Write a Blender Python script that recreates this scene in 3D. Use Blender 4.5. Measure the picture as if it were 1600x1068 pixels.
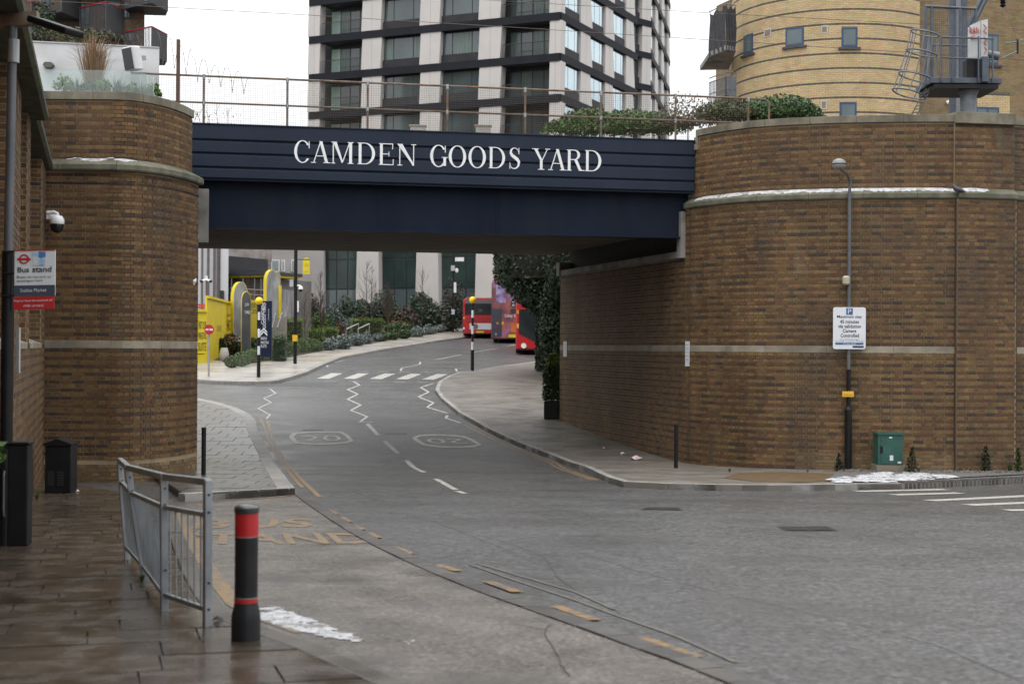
import bpy, math, random
from mathutils import Vector, Matrix
from mathutils.geometry import delaunay_2d_cdt
R = math.radians
SC = bpy.context.scene
for o in list(bpy.data.objects): bpy.data.objects.remove(o)
random.seed(7)

# ------------------------------------------------------------------ camera
W, H, F = 1600.0, 1068.0, 2222.0
EYE = Vector((0, 0, 2.6))
PITCH = 9.0 / F
ROLL = 0.0067
_r0 = Vector((1, 0, 0)); _f = Vector((0, math.cos(PITCH), math.sin(PITCH))); _u0 = _r0.cross(_f)
CR = (_r0 * math.cos(ROLL) + _u0 * math.sin(ROLL)).normalized()
CU = (_u0 * math.cos(ROLL) - _r0 * math.sin(ROLL)).normalized()
cam = bpy.data.cameras.new('camera'); camo = bpy.data.objects.new('camera', cam)
SC.collection.objects.link(camo); SC.camera = camo
m = Matrix((CR, CU, -_f)).transposed().to_4x4(); m.translation = EYE
camo.matrix_world = m
cam.sensor_width = 36.0; cam.lens = 36.0 * F / W; cam.clip_end = 4000; cam.clip_start = 0.1
cam.dof.use_dof = True; cam.dof.focus_distance = 27.0; cam.dof.aperture_fstop = 2.6

# ------------------------------------------------------------------ sky, sun, exposure (overcast)
SUN_EL, SUN_AZ = R(66), R(205)
wd = bpy.data.worlds.new('World'); SC.world = wd; wd.use_nodes = True
nt = wd.node_tree; nt.nodes.clear()
sky = nt.nodes.new('ShaderNodeTexSky'); sky.sky_type = 'NISHITA'; sky.sun_disc = False
sky.sun_elevation = SUN_EL; sky.sun_rotation = SUN_AZ; sky.air_density = 1.0; sky.dust_density = 4.0
hs = nt.nodes.new('ShaderNodeHueSaturation'); hs.inputs['Saturation'].default_value = 0.12
mx = nt.nodes.new('ShaderNodeMix'); mx.data_type = 'RGBA'; mx.inputs[0].default_value = 0.72
mx.inputs[7].default_value = (14.0, 14.1, 14.3, 1)
bg = nt.nodes.new('ShaderNodeBackground'); bg.inputs[1].default_value = 0.10
wo = nt.nodes.new('ShaderNodeOutputWorld')
nt.links.new(sky.outputs[0], hs.inputs['Color']); nt.links.new(hs.outputs[0], mx.inputs[6])
# standard overcast sky: three times brighter overhead than at the horizon, the same all round
tcw = nt.nodes.new('ShaderNodeTexCoord'); sep = nt.nodes.new('ShaderNodeSeparateXYZ'); mrw = nt.nodes.new('ShaderNodeMapRange'); mul = nt.nodes.new('ShaderNodeMath'); mul.operation = 'MULTIPLY'; mul.inputs[1].default_value = 0.15
mrw.inputs[1].default_value = 0.0; mrw.inputs[2].default_value = 1.0; mrw.inputs[3].default_value = 0.5; mrw.inputs[4].default_value = 1.5
nt.links.new(tcw.outputs['Generated'], sep.inputs[0]); nt.links.new(sep.outputs[2], mrw.inputs[0]); nt.links.new(mrw.outputs[0], mul.inputs[0]); nt.links.new(mul.outputs[0], bg.inputs[1])
nt.links.new(mx.outputs[2], bg.inputs[0]); nt.links.new(bg.outputs[0], wo.inputs[0])
sl = bpy.data.lights.new('sun', 'SUN'); sl.energy = 0.5; sl.angle = R(35); sl.color = (1, 0.97, 0.93)
so = bpy.data.objects.new('sun', sl); SC.collection.objects.link(so)
_sd = Vector((math.sin(SUN_AZ) * math.cos(SUN_EL), math.cos(SUN_AZ) * math.cos(SUN_EL), math.sin(SUN_EL)))
so.rotation_euler = (-_sd).to_track_quat('-Z', 'Y').to_euler(); so.location = (0, -20, 40)
SC.view_settings.view_transform = 'Standard'; SC.view_settings.look = 'None'
SC.view_settings.gamma = 1.0; SC.view_settings.exposure = 0.10; SC.view_settings.use_curve_mapping = False
SC.render.engine = 'CYCLES'
try:
    SC.cycles.use_denoising = True; SC.cycles.max_bounces = 6
except Exception: pass

# ------------------------------------------------------------------ pixel and ground helpers
def ray(px, py):
    return (_f * F + CR * (px - W / 2) + CU * (H / 2 - py)) / F
def at(px, py, d):
    """point on the pixel's ray at depth (y) d"""
    r = ray(px, py); return EYE + r * (d / r.y)
_GP = [(-30, 1.3), (-10, 1.12), (0, 0.95), (9.4, 0.67), (20, 0.27), (27, 0.0), (31, -0.13), (33.3, -0.20), (36, -0.12), (42.7, 0.32),
       (52, 0.93), (60, 1.36), (80, 2.22), (95, 2.90), (105, 3.30), (112, 3.68), (120, 4.10), (160, 5.8), (260, 7.5), (900, 8.0)]
def _tan(i):
    if i == 0 or i == len(_GP) - 1: return 0.0
    (x0, a), (x1, b), (x2, c) = _GP[i - 1], _GP[i], _GP[i + 1]
    s0, s1 = (b - a) / (x1 - x0), (c - b) / (x2 - x1)
    return (s0 * (x2 - x1) + s1 * (x1 - x0)) / (x2 - x0)
_GT = [_tan(i) for i in range(len(_GP))]
def G(y):
    if y <= _GP[0][0]: return _GP[0][1]
    if y >= _GP[-1][0]: return _GP[-1][1]
    for i in range(len(_GP) - 1):
        if y <= _GP[i + 1][0]:
            x0, a = _GP[i]; x1, b = _GP[i + 1]; h = x1 - x0; t = (y - x0) / h
            return (a * (2*t**3 - 3*t*t + 1) + _GT[i] * h * (t**3 - 2*t*t + t) + b * (-2*t**3 + 3*t*t) + _GT[i+1] * h * (t**3 - t*t))
def gp(px, py, off=0.0, dmax=400):
    """where the pixel's ray meets the ground (raised by off)"""
    r = ray(px, py); r = r / r.y; d = 4.0
    while d < dmax:
        if EYE.z + r.z * d <= G(d) + off: break
        d += 0.25 if d < 60 else 0.6
    lo, hi = d - 0.6, d
    for _ in range(24):
        mid = (lo + hi) / 2
        if EYE.z + r.z * mid <= G(mid) + off: hi = mid
        else: lo = mid
    return EYE + r * hi
def px_plane(px, py, p0, p1):
    """pixel's ray meets the vertical plane through plan points p0, p1"""
    r = ray(px, py); n = Vector((-(p1[1] - p0[1]), p1[0] - p0[0], 0))
    t = n.dot(Vector((p0[0], p0[1], 0)) - EYE) / n.dot(r); return EYE + r * t

# ------------------------------------------------------------------ materials
MATS = {}
def _n(t, typ, **kw):
    n = t.nodes.new(typ)
    for k, v in kw.items(): setattr(n, k, v)
    return n
def mat(name, col, rough=0.7, col2=None, scale=3.0, detail=6.0, bump=0.0, bscale=None, metal=0.0, spec=0.5, attr=False, stain=None,
        stain_scale=0.4, stain_lo=0.5, stain_hi=0.7, rough2=None, coat=0.0, emit=0.0, obj_rand=0.0, trans=0.0, stretch=(1, 1, 1), wear=None, wear_at=0.5, fine=0.0, fine_scale=140.0, grain=0.0, grain_scale=75.0, salt=None):
    """procedural material: two colours mixed by noise, optional stains, wear, bump, per-point colour attribute"""
    if name in MATS: return MATS[name]
    M = bpy.data.materials.new(name); M.use_nodes = True; t = M.node_tree
    b = t.nodes['Principled BSDF']; L = t.links
    geo = _n(t, 'ShaderNodeNewGeometry'); mp = _n(t, 'ShaderNodeMapping'); mp.inputs['Scale'].default_value = stretch
    L.new(geo.outputs['Position'], mp.inputs[0]); P = mp.outputs[0]
    def noise(s, d=detail):
        n = _n(t, 'ShaderNodeTexNoise'); n.inputs['Scale'].default_value = s; n.inputs['Detail'].default_value = d; L.new(P, n.inputs['Vector']); return n.outputs['Fac']
    def ramp(fac, lo, hi):
        r = _n(t, 'ShaderNodeMapRange'); r.inputs[1].default_value = lo; r.inputs[2].default_value = hi; r.clamp = True; L.new(fac, r.inputs[0]); return r.outputs[0]
    def mixc(fac, a, c, mode='MIX'):
        m_ = _n(t, 'ShaderNodeMix', data_type='RGBA', blend_type=mode)
        if hasattr(fac, 'links') or not isinstance(fac, (int, float)): L.new(fac, m_.inputs[0])
        else: m_.inputs[0].default_value = fac
        for s_, v in ((6, a), (7, c)):
            if isinstance(v, (tuple, list)): m_.inputs[s_].default_value = (*v[:3], 1)
            else: L.new(v, m_.inputs[s_])
        return m_.outputs[2]
    c1 = tuple(col)
    c2 = tuple(col2) if col2 else tuple(x * 0.8 for x in col)
    nz = noise(scale)
    c = mixc(ramp(nz, 0.35, 0.65), c1, c2)
    if attr:
        a = _n(t, 'ShaderNodeAttribute', attribute_name='Col'); c = mixc(1.0, a.outputs['Color'], c, 'MULTIPLY')
    if fine:
        f_ = ramp(noise(fine_scale, 3), 0.3, 0.7); c = mixc(fine, c, mixc(f_, tuple(0.35 for _ in range(3)), (1.6, 1.6, 1.6)), 'MULTIPLY')
    if grain:
        vo = _n(t, 'ShaderNodeTexVoronoi'); vo.inputs['Scale'].default_value = grain_scale; L.new(geo.outputs['Position'], vo.inputs['Vector']); bw = _n(t, 'ShaderNodeRGBToBW'); L.new(vo.outputs['Color'], bw.inputs[0])
        c = mixc(grain, c, mixc(bw.outputs[0], (0.35, 0.35, 0.35), (1.65, 1.65, 1.65)), 'MULTIPLY')
    if obj_rand:
        oi = _n(t, 'ShaderNodeObjectInfo'); r = _n(t, 'ShaderNodeMapRange'); r.inputs[3].default_value = 1 - obj_rand; r.inputs[4].default_value = 1 + obj_rand
        L.new(oi.outputs['Random'], r.inputs[0]); cmb = _n(t, 'ShaderNodeCombineColor')
        for i in range(3): L.new(r.outputs[0], cmb.inputs[i])
        c = mixc(1.0, c, cmb.outputs[0], 'MULTIPLY')
    if stain:
        c = mixc(ramp(noise(stain_scale, 5), stain_lo, stain_hi), c, tuple(stain))
    if salt:
        c = mixc(ramp(noise(1.3, 7), 0.66, 0.95), c, tuple(salt))
    if wear:
        c = mixc(ramp(noise(9.0, 8), wear_at, wear_at + 0.12), c, tuple(wear))
    L.new(c, b.inputs['Base Color'])
    b.inputs['Roughness'].default_value = rough
    if rough2 is not None:
        rr = _n(t, 'ShaderNodeMapRange'); rr.inputs[1].default_value = 0.38; rr.inputs[2].default_value = 0.62; rr.inputs[3].default_value = rough; rr.inputs[4].default_value = rough2
        L.new(noise(stain_scale * 1.7, 5), rr.inputs[0]); L.new(rr.outputs[0], b.inputs['Roughness'])
    b.inputs['Metallic'].default_value = metal; b.inputs['Specular IOR Level'].default_value = spec
    if coat: b.inputs['Coat Weight'].default_value = coat; b.inputs['Coat Roughness'].default_value = 0.08
    if trans: b.inputs['Transmission Weight'].default_value = trans
    if emit: b.inputs['Emission Color'].default_value = (*c1, 1); b.inputs['Emission Strength'].default_value = emit
    if bump:
        bp = _n(t, 'ShaderNodeBump'); bp.inputs['Strength'].default_value = bump; bp.inputs['Distance'].default_value = 0.02
        L.new(noise(bscale or scale * 8, 4), bp.inputs['Height']); L.new(bp.outputs[0], b.inputs['Normal'])
    MATS[name] = M; return M

# ------------------------------------------------------------------ mesh builder and object tree
XF = {}
def _inv(parent): return XF[parent.name].inverted() if parent is not None else Matrix()
class MB:
    def __init__(s): s.v = []; s.f = []; s.c = []
    def add(s, vs, fs, col=None):
        k = len(s.v); s.v += [tuple(x) for x in vs]; s.f += [tuple(i + k for i in q) for q in fs]
        if col is not None: s.c += [col] * len(vs)
        return s
    def box(s, c, size, rz=0.0, mtx=None, col=None, taper=None):
        hx, hy, hz = size[0] / 2, size[1] / 2, size[2] / 2
        vs = [Vector((x * hx * (taper if (taper and z > 0) else 1), y * hy * (taper if (taper and z > 0) else 1), z * hz)) for z in (-1, 1) for y in (-1, 1) for x in (-1, 1)]
        M_ = mtx if mtx is not None else Matrix.Translation(Vector(c)) @ Matrix.Rotation(rz, 4, 'Z')
        s.add([M_ @ v for v in vs], [(0, 2, 3, 1), (4, 5, 7, 6), (0, 1, 5, 4), (2, 6, 7, 3), (0, 4, 6, 2), (1, 3, 7, 5)], col); return s
    def tube(s, pts, r, n=8, cap=True, col=None):
        pts = [Vector(p) for p in pts]; rs = r if isinstance(r, (list, tuple)) else [r] * len(pts); k = len(s.v); rings = []
        for i, p in enumerate(pts):
            d = (pts[min(i + 1, len(pts) - 1)] - pts[max(i - 1, 0)])
            d = d.normalized() if d.length > 1e-9 else Vector((0, 0, 1))
            a = d.cross(Vector((0, 0, 1)) if abs(d.z) < 0.9 else Vector((1, 0, 0))).normalized(); b = d.cross(a)
            rings += [p + (a * math.cos(2*math.pi*j/n) + b * math.sin(2*math.pi*j/n)) * rs[i] for j in range(n)]
        fs = [(i*n + j, i*n + (j+1) % n, (i+1)*n + (j+1) % n, (i+1)*n + j) for i in range(len(pts) - 1) for j in range(n)]
        if cap: fs += [tuple(range(n)), tuple(range((len(pts)-1)*n + n - 1, (len(pts)-1)*n - 1, -1))]
        s.add(rings, fs, col); return s
    def lathe(s, prof, c, n=16, col=None):
        c = Vector(c); vs = [c + Vector((r * math.cos(2*math.pi*j/n), r * math.sin(2*math.pi*j/n), z)) for r, z in prof for j in range(n)]
        fs = [(i*n + j, i*n + (j+1) % n, (i+1)*n + (j+1) % n, (i+1)*n + j) for i in range(len(prof) - 1) for j in range(n)]
        fs += [tuple(range(n - 1, -1, -1)), tuple(range((len(prof)-1)*n, len(prof)*n))]
        s.add(vs, fs, col); return s
    def prism(s, poly, o, ax, ay, az, t, col=None):
        """2-D outline poly in axes ax, ay from o, extruded by t along az"""
        o, ax, ay, az = Vector(o), Vector(ax), Vector(ay), Vector(az); n = len(poly)
        vs = [o + ax*p[0] + ay*p[1] for p in poly] + [o + ax*p[0] + ay*p[1] + az*t for p in poly]
        s.add(vs, [tuple(range(n - 1, -1, -1)), tuple(range(n, 2*n))] + [(i, (i+1) % n, n + (i+1) % n, n + i) for i in range(n)], col); return s
    def mesh(s, name):
        me = bpy.data.meshes.new(name); me.from_pydata(s.v, [], s.f); me.update()
        if s.c and len(s.c) == len(s.v):
            at_ = me.attributes.new('Col', 'FLOAT_COLOR', 'POINT'); at_.data.foreach_set('color', [x for c in s.c for x in (*c[:3], 1.0)])
        return me
    def build(s, name, material, parent=None, world=True, smooth=False, bevel=0.0, kind=None, label=None):
        me = s.mesh(name)
        if world and parent is not None: me.transform(_inv(parent))
        o = bpy.data.objects.new(name, me); SC.collection.objects.link(o); me.materials.append(material)
        if parent is not None: o.parent = parent; XF[o.name] = XF[parent.name]
        else: XF[o.name] = Matrix()
        if smooth:
            for p in me.polygons: p.use_smooth = True
            try: me.set_sharp_from_angle(angle=R(40))
            except Exception: pass
        if bevel:
            bv = o.modifiers.new('bevel', 'BEVEL'); bv.width = bevel; bv.segments = 2; bv.limit_method = 'ANGLE'
        if kind: o['kind'] = kind
        if label: o['label'] = label
        return o
def fixn(o):
    import bmesh
    bm = bmesh.new(); bm.from_mesh(o.data); bmesh.ops.recalc_face_normals(bm, faces=bm.faces); bm.to_mesh(o.data); bm.free(); return o
def thing(name, label, cat, loc=(0, 0, 0), rz=0.0, group=None):
    o = bpy.data.objects.new(name, None); SC.collection.objects.link(o); o.empty_display_size = 0.3
    M_ = Matrix.Translation(Vector(loc)) @ Matrix.Rotation(rz, 4, 'Z'); o.matrix_world = M_; XF[o.name] = M_
    o['label'] = label; o['category'] = cat
    if group: o['group'] = group
    return o
def tag(o, label, cat, group=None):
    o['label'] = label; o['category'] = cat
    if group: o['group'] = group
    return o
def struct(o): o['kind'] = 'structure'; return o
def inst(mesh, name, parent, M_):
    o = bpy.data.objects.new(name, mesh); SC.collection.objects.link(o)
    o.parent = parent; o.matrix_local = _inv(parent) @ M_; XF[o.name] = M_; return o
def text_mesh(s, font_size=1.0, bold=0.0):
    cu = bpy.data.curves.new('t', 'FONT'); cu.body = s; cu.offset = bold; cu.size = font_size; cu.align_x = 'LEFT'; cu.resolution_u = 3
    o = bpy.data.objects.new('t', cu); SC.collection.objects.link(o)
    dg = bpy.context.evaluated_depsgraph_get(); me = bpy.data.meshes.new_from_object(o.evaluated_get(dg))
    v = [tuple(x.co) for x in me.vertices]; f = [tuple(p.vertices) for p in me.polygons]
    bpy.data.objects.remove(o); bpy.data.curves.remove(cu); bpy.data.meshes.remove(me)
    xs = [a[0] for a in v]; ys = [a[1] for a in v]; x0, x1, y0, y1 = min(xs), max(xs), min(ys), max(ys)
    return [((a[0] - x0) / (x1 - x0), (a[1] - y0) / (y1 - y0)) for a in v], f
def flat_text(name, s, o, right, up, w, h, material, parent, lift=0.003, bold=0.0):
    """flat print: text fitted in a box w x h whose lower-left corner is o"""
    right, up = Vector(right).normalized(), Vector(up).normalized(); nrm = right.cross(up)
    v, f = text_mesh(s, 1.0, bold); o = Vector(o) + nrm * lift
    return MB().add([o + right * (a * w) + up * (b * h) for a, b in v], f).build(name, material, parent)

# paths in plan: arc-length parametrised polylines
class Path:
    def __init__(s, pts, smooth=0):
        pts = [Vector((p[0], p[1])) for p in pts]
        if smooth:
            out = []
            for i in range(len(pts) - 1):
                p0, p1, p2, p3 = pts[max(i-1, 0)], pts[i], pts[i+1], pts[min(i+2, len(pts)-1)]
                for k in range(smooth):
                    t = k / smooth
                    out.append(0.5 * ((2*p1) + (p2 - p0)*t + (2*p0 - 5*p1 + 4*p2 - p3)*t*t + (3*p1 - p0 - 3*p2 + p3)*t**3))
            pts = out + [pts[-1]]
        s.p = pts; s.s = [0.0]
        for a, b in zip(pts, pts[1:]): s.s.append(s.s[-1] + (b - a).length)
        s.L = s.s[-1]
    def pt(s, q):
        q = max(0.0, min(s.L, q))
        for i in range(len(s.p) - 1):
            if q <= s.s[i+1] or i == len(s.p) - 2:
                h = s.s[i+1] - s.s[i]; return s.p[i].lerp(s.p[i+1], (q - s.s[i]) / h if h > 0 else 0)
    def tan(s, q):
        a, b = s.pt(q - 0.06), s.pt(q + 0.06); return (b - a).normalized()
    def nrm(s, q):
        t = s.tan(q); return Vector((t.y, -t.x))
    def off(s, d):
        return Path([s.pt(q) + s.nrm(q) * d for q in s.s])
    def sweep(s, prof, q0, q1, step=0.25):
        """closed profile [(out, z)] swept from q0 to q1"""
        n = max(1, int(math.ceil((q1 - q0) / step))); k = len(prof); vs = []
        for i in range(n + 1):
            q = q0 + (q1 - q0) * i / n; c = s.pt(q); nn = s.nrm(q)
            vs += [(c.x + nn.x * a, c.y + nn.y * a, z) for a, z in prof]
        fs = [(i*k + j, i*k + (j+1) % k, (i+1)*k + (j+1) % k, (i+1)*k + j) for i in range(n) for j in range(k)]
        fs += [tuple(range(k - 1, -1, -1)), tuple(range(n*k, (n+1)*k))]
        return vs, fs
def stones(path, prof, q0, q1, length, name, material, parent, gap=0.008, jit=0.0):
    q = q0; k = 0
    while q < q1 - 0.02:
        e = min(q1, q + length * (1 + random.uniform(-jit, jit)))
        if q1 - e < length * 0.3: e = q1
        vs, fs = path.sweep(prof, q, e - gap); fixn(MB().add(vs, fs).build(name, material, parent, bevel=0.006)); q = e; k += 1

# bricks: every face is a box standing proud of the mortar
def brick_mesh(L, Hh, dp, col):
    b = MB(); hx, hz = L / 2, Hh / 2
    b.add([(-hx, 0, -hz), (hx, 0, -hz), (hx, 0, hz), (-hx, 0, hz), (-hx, dp, -hz), (hx, dp, -hz), (hx, dp, hz), (-hx, dp, hz)],
          [(3, 2, 6, 7), (0, 4, 5, 1), (0, 3, 7, 4), (1, 5, 6, 2), (4, 7, 6, 5)], col); return b
PAL = dict(
    s=[(0.58, 0.36, 0.20), (0.70, 0.45, 0.24), (0.46, 0.28, 0.17), (0.84, 0.55, 0.28), (0.38, 0.24, 0.18), (0.62, 0.34, 0.19), (0.33, 0.23, 0.19), (0.27, 0.22, 0.22)],
    h=[(1.05, 0.73, 0.38), (0.95, 0.64, 0.34), (1.15, 0.82, 0.44), (0.85, 0.56, 0.30), (0.66, 0.43, 0.26), (1.0, 0.66, 0.33)])
_BM = {}
def bricks(parent, path, z0, z1, material, bond='english', cs=0.0755, skip=None, pal=PAL, proud=0.004, n_obj=300, joint=0.011, inv=1, s_rng=None, name='brick', band=None, holes=()):
    items = []; i = 0; z = z0; sl_, hl_ = 0.2275, 0.11375
    q_lo, q_hi = s_rng or (0.0, path.L)
    while z + cs <= z1 + 1e-4:
        st = (i % 2 == 0) if bond == 'english' else True
        bnd = band is not None and band(i)
        u = (hl_ if (not st or bnd) else sl_)
        q = q_lo - (0 if (st and bond == 'english') else (hl_ / 2 if bond == 'english' else (sl_ / 2 if i % 2 else 0)))
        while q < q_hi:
            a, e = max(q, q_lo), min(q + u, q_hi); q += u
            zc = z + cs / 2; segs = [(a, e)]
            for h0, h1, hz0, hz1 in holes:
                if hz0 < zc < hz1: segs = [x for s0, s1 in segs for x in ((s0, min(s1, h0)), (max(s0, h1), s1)) if x[1] - x[0] > 0.03]
            kind = 'b' if bnd else ('s' if st else 'h')
            for a, e in segs:
                if e - a < 0.03: continue
                mid = (a + e) / 2
                if skip and skip(mid, zc): continue
                p = pal[kind]; ci = min(len(p) - 1, int(random.random() ** 1.9 * len(p))) if kind == 's' else random.randrange(len(p))
                c = path.pt(mid); full = abs((e - a) - u) < 1e-4
                items.append((c, path.nrm(mid), zc, e - a - joint, kind, ci, full))
        z += cs; i += 1
    def vis(it):
        v = Vector((it[0].x, it[0].y, it[2])) - EYE
        if v.y < 1: return 0
        x = v.x / v.y * F; y = v.z / v.y * F
        if abs(x) > 800 or y > 545 or y < -560: return 0
        d = -(v.x * it[1].x + v.y * it[1].y)
        return max(0, d) * it[3] / (v.length ** 2)
    order = sorted((i_ for i_, it in enumerate(items) if it[6]), key=lambda i_: -vis(items[i_]))
    single = set(order[:n_obj]); big = MB()
    for k, it in enumerate(items):
        c, nn, zc, L, kind, ci, full = it
        jit = random.uniform(-0.002, 0.002)
        x = Vector((nn.y, -nn.x, 0)); y = Vector((nn.x, nn.y, 0))
        M_ = Matrix((x, y, (0, 0, 1))).transposed().to_4x4(); M_.translation = Vector((c.x, c.y, zc)) - y * (0.012 - jit)
        if k in single:
            key = (id(pal), kind, ci, round(cs, 4), material.name)
            if key not in _BM:
                _BM[key] = brick_mesh((sl_ if kind == 's' else hl_) - joint, cs - (0.002 if kind == 'b' else joint), proud + 0.012, pal[kind][ci]).mesh('brick'); _BM[key].materials.append(material)
            inst(_BM[key], name, parent, M_)
        else:
            b = brick_mesh(L, cs - (0.002 if kind == 'b' else joint), proud + 0.012, tuple(x_ * random.uniform(0.9, 1.1) for x_ in pal[kind][ci]))
            big.add([M_ @ Vector(v) for v in b.v], b.f, b.c[0])
    if big.v: big.build('brickwork', material, parent, kind='stuff')
    return len(items)

# flat areas draped on the ground
def drape(outline, off, res=0.6, skirt=0.0, name='pavement', material=None, parent=None):
    pts = [Vector((p[0], p[1])) for p in outline]; o2 = []
    for a, b in zip(pts, pts[1:] + pts[:1]):
        n = max(1, int((b - a).length / res)); o2 += [a.lerp(b, k / n) for k in range(n)]
    n = len(o2); vs = list(o2); xs = [p.x for p in o2]; ys = [p.y for p in o2]
    y = min(ys) + res / 2
    while y < max(ys):
        x = min(xs) + res
        # only a few columns: the ground bends along y alone
        step = max(res, (max(xs) - min(xs)) / 40)
        while x < max(xs):
            vs.append(Vector((x, y))); x += step
        y += res
    v, e, f, *_ = delaunay_2d_cdt(vs, [(i, (i + 1) % n) for i in range(n)], [list(range(n))], 1, 1e-4)
    b = MB(); b.add([(p.x, p.y, G(p.y) + off) for p in v], [tuple(q) for q in f])
    if skirt:
        k = len(b.v); b.v += [(p.x, p.y, G(p.y) + off) for p in o2] + [(p.x, p.y, G(p.y) + off - skirt) for p in o2]
        b.f += [(k + i, k + (i + 1) % n, k + n + (i + 1) % n, k + n + i) for i in range(n)]
    o = b.build(name, material, parent); fixn(o)
    if o.data.polygons and sum(p.normal.z for p in o.data.polygons) < 0: o.data.flip_normals()
    return o
def ribbon_pts(pl, w):
    pl = [Vector((p[0], p[1])) for p in pl]; d2 = []
    for a, b in zip(pl, pl[1:]):
        n = max(1, int((b - a).length / 0.4)); d2 += [a.lerp(b, k / n) for k in range(n)]
    d2.append(pl[-1]); Lf, Rt = [], []
    for i, p in enumerate(d2):
        t1 = (d2[i] - d2[i-1]).normalized() if i > 0 else None; t2 = (d2[i+1] - d2[i]).normalized() if i < len(d2) - 1 else None
        t = ((t1 or t2) + (t2 or t1)); t = t.normalized() if t.length > 1e-6 else t2
        nn = Vector((-t.y, t.x)); k = 1.0 / max(0.35, nn.dot(Vector((-(t2 or t1).y, (t2 or t1).x))))
        Lf.append(p + nn * w / 2 * k); Rt.append(p - nn * w / 2 * k)
    return Lf, Rt
def ribbon(name, pix, w, off, material, parent, px=True, ground_off=0.0):
    pl = [gp(a, b, ground_off) for a, b in pix] if px else pix
    a, b = ribbon_pts(pl, w); n = len(a)
    o = MB().add([(p.x, p.y, G(p.y) + off) for p in a + b], [(i, n + i, n + i + 1, i + 1) for i in range(n - 1)]).build(name, material, parent)
    if o.data.polygons[0].normal.z < 0: o.data.flip_normals()
    return o
def px_quad(name, quad, off, material, parent):
    p = [gp(a, b) for a, b in quad]; n = 6; vs = []
    for i in range(n + 1):
        a = p[0].lerp(p[3], i / n); b = p[1].lerp(p[2], i / n); vs += [(a.x, a.y, G(a.y) + off), (b.x, b.y, G(b.y) + off)]
    o = MB().add(vs, [(2*i, 2*i+1, 2*i+3, 2*i+2) for i in range(n)]).build(name, material, parent)
    if o.data.polygons[0].normal.z < 0: o.data.flip_normals()
    return o
def px_text(name, s, quad, off, material, parent, bold=0.022):
    """text painted on the road inside a pixel quad (lower-left, lower-right, upper-right, upper-left of the reader)"""
    g = [gp(a, b) for a, b in quad]; v, f = text_mesh(s, 1.0, bold)
    def bl(a, b): return g[0].lerp(g[1], a).lerp(g[3].lerp(g[2], a), b)
    vs = []
    for a, b in v:
        p = bl(a, b); vs.append((p.x, p.y, G(p.y) + off))
    o = MB().add(vs, f).build(name, material, parent)
    if sum(p.normal.z for p in o.data.polygons) < 0: o.data.flip_normals()
    return o

# foliage
def leaves(mb, c, rad, n, size, cols, shell=0.55, up=0.2, rng=random, flat_bottom=False, lumps=0):
    c = Vector(c); ls = []
    if lumps:
        for _ in range(lumps):
            d = Vector((rng.gauss(0, 1), rng.gauss(0, 1), rng.gauss(0, 1))).normalized(); ls.append((d, rng.uniform(0.75, 1.18)))
    for _ in range(n):
        d = Vector((rng.gauss(0, 1), rng.gauss(0, 1), rng.gauss(0, 1)))
        if d.length < 1e-6: continue
        d.normalize()
        if flat_bottom and d.z < -0.1: d.z = -d.z * 0.5; d.normalize()
        k = 1.0
        if ls:
            k = max(((d.dot(e) * 0.5 + 0.5) ** 4) * g for e, g in ls); k = 0.62 + 0.55 * k
        r = (shell + (1 - shell) * rng.random() ** 0.6) * k
        p = c + Vector((d.x * rad[0], d.y * rad[1], d.z * rad[2])) * r
        a = Vector((rng.gauss(0, 1), rng.gauss(0, 1), rng.gauss(0, 1) + up)).normalized(); nn = (d + Vector((rng.gauss(0, .6), rng.gauss(0, .6), rng.gauss(0, .6)))).normalized()
        b = nn.cross(a)
        if b.length < 1e-3: continue
        b.normalize(); sz = size * rng.uniform(0.6, 1.3); col = rng.choice(cols); g = rng.uniform(0.75, 1.25)
        mb.add([p - b * sz * 0.42, p + a * sz, p + b * sz * 0.42, p - a * sz * 0.6], [(0, 1, 2, 3)], tuple(x * g for x in col))
    return mb
def blades(mb, c, n, h, spread, w, cols, rng=random, droop=0.35):
    c = Vector(c)
    for _ in range(n):
        a = rng.uniform(0, 2 * math.pi); d = Vector((math.cos(a), math.sin(a), 0)); s_ = rng.random() * spread; hh = h * rng.uniform(0.6, 1.15)
        p0 = c + d * s_ * 0.25; p1 = c + d * s_ * 0.7 + Vector((0, 0, hh * 0.7)); p2 = c + d * s_ * (1.0 + droop) + Vector((0, 0, hh * (1 - droop * rng.random())))
        x = Vector((-d.y, d.x, 0)) * w / 2; col = tuple(v * rng.uniform(0.75, 1.25) for v in rng.choice(cols))
        mb.add([p0 - x, p0 + x, p1 + x * 0.8, p1 - x * 0.8, p2], [(0, 1, 2, 3), (3, 2, 4)], col)
    return mb
def branch(mb, p, d, L, r, depth, rng, spread=0.5, kids=3):
    p, d = Vector(p), Vector(d).normalized(); e = p + d * L
    mid = p + d * L * 0.5 + Vector((rng.uniform(-1, 1), rng.uniform(-1, 1), 0)) * L * 0.04
    mb.tube([p, mid, e], [r, r * 0.85, r * 0.65], n=5, cap=False)
    if depth <= 0: return
    for k in range(kids):
        t = rng.uniform(0.35, 1.0); q = p.lerp(e, t); dd = (d + Vector((rng.gauss(0, spread), rng.gauss(0, spread), rng.uniform(-0.1, 0.45)))).normalized()
        branch(mb, q, dd, L * rng.uniform(0.45, 0.7), r * 0.55, depth - 1, rng, spread, kids)
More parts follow.
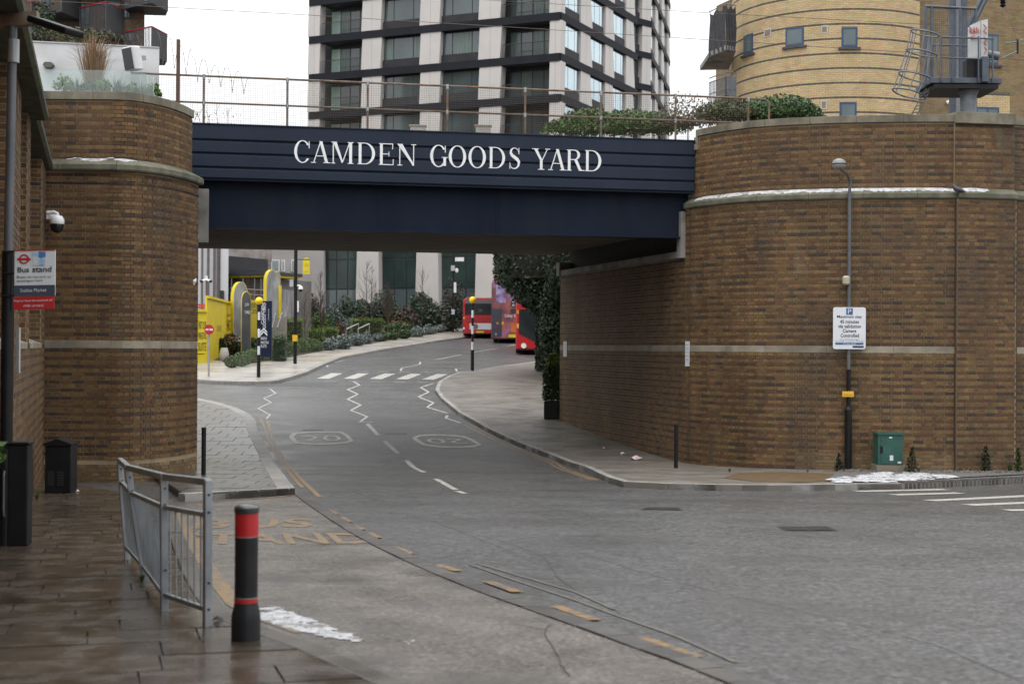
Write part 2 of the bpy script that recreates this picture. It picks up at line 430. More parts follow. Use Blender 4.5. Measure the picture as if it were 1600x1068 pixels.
# ================================================================== MATERIALS
asphalt = mat('asphalt', (0.092, 0.091, 0.090), 0.45, (0.064, 0.063, 0.062), scale=9.0, bump=0.45, bscale=42, rough2=0.32, stretch=(0.75, 1.0, 1), stain=(0.052, 0.049, 0.045), stain_scale=0.5, stain_lo=0.52, stain_hi=0.78, fine=0.7, fine_scale=24, grain=0.9, grain_scale=34, spec=0.35)
asphalt_dark = mat('asphalt_patch', (0.06, 0.06, 0.062), 0.6, (0.045, 0.045, 0.047), scale=3, bump=0.4, bscale=60, fine=0.5)
bay_surface = mat('bay_surface', (0.150, 0.132, 0.115), 0.5, (0.105, 0.094, 0.083), scale=1.6, bump=0.4, bscale=45, rough2=0.22, stain=(0.062, 0.056, 0.050), stain_scale=0.8, stain_lo=0.54, stain_hi=0.72, fine=0.6, fine_scale=30, grain=0.7, grain_scale=38, spec=0.4)
slab_wet = mat('paving_wet', (0.074, 0.056, 0.039), 0.14, (0.053, 0.041, 0.030), scale=1.6, bump=0.10, bscale=20, rough2=0.32, stain=(0.076, 0.064, 0.050), stain_scale=2.2, stain_lo=0.52, stain_hi=0.8, obj_rand=0.28, fine=0.25)
slab_joint = mat('paving_joint', (0.035, 0.030, 0.024), 0.5, (0.025, 0.022, 0.018), scale=4)
slab_grey = mat('paving_grey', (0.092, 0.086, 0.078), 0.28, (0.070, 0.066, 0.060), scale=1.4, bump=0.2, bscale=30, rough2=0.28, obj_rand=0.14, fine=0.25)
pave_buff = mat('paving_buff', (0.185, 0.165, 0.142), 0.5, (0.145, 0.132, 0.115), scale=0.8, bump=0.3, bscale=30, rough2=.3, stain=(0.115, 0.105, 0.092), stain_scale=0.9, stain_lo=0.5, stain_hi=0.7, fine=0.3)
pave_far = mat('paving_far', (0.36, 0.34, 0.31), 0.4, (0.26, 0.24, 0.215), scale=0.7, rough2=0.22, stain=(0.42, 0.36, 0.27), stain_scale=0.25, fine=0.2)
kerb_m = mat('kerb_granite', (0.27, 0.26, 0.24), 0.6, (0.19, 0.185, 0.175), scale=5, bump=0.2, obj_rand=0.15, fine=0.3)
gravel_m = mat('gravel', (0.17, 0.16, 0.15), 0.85, (0.075, 0.07, 0.065), scale=22, bump=1.0, bscale=55, fine=0.5)
sand_m = mat('wet_sand', (0.14, 0.09, 0.042), 0.5, (0.085, 0.058, 0.032), scale=6, bump=0.5, bscale=50)
soil_m = mat('soil', (0.05, 0.035, 0.025), 0.9, (0.03, 0.022, 0.016), scale=9, bump=0.8)
ground_m = mat('ground', (0.12, 0.115, 0.105), 0.85, (0.09, 0.087, 0.08), scale=0.2)
white_paint = mat('road_paint_white', (0.40, 0.385, 0.345), 0.5, (0.31, 0.30, 0.27), scale=6, wear=(0.11, 0.108, 0.102), wear_at=0.56, fine=0.4, fine_scale=60)
white_worn = mat('road_paint_worn', (0.40, 0.386, 0.35), 0.5, (0.33, 0.318, 0.29), scale=6, wear=(0.13, 0.127, 0.12), wear_at=0.62, fine=0.4, fine_scale=60)
yellow_paint = mat('road_paint_yellow', (0.28, 0.155, 0.045), 0.5, (0.21, 0.118, 0.04), scale=6, wear=(0.085, 0.075, 0.065), wear_at=0.47, fine=0.5, fine_scale=60)
yellow_worn = mat('road_paint_yellow_worn', (0.27, 0.165, 0.06), 0.5, (0.21, 0.13, 0.055), scale=6, wear=(0.13, 0.112, 0.095), wear_at=0.45, fine=0.5, fine_scale=60)
sett_m = mat('channel_setts', (0.075, 0.068, 0.06), 0.35, (0.045, 0.042, 0.038), scale=4, bump=0.4, bscale=20, obj_rand=0.25, rough2=0.6)
snow_m = mat('snow', (0.55, 0.56, 0.58), 0.6, (0.36, 0.365, 0.375), scale=9, bump=1.0, bscale=18, stain=(0.20, 0.19, 0.175), stain_scale=5, stain_lo=0.52, stain_hi=0.68)
tar_m = mat('tar', (0.032, 0.031, 0.030), 0.5)
iron_m = mat('cast_iron', (0.045, 0.042, 0.04), 0.5, (0.03, 0.028, 0.027), scale=20, metal=0.5)

# ================================================================== GROUND AND ROAD
def sheet(name, x0, x1, ys, off, material, nx=2):
    b = MB(); xs = [x0 + (x1 - x0) * i / (nx - 1) for i in range(nx)]
    b.add([(x, y, G(y) + off) for y in ys for x in xs], [(j*nx + i, j*nx + i + 1, (j+1)*nx + i + 1, (j+1)*nx + i) for j in range(len(ys) - 1) for i in range(nx - 1)])
    return struct(b.build(name, material))
ground = sheet('ground', -900, 900, [-200, -60, -30] + [i * 2 - 28 for i in range(115)] + [220, 260, 400, 700, 1500], -0.09, ground_m)
road = sheet('road', -42, 40, [i * 0.5 - 16 for i in range(352)], 0.0, asphalt, nx=3)

# left pavement beside the bus bay
kerbL = [(640, 1068), (560, 1033), (476, 999), (404, 976), (362, 958), (338, 930), (318, 900), (298, 860), (282, 820), (272, 793), (268, 779)]
kl = [gp(a, b, 0.10) for a, b in kerbL]
near = kl[0] + (kl[0] - kl[1]).normalized() * 7
WX = lambda d: -8.85 + 0.29 * (26.93 - d)          # face of the old wall on the left, by depth
left_pave = struct(drape([near] + kl + [(-9.0, 26.9), (-9.6, 26.6), (WX(18) - 0.3, 18), (WX(6) - 0.3, 6), (WX(-8) - 0.3, -8), (near.x, -8)], 0.075, 0.5, skirt=0.09, name='pavement', material=slab_joint))
def inside(p, poly):
    c = False; n = len(poly)
    for i in range(n):
        a, b = poly[i], poly[i - 1]
        if (a[1] > p[1]) != (b[1] > p[1]) and p[0] < (b[0] - a[0]) * (p[1] - a[1]) / (b[1] - a[1]) + a[0]: c = not c
    return c
def clip_rect(poly, x0, x1, y0, y1):
    out = [(p[0], p[1]) for p in poly]
    for ax, lim, sg in ((0, x0, 1), (0, x1, -1), (1, y0, 1), (1, y1, -1)):
        src, out = out, []
        for i in range(len(src)):
            a, b = src[i - 1], src[i]; da, db = (a[ax] - lim) * sg, (b[ax] - lim) * sg
            if (da >= 0) != (db >= 0):
                t = da / (da - db); out.append((a[0] + (b[0] - a[0]) * t, a[1] + (b[1] - a[1]) * t))
            if db >= 0: out.append(b)
        if not out: return []
    res = []
    for p in out:
        if not res or math.hypot(p[0] - res[-1][0], p[1] - res[-1][1]) > 0.01: res.append(p)
    if len(res) > 1 and math.hypot(res[0][0] - res[-1][0], res[0][1] - res[-1][1]) < 0.01: res.pop()
    return res
def slab_rows(parent, poly, off, thick, row, wl, material, y0, y1, name='paving_slab', gap=0.012, cap=300, seed=1, rot=0.0, aligned=False):
    """rows of paving slabs laid across, clipped to the pavement outline; each slab its own piece"""
    rng = random.Random(seed); rest = MB(); out = 0; ca, sa = math.cos(rot), math.sin(rot)
    to = lambda p: (p[0] * ca + p[1] * sa, -p[0] * sa + p[1] * ca); fro = lambda p: (p[0] * ca - p[1] * sa, p[0] * sa + p[1] * ca)
    pl = [to(p) for p in poly]; y = max(y0, min(p[1] for p in pl)); ye = min(y1, max(p[1] for p in pl))
    while y < ye:
        r_ = clip_rect(pl, -99, 99, y, y + row)
        if len(r_) > 2:
            a, e = min(p[0] for p in r_), max(p[0] for p in r_); q = (math.floor(a / wl[0]) * wl[0] + (wl[0] / 2 if int(round((y + 99) / row)) % 2 else 0) - wl[0]) if aligned else a - rng.random() * wl[1] * 0.6
            while q < e:
                w_ = rng.uniform(*wl); c = clip_rect(pl, q + gap / 2, q + w_ - gap / 2, y + gap / 2, y + row - gap / 2); q += w_
                area = abs(sum(c[i-1][0] * c[i][1] - c[i][0] * c[i-1][1] for i in range(len(c)))) / 2 if len(c) > 2 else 0
                if area < 0.01: continue
                c = [fro(p) for p in c]
                if sum(c[i-1][0] * c[i][1] - c[i][0] * c[i-1][1] for i in range(len(c))) < 0: c.reverse()
                cx, cy = sum(p[0] for p in c) / len(c), sum(p[1] for p in c) / len(c); cz = G(cy) + off
                dz = rng.uniform(-0.003, 0.003); tx = rng.uniform(-0.004, 0.004); n = len(c)
                T = [Vector((p[0], p[1], G(p[1]) + off + dz + tx * (p[0] - cx))) for p in c]; C0 = Vector((cx, cy, cz))
                fs = [tuple(range(n))] + [(i, n + i, n + (i+1) % n, (i+1) % n) for i in range(n)]
                if out < cap:
                    me = MB().add([v - C0 for v in T] + [v - C0 - Vector((0, 0, thick)) for v in T], fs).mesh(name); me.materials.append(material)
                    inst(me, name, parent, Matrix.Translation(C0)); out += 1
                else: rest.add(T + [v - Vector((0, 0, thick)) for v in T], fs)
        y += row
    if rest.v: rest.build(name, material, parent, kind='stuff')
inner = [Vector((p.x - 0.17, p.y, 0)) for p in kl]
lp_poly = [(inner[0].x, 5.2)] + [(p.x, p.y) for p in inner] + [(-9.0, 26.8), (WX(26.8), 26.8), (WX(5.2), 5.2)]
slab_rows(left_pave, lp_poly, 0.10, 0.03, 0.47, (0.6, 0.95), slab_wet, -99, 99, cap=295, rot=0.28)
def kerb_run(parent, line, w, off, h, length, material, side=1, name='kerb_stone', gap=0.01):
    """kerb stones along a plan polyline, each a piece of the pavement"""
    P = Path([(p[0], p[1]) for p in line]); q = 0.0; k = 0
    while q < P.L - 0.1:
        e = min(P.L, q + length); b = MB(); vs = []
        for qq in (q + gap/2, (q + e) / 2, e - gap/2):
            c = P.pt(qq); nn = P.nrm(qq) * side; c2 = c + nn * w
            vs += [(c.x, c.y, G(c.y) + off), (c2.x, c2.y, G(c2.y) + off), (c2.x, c2.y, G(c2.y) + off - h), (c.x, c.y, G(c.y) + off - h)]
        fs = [(0, 1, 2, 3), (8, 11, 10, 9)] + [(4*i + j, 4*i + 4 + j, 4*i + 4 + (j+1) % 4, 4*i + (j+1) % 4) for i in range(2) for j in range(4)]
        fixn(b.add(vs, fs).build(name, material, parent, bevel=0.012)); q = e; k += 1
kerb_run(left_pave, kl, 0.16, 0.104, 0.13, 0.92, mat('kerb_wet', (0.085, 0.074, 0.061), 0.25, (0.06, 0.053, 0.045), scale=4, obj_rand=0.2, rough2=0.6), side=-1)

# bus bay surface between kerb and sett channel
chan_px = [(466, 771), (500, 795), (560, 833), (620, 864), (690, 895), (765, 925), (870, 962), (1000, 1008), (1090, 1040), (1160, 1068)]
ch = [gp(a, b) for a, b in chan_px]; ch_near = ch[-1] + (ch[-1] - ch[-2]).normalized() * 5
bay = drape([p for p in kl] + [gp(300, 786), gp(380, 780), gp(466, 772)] + ch + [ch_near, (near.x, -6), near], 0.006, 0.6, name='bus_bay', material=bay_surface); struct(bay)
cp = Path([(p.x, p.y) for p in ch + [ch_near]], 4); q = 0.0
while q < cp.L - 0.3:
    L_ = random.uniform(0.38, 0.5); vs = []
    for qq in (q + 0.008, q + L_ - 0.008):
        c = cp.pt(qq); nn = cp.nrm(qq)
        for s_ in (-1, 1):
            p = c + nn * s_ * 0.095; vs.append((p.x, p.y, G(p.y) + 0.020 + random.uniform(-.004, .004)))
    vs += [(a, b, c - 0.05) for a, b, c in vs]
    fixn(MB().add(vs, [(0, 1, 3, 2), (0, 4, 5, 1), (1, 5, 7, 3), (3, 7, 6, 2), (2, 6, 4, 0)]).build('channel_block', sett_m, bay, bevel=0.01)); q += L_

# pavement under the bridge, left of the carriageway
kt = [(461, 762), (446, 744), (434, 728), (422, 706), (411, 688), (403, 672), (399, 655), (389, 646), (369, 636), (336, 627), (304, 621)]
ktp = [gp(a, b, 0.12) for a, b in kt]
lt_front = [gp(304, 770, 0.12), gp(288, 771, 0.12)]
tun_left = [(-6.42, 29.4), (-7.2, 32), (-8.6, 37)]
end_l = ktp[-1] + Vector((-7, 2.5, 0))
lt_out = [lt_front[0]] + ktp + [end_l, (-9.8, 41.5), (-8.8, 37), (-7.4, 32), (-6.65, 29.6), (-6.9, 27.6), (lt_front[1].x, lt_front[1].y)]
left_tun = struct(drape([(p[0], p[1]) for p in lt_out], 0.095, 0.6, skirt=0.12, name='pavement', material=slab_joint))
slab_rows(left_tun, [(p[0], p[1]) for p in lt_out], 0.12, 0.03, 0.75, (0.6, 0.6), slab_grey, -99, 99, cap=290, seed=4, rot=0.06, aligned=True, gap=0.016)
kerb_run(left_tun, [lt_front[1], lt_front[0], ktp[0]], 0.15, 0.127, 0.16, 0.9, kerb_m, side=-1)
kerb_run(left_tun, ktp, 0.30, 0.127, 0.16, 0.9, mat('kerb_pale', (0.27, 0.258, 0.238), 0.5, (0.21, 0.20, 0.188), scale=4, obj_rand=0.1), side=-1)

# right pavement: through the bridge and round to the verge
kr = [(1700, 741), (1600, 746), (1500, 751), (1410, 755), (1310, 756), (1220, 757.5), (1130, 757), (1040, 755), (975, 752), (950, 745), (908, 726), (860, 709), (825, 696), (790, 682), (759, 667), (716, 643), (689, 621), (680, 608), (685, 596), (700, 587), (716, 581), (738, 579), (781, 572), (855, 562), (905, 556)]
krp = [gp(a, b, 0.11) for a, b in kr]
rp_out = [(p.x, p.y) for p in krp] + [(6.5, 58.5), (6.5, 44.5), (1.55, 43.2), (4.2, 33.6), (5.6, 32.1), (8.7, 31.2), (12.0, 32.0), (krp[0].x, krp[0].y + 1.6)]
right_pave = struct(drape(rp_out, 0.11, 0.6, skirt=0.13, name='pavement', material=pave_buff))
kerb_run(right_pave, krp[3:], 0.15, 0.118, 0.15, 0.92, kerb_m, side=1)
kerb_run(right_pave, krp[:4], 0.16, 0.150, 0.18, 0.12, mat('edging_setts', (0.10, 0.098, 0.095), 0.6, (0.07, 0.07, 0.07), scale=8, obj_rand=0.2), side=1, name='edging_sett', gap=0.010)
# gravel verge in front of the right-hand wall, sand patch
vg = [gp(a, b, 0.13) for a, b in [(1290, 750), (1350, 752), (1420, 750), (1500, 745), (1600, 740), (1700, 735)]]
verge = drape([(p.x, p.y) for p in vg] + [(13.5, 32.4), (11.4, 31.45), (9.6, 30.88), (7.2, 31.05)], 0.13, 0.5, name='verge', material=gravel_m); struct(verge)
struct(drape([(p.x, p.y) for p in [gp(a, b, 0.115) for a, b in [(1130, 746), (1180, 752), (1260, 753), (1330, 748), (1322, 741), (1270, 738), (1200, 737), (1150, 739)]]], 0.117, 0.4, name='sand', material=sand_m))
# small stones scattered over the verge
st = MB(); rng = random.Random(5)
for _ in range(2600):
    x = rng.uniform(6.9, 13.2); y = 31.2 + rng.uniform(-1.25, 0.5)
    if inside((x, y), [(p.x, p.y) for p in vg] + [(13.5, 32.4), (11.4, 31.45), (9.6, 30.88), (7.2, 31.05)]):
        s_ = rng.uniform(0.012, 0.035); g = rng.uniform(0.5, 1.7)
        st.box((x, y, G(y) + 0.135), (s_ * 1.3, s_, s_ * 0.8), rz=rng.uniform(0, 3), col=(g, g * .96, g * .92))
st.build('loose_stones', mat('stones', (0.17, 0.16, 0.15), 0.8, attr=True), verge, kind='stuff')

# far pavement along the planting
kf = [(250, 587), (304, 591), (340, 594), (373, 595), (410, 595), (427, 593), (437, 590), (468, 581), (497, 568), (526, 557), (580, 547), (624, 540), (698, 529), (730, 524), (790, 512)]
kfp = [gp(a, b, 0.12) for a, b in kf]
bed = [(690, 519), (640, 527), (585, 536), (505, 548), (420, 563), (358, 574), (346, 563), (300, 560), (250, 560)]
bp_ = [gp(a, b, 0.12) for a, b in bed]
bx_far = Vector((kfp[-1].x, kfp[-1].y, 0))
far_pave = struct(drape([(p.x, p.y) for p in kfp] + [(bx_far.x - 4, bx_far.y + 4)] + [(p.x, p.y) for p in bp_], 0.12, 1.0, skirt=0.14, name='pavement', material=pave_far))
kerb_run(far_pave, kfp, 0.3, 0.128, 0.15, 1.0, kerb_m, side=1)
plant_bed = struct(drape([(p.x, p.y) for p in bp_] + [(-34, 78), (-34, 122), (bx_far.x - 4, 122), (bx_far.x - 4, bx_far.y + 4)], 0.14, 1.5, skirt=0.2, name='planting_bed', material=soil_m))

# ================================================================== ROAD MARKINGS (pieces of the road)
O = 0.006
z6 = lambda L: [(520 + x / 6.675, 560 + y / 6.675) for x, y in L]
z5 = lambda L: [(300 + x / 5.085, 580 + y / 5.085) for x, y in L]
for k in range(-2, 4):
    x0 = 380 + k * 274.5; y0 = 213 + k * 2.2
    px_quad('zebra_stripe', z6([(x0, y0), (x0 + 128, y0 + 3), (x0 + 274, y0 - 54), (x0 + 158, y0 - 57)]), O, white_paint if k >= 0 else white_worn, road)
for row, y in ((0, 241), (1, 137)):
    for k in range(-2, 4):
        x0 = 400 + k * 237 if row == 0 else 475 + k * 218
        ribbon('give_way_dash', z6([(x0, y + k * 1.6), (x0 + 115, y + k * 1.6 + 1)]), 0.14, O, white_worn, road)
ZZ = [z6([(215, 240), (280, 278), (155, 323), (260, 373), (155, 425), (290, 485), (190, 540), (360, 607), (280, 662), (420, 665)]),
      z6([(1050, 258), (915, 302), (1000, 350), (895, 400), (1050, 462), (985, 508), (1195, 570)]), z6([(1195, 592), (1180, 622), (1335, 672)]),
      z5([(620, 140), (665, 175), (570, 215), (630, 247), (525, 295), (620, 345), (590, 378)]),
      z6([(708, 130), (718, 100), (905, 62), (912, 36), (1015, 33)]), z6([(1293, 135), (1283, 105), (1360, 101)]),
      [(488, 574), (512, 573), (510, 568), (538, 563)]]
for k, z in enumerate(ZZ): ribbon('zigzag_line', z, 0.09 if k != 3 else 0.06, O, white_worn if k == 3 else white_paint, road)
for d in ([(574, 662), (591, 680)], [(600.5, 688.5), (622, 708)], [(635, 719), (663, 738)], [(681, 748), (712, 765)], [(714, 767), (727, 771)],
          [(680, 562), (721, 554)], [(741, 550), (777, 544)], [(792, 541), (806, 538)], [(823, 552), (840, 549)]):
    ribbon('lane_dash', d, 0.12, O, white_paint, road)
ribbon('double_yellow_line', z5([(545, 375), (572, 440), (605, 545), (640, 610), (690, 680), (745, 765), (810, 850), (880, 925)]), 0.09, O, yellow_worn, road)
ribbon('double_yellow_line', z5([(598, 390), (640, 540), (700, 650), (780, 760), (860, 850), (935, 925), (1017, 1000)]), 0.09, O, yellow_worn, road)
ribbon('double_yellow_line', [(726, 664), (762, 682.5), (800, 701), (860, 723.5), (925, 750)], 0.08, O, yellow_worn, road)
ribbon('double_yellow_line', [(735, 664), (772, 682.5), (810, 701), (869, 723.5), (933, 750)], 0.08, O, yellow_worn, road)
ribbon('kerb_yellow_line', [(475, 586), (532, 560), (585, 550), (630, 542.5), (702, 531), (740, 525)], 0.12, O, yellow_paint, road)
ribbon('kerb_yellow_line', [(302, 786.5), (384, 781), (463, 774)], 0.10, O + 0.004, yellow_paint, bay)
ribbon('kerb_yellow_line', [(273, 800), (300, 846), (324, 884), (346, 918), (368, 945), (405, 964), (476, 989)], 0.14, O + 0.004, yellow_worn, bay)
for a, b in (((477, 776), (483, 780)), ((489, 785), (496, 789)), ((513, 797), (525, 804)), ((533, 808), (545, 816)), ((553, 821), (566, 828)), ((575, 833), (592, 841)), ((575, 838), (590, 847)), ((616, 855), (642, 866)), ((684, 883), (716, 893)), ((762, 909), (808, 926)), ((868, 948), (930, 970)), ((1000, 996), (1090, 1028))):
    ribbon('bay_dash', [a, b], 0.10, O + 0.006, yellow_paint, road)
ribbon('faded_yellow_line', [(735, 882), (800, 905), (900, 938), (965, 962), (1060, 995), (1150, 1035)], 0.04, O, mat('paint_faded', (0.13, 0.112, 0.075), 0.5, wear=(0.08, 0.078, 0.075), wear_at=0.42), road)
ribbon('faded_yellow_line', [(745, 880), (830, 905), (900, 925), (960, 952)], 0.04, O, mat('paint_faded', (0, 0, 0)), road)
px_text('painted_lettering', 'BUS', [(296, 827), (490, 824), (488, 810), (312, 812)], O + 0.004, yellow_worn, bay)
px_text('painted_lettering', 'STAND', [(272, 851), (594, 850), (566, 833), (285, 834)], O + 0.004, yellow_worn, bay)
def roundel(outer, inner, tq):
    a = [gp(*p) for p in outer]; b = [gp(*p) for p in inner]; n = len(a)
    o = MB().add([(p.x, p.y, G(p.y) + O) for p in a + b], [(i, (i+1) % n, n + (i+1) % n, n + i) for i in range(n)]).build('speed_roundel', white_worn, road)
    fixn(o)
    if o.data.polygons[0].normal.z < 0: o.data.flip_normals()
    px_text('speed_number', '20', tq, O, white_worn, o, 0.0)
z7 = lambda L: [(400 + x / 4, 640 + y / 4) for x, y in L]
roundel(z7([(207, 165), (228, 145), (300, 139), (400, 137), (540, 138), (580, 160), (610, 195), (565, 211), (460, 219), (340, 218), (240, 211), (212, 180)]),
        z7([(238, 165), (256, 151), (310, 146), (400, 144), (525, 145), (556, 163), (582, 193), (545, 203), (450, 210), (345, 210), (262, 203), (244, 180)]),
        z7([(292, 197), (538, 194), (525, 160), (280, 163)]))
roundel(z7([(975, 175), (1010, 158), (1090, 154), (1200, 156), (1300, 164), (1360, 185), (1412, 219), (1370, 233), (1260, 239), (1140, 236), (1040, 222), (995, 195)]),
        z7([(1006, 176), (1032, 166), (1100, 162), (1200, 164), (1285, 172), (1335, 190), (1380, 219), (1345, 226), (1255, 231), (1145, 228), (1060, 214), (1022, 192)]),
        z7([(1300, 183), (1058, 180), (1080, 210), (1330, 213)]))
for a, b in (((1452, 782), (1660, 772)), ((1512, 789), (1660, 783)), ((1572, 797), (1680, 796)), ((1338, 767.5), (1478, 764.5)), ((1395, 773), (1500, 770))):
    ribbon('hatch_stripe', [a, b], 0.32, O, white_worn, road)
# tar seams and cracks
for c in ([(720, 828), (800, 850), (850, 870), (872, 900), (905, 925), (968, 958)], [(905, 862), (990, 890), (1100, 920), (1230, 950), (1380, 985), (1470, 1010), (1590, 1062)],
          [(505, 762), (560, 764), (640, 758), (720, 757)], [(539, 762), (565, 772), (590, 783)], [(600, 800), (680, 815), (770, 850), (800, 862)], [(640, 770), (660, 790)]):
    j = [(x + random.uniform(-2, 2), y + random.uniform(-.6, .6)) for x, y in c]; k_ = []
    for a, b in zip(j, j[1:]):
        for i in range(5): k_.append((a[0] + (b[0] - a[0]) * i / 5 + random.uniform(-1.5, 1.5), a[1] + (b[1] - a[1]) * i / 5 + random.uniform(-.5, .5)))
    ribbon('tar_crack', k_ + [j[-1]], 0.006, 0.005, tar_m, road)
for c in ([(853, 985), (858, 1005), (872, 1025), (880, 1045), (890, 1062)], [(800, 975), (853, 985), (862, 975)]):
    ribbon('surface_crack', [(c[i][0] + (c[i+1][0] - c[i][0]) * k / 4 + random.uniform(-3, 3), c[i][1] + (c[i+1][1] - c[i][1]) * k / 4) for i in range(len(c) - 1) for k in range(4)], 0.009, 0.011, tar_m, bay)
for q_ in ([(372, 603), (520, 604), (530, 597), (400, 598)], [(608, 579.5), (628, 579.5), (630, 577.5), (612, 577.5)], [(600, 678.5), (636, 678.5), (636, 675.5), (602, 675.5)], [(472, 673), (505, 672), (505, 670.5), (474, 671)]):
    px_quad('tarmac_patch', q_, 0.004, asphalt_dark, road)
# iron covers in the carriageway
def cover(name, quad, rows):
    px_quad(name, quad, 0.005, iron_m, road); g = [gp(*p) for p in quad]
    for i in range(rows):
        t0, t1 = (i + .25) / rows, (i + .75) / rows
        for a0, a1 in ((.06, .47), (.53, .94)):
            b = MB(); vs = []
            for t, a in ((t0, a0), (t0, a1), (t1, a1), (t1, a0)):
                p = g[0].lerp(g[1], a).lerp(g[3].lerp(g[2], a), t); vs.append((p.x, p.y, G(p.y) + 0.012))
            o = b.add(vs, [(0, 1, 2, 3)]).build('grate_bar', iron_m, road)
cover('drain_grate', [(1001, 796), (1066, 797), (1062, 793), (1010, 792.5)], 4)
cover('drain_grate', [(1228, 829), (1308, 829), (1296, 822.5), (1214, 823)], 5)
# snow lying in the gutter and at the verge
def snow_patch(outline, off, hgt, label, seed, bits=520, size=.045):
    """thin broken snow: lumps of every size strewn inside the outline"""
    rng = random.Random(seed); g = [gp(a, b, off) for a, b in outline]; pl = [(p.x, p.y) for p in g]; b = MB()
    xs, ys = [p[0] for p in pl], [p[1] for p in pl]; cx, cy = sum(xs) / len(xs), sum(ys) / len(ys); ext = max(max(xs) - min(xs), max(ys) - min(ys))
    def lump(x, y, r, h):
        n = 11; ph = [rng.uniform(.45, 1.15) for _ in range(n)]; vs = []
        for t, hh_ in ((1.0, 0), (.72, .7), (.35, 1.0)):
            for i in range(n): a_ = 6.283 * i / n; q = r * ph[i] * t; vs.append((x + math.cos(a_) * q, y + math.sin(a_) * q, G(y + math.sin(a_) * q) + off + .001 + h * hh_ * rng.uniform(.6, 1)))
        b.add(vs, [(k*n + i, k*n + (i+1) % n, (k+1)*n + (i+1) % n, (k+1)*n + i) for k in range(2) for i in range(n)] + [tuple(range(2*n, 3*n))])
    made = 0
    while made < bits:
        x, y = rng.uniform(min(xs), max(xs)), rng.uniform(min(ys), max(ys))
        if not inside((x, y), pl): continue
        f = rng.random() ** 2.5; lump(x, y, (.012 + size * f) * (1 if ext > 1 else .6), hgt * (.25 + .75 * f)); made += 1
    o = b.build('snow_patch', snow_m, smooth=True); tag(o, label, 'snow'); o['kind'] = 'stuff'; return o
snow_patch([(404, 950), (425, 944), (450, 955), (490, 970), (520, 982), (560, 996), (570, 1002), (530, 998), (490, 990), (440, 978), (405, 965)], 0.010, 0.007, 'streak of white snow in the gutter beside the red banded bollard', 2)
snow_patch([(1290, 753), (1318, 745), (1345, 741), (1390, 737), (1440, 739), (1500, 744), (1495, 746), (1420, 750), (1400, 752), (1340, 753)], 0.13, 0.03, 'heap of white snow below the green cabinet at the verge edge', 3, 230, .22)
snow_patch([(1400, 757.5), (1450, 756.5), (1496, 757), (1470, 759.5), (1420, 759)], 0.01, 0.03, 'thin snow strip on the road below the sett edging', 4, 90)
snow_patch([(630, 1003), (642, 1000), (650, 1002), (643, 1006), (634, 1006)], 0.012, 0.03, 'single small lump of snow alone on the bus bay', 6, 6)
# ================================================================== BRIDGE AND BRICK ABUTMENTS
brick_m = mat('stock_brick', (0.168, 0.142, 0.103), 0.8, (0.108, 0.090, 0.065), scale=1.1, stretch=(1, 1, 0.42), attr=True, bump=0.3, bscale=60, stain=(0.035, 0.027, 0.022), stain_scale=0.75, stain_lo=0.54, stain_hi=0.88, fine=0.5, fine_scale=70, salt=(0.20, 0.175, 0.135))
mortar_m = mat('mortar', (0.33, 0.25, 0.155), 0.9, (0.21, 0.163, 0.105), scale=1.4, stretch=(1, 1, 0.42), stain=(0.09, 0.07, 0.05), stain_scale=0.5, stain_lo=0.58, stain_hi=0.85)
stone_m = mat('stone_trim', (0.30, 0.265, 0.205), 0.8, (0.21, 0.185, 0.14), scale=2.5, bump=0.2, stain=(0.13, 0.115, 0.085), stain_scale=1.1, obj_rand=0.1)
moss_m = mat('mossy_stone', (0.16, 0.15, 0.11), 0.85, (0.085, 0.085, 0.055), scale=3.5, bump=0.4, stain=(0.055, 0.06, 0.03), stain_scale=1.3, obj_rand=0.1)
coping_m = mat('coping_stone', (0.22, 0.195, 0.145), 0.8, (0.135, 0.12, 0.088), scale=3, bump=0.3, stain=(0.065, 0.058, 0.042), stain_scale=1.6, stretch=(1, 1, 0.5), obj_rand=0.1)
conc_m = mat('concrete', (0.26, 0.25, 0.23), 0.8, (0.18, 0.17, 0.155), scale=2, bump=0.2, stain=(0.1, 0.095, 0.088), stain_scale=1)
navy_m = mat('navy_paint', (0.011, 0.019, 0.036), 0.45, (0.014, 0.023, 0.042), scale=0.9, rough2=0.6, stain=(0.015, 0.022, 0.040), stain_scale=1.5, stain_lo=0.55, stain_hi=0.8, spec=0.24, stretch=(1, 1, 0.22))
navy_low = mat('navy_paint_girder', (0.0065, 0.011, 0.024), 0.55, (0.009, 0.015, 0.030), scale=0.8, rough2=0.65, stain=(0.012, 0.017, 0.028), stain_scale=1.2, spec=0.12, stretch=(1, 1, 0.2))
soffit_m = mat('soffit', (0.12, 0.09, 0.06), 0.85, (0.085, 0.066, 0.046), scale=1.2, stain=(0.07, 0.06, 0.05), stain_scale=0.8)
letter_m = mat('letter_white', (0.78, 0.79, 0.80), 0.55, (0.70, 0.71, 0.72), scale=4)
Z = lambda h: 2.6 + h
CB, CF, CT = Z(3.29), Z(3.41), Z(3.53)       # cornice bottom, face top, weathering top
BB, BT = Z(-0.065), Z(0.085)                 # pale stone band
lp = lambda x, s: ((x - 800) / s, F / s)
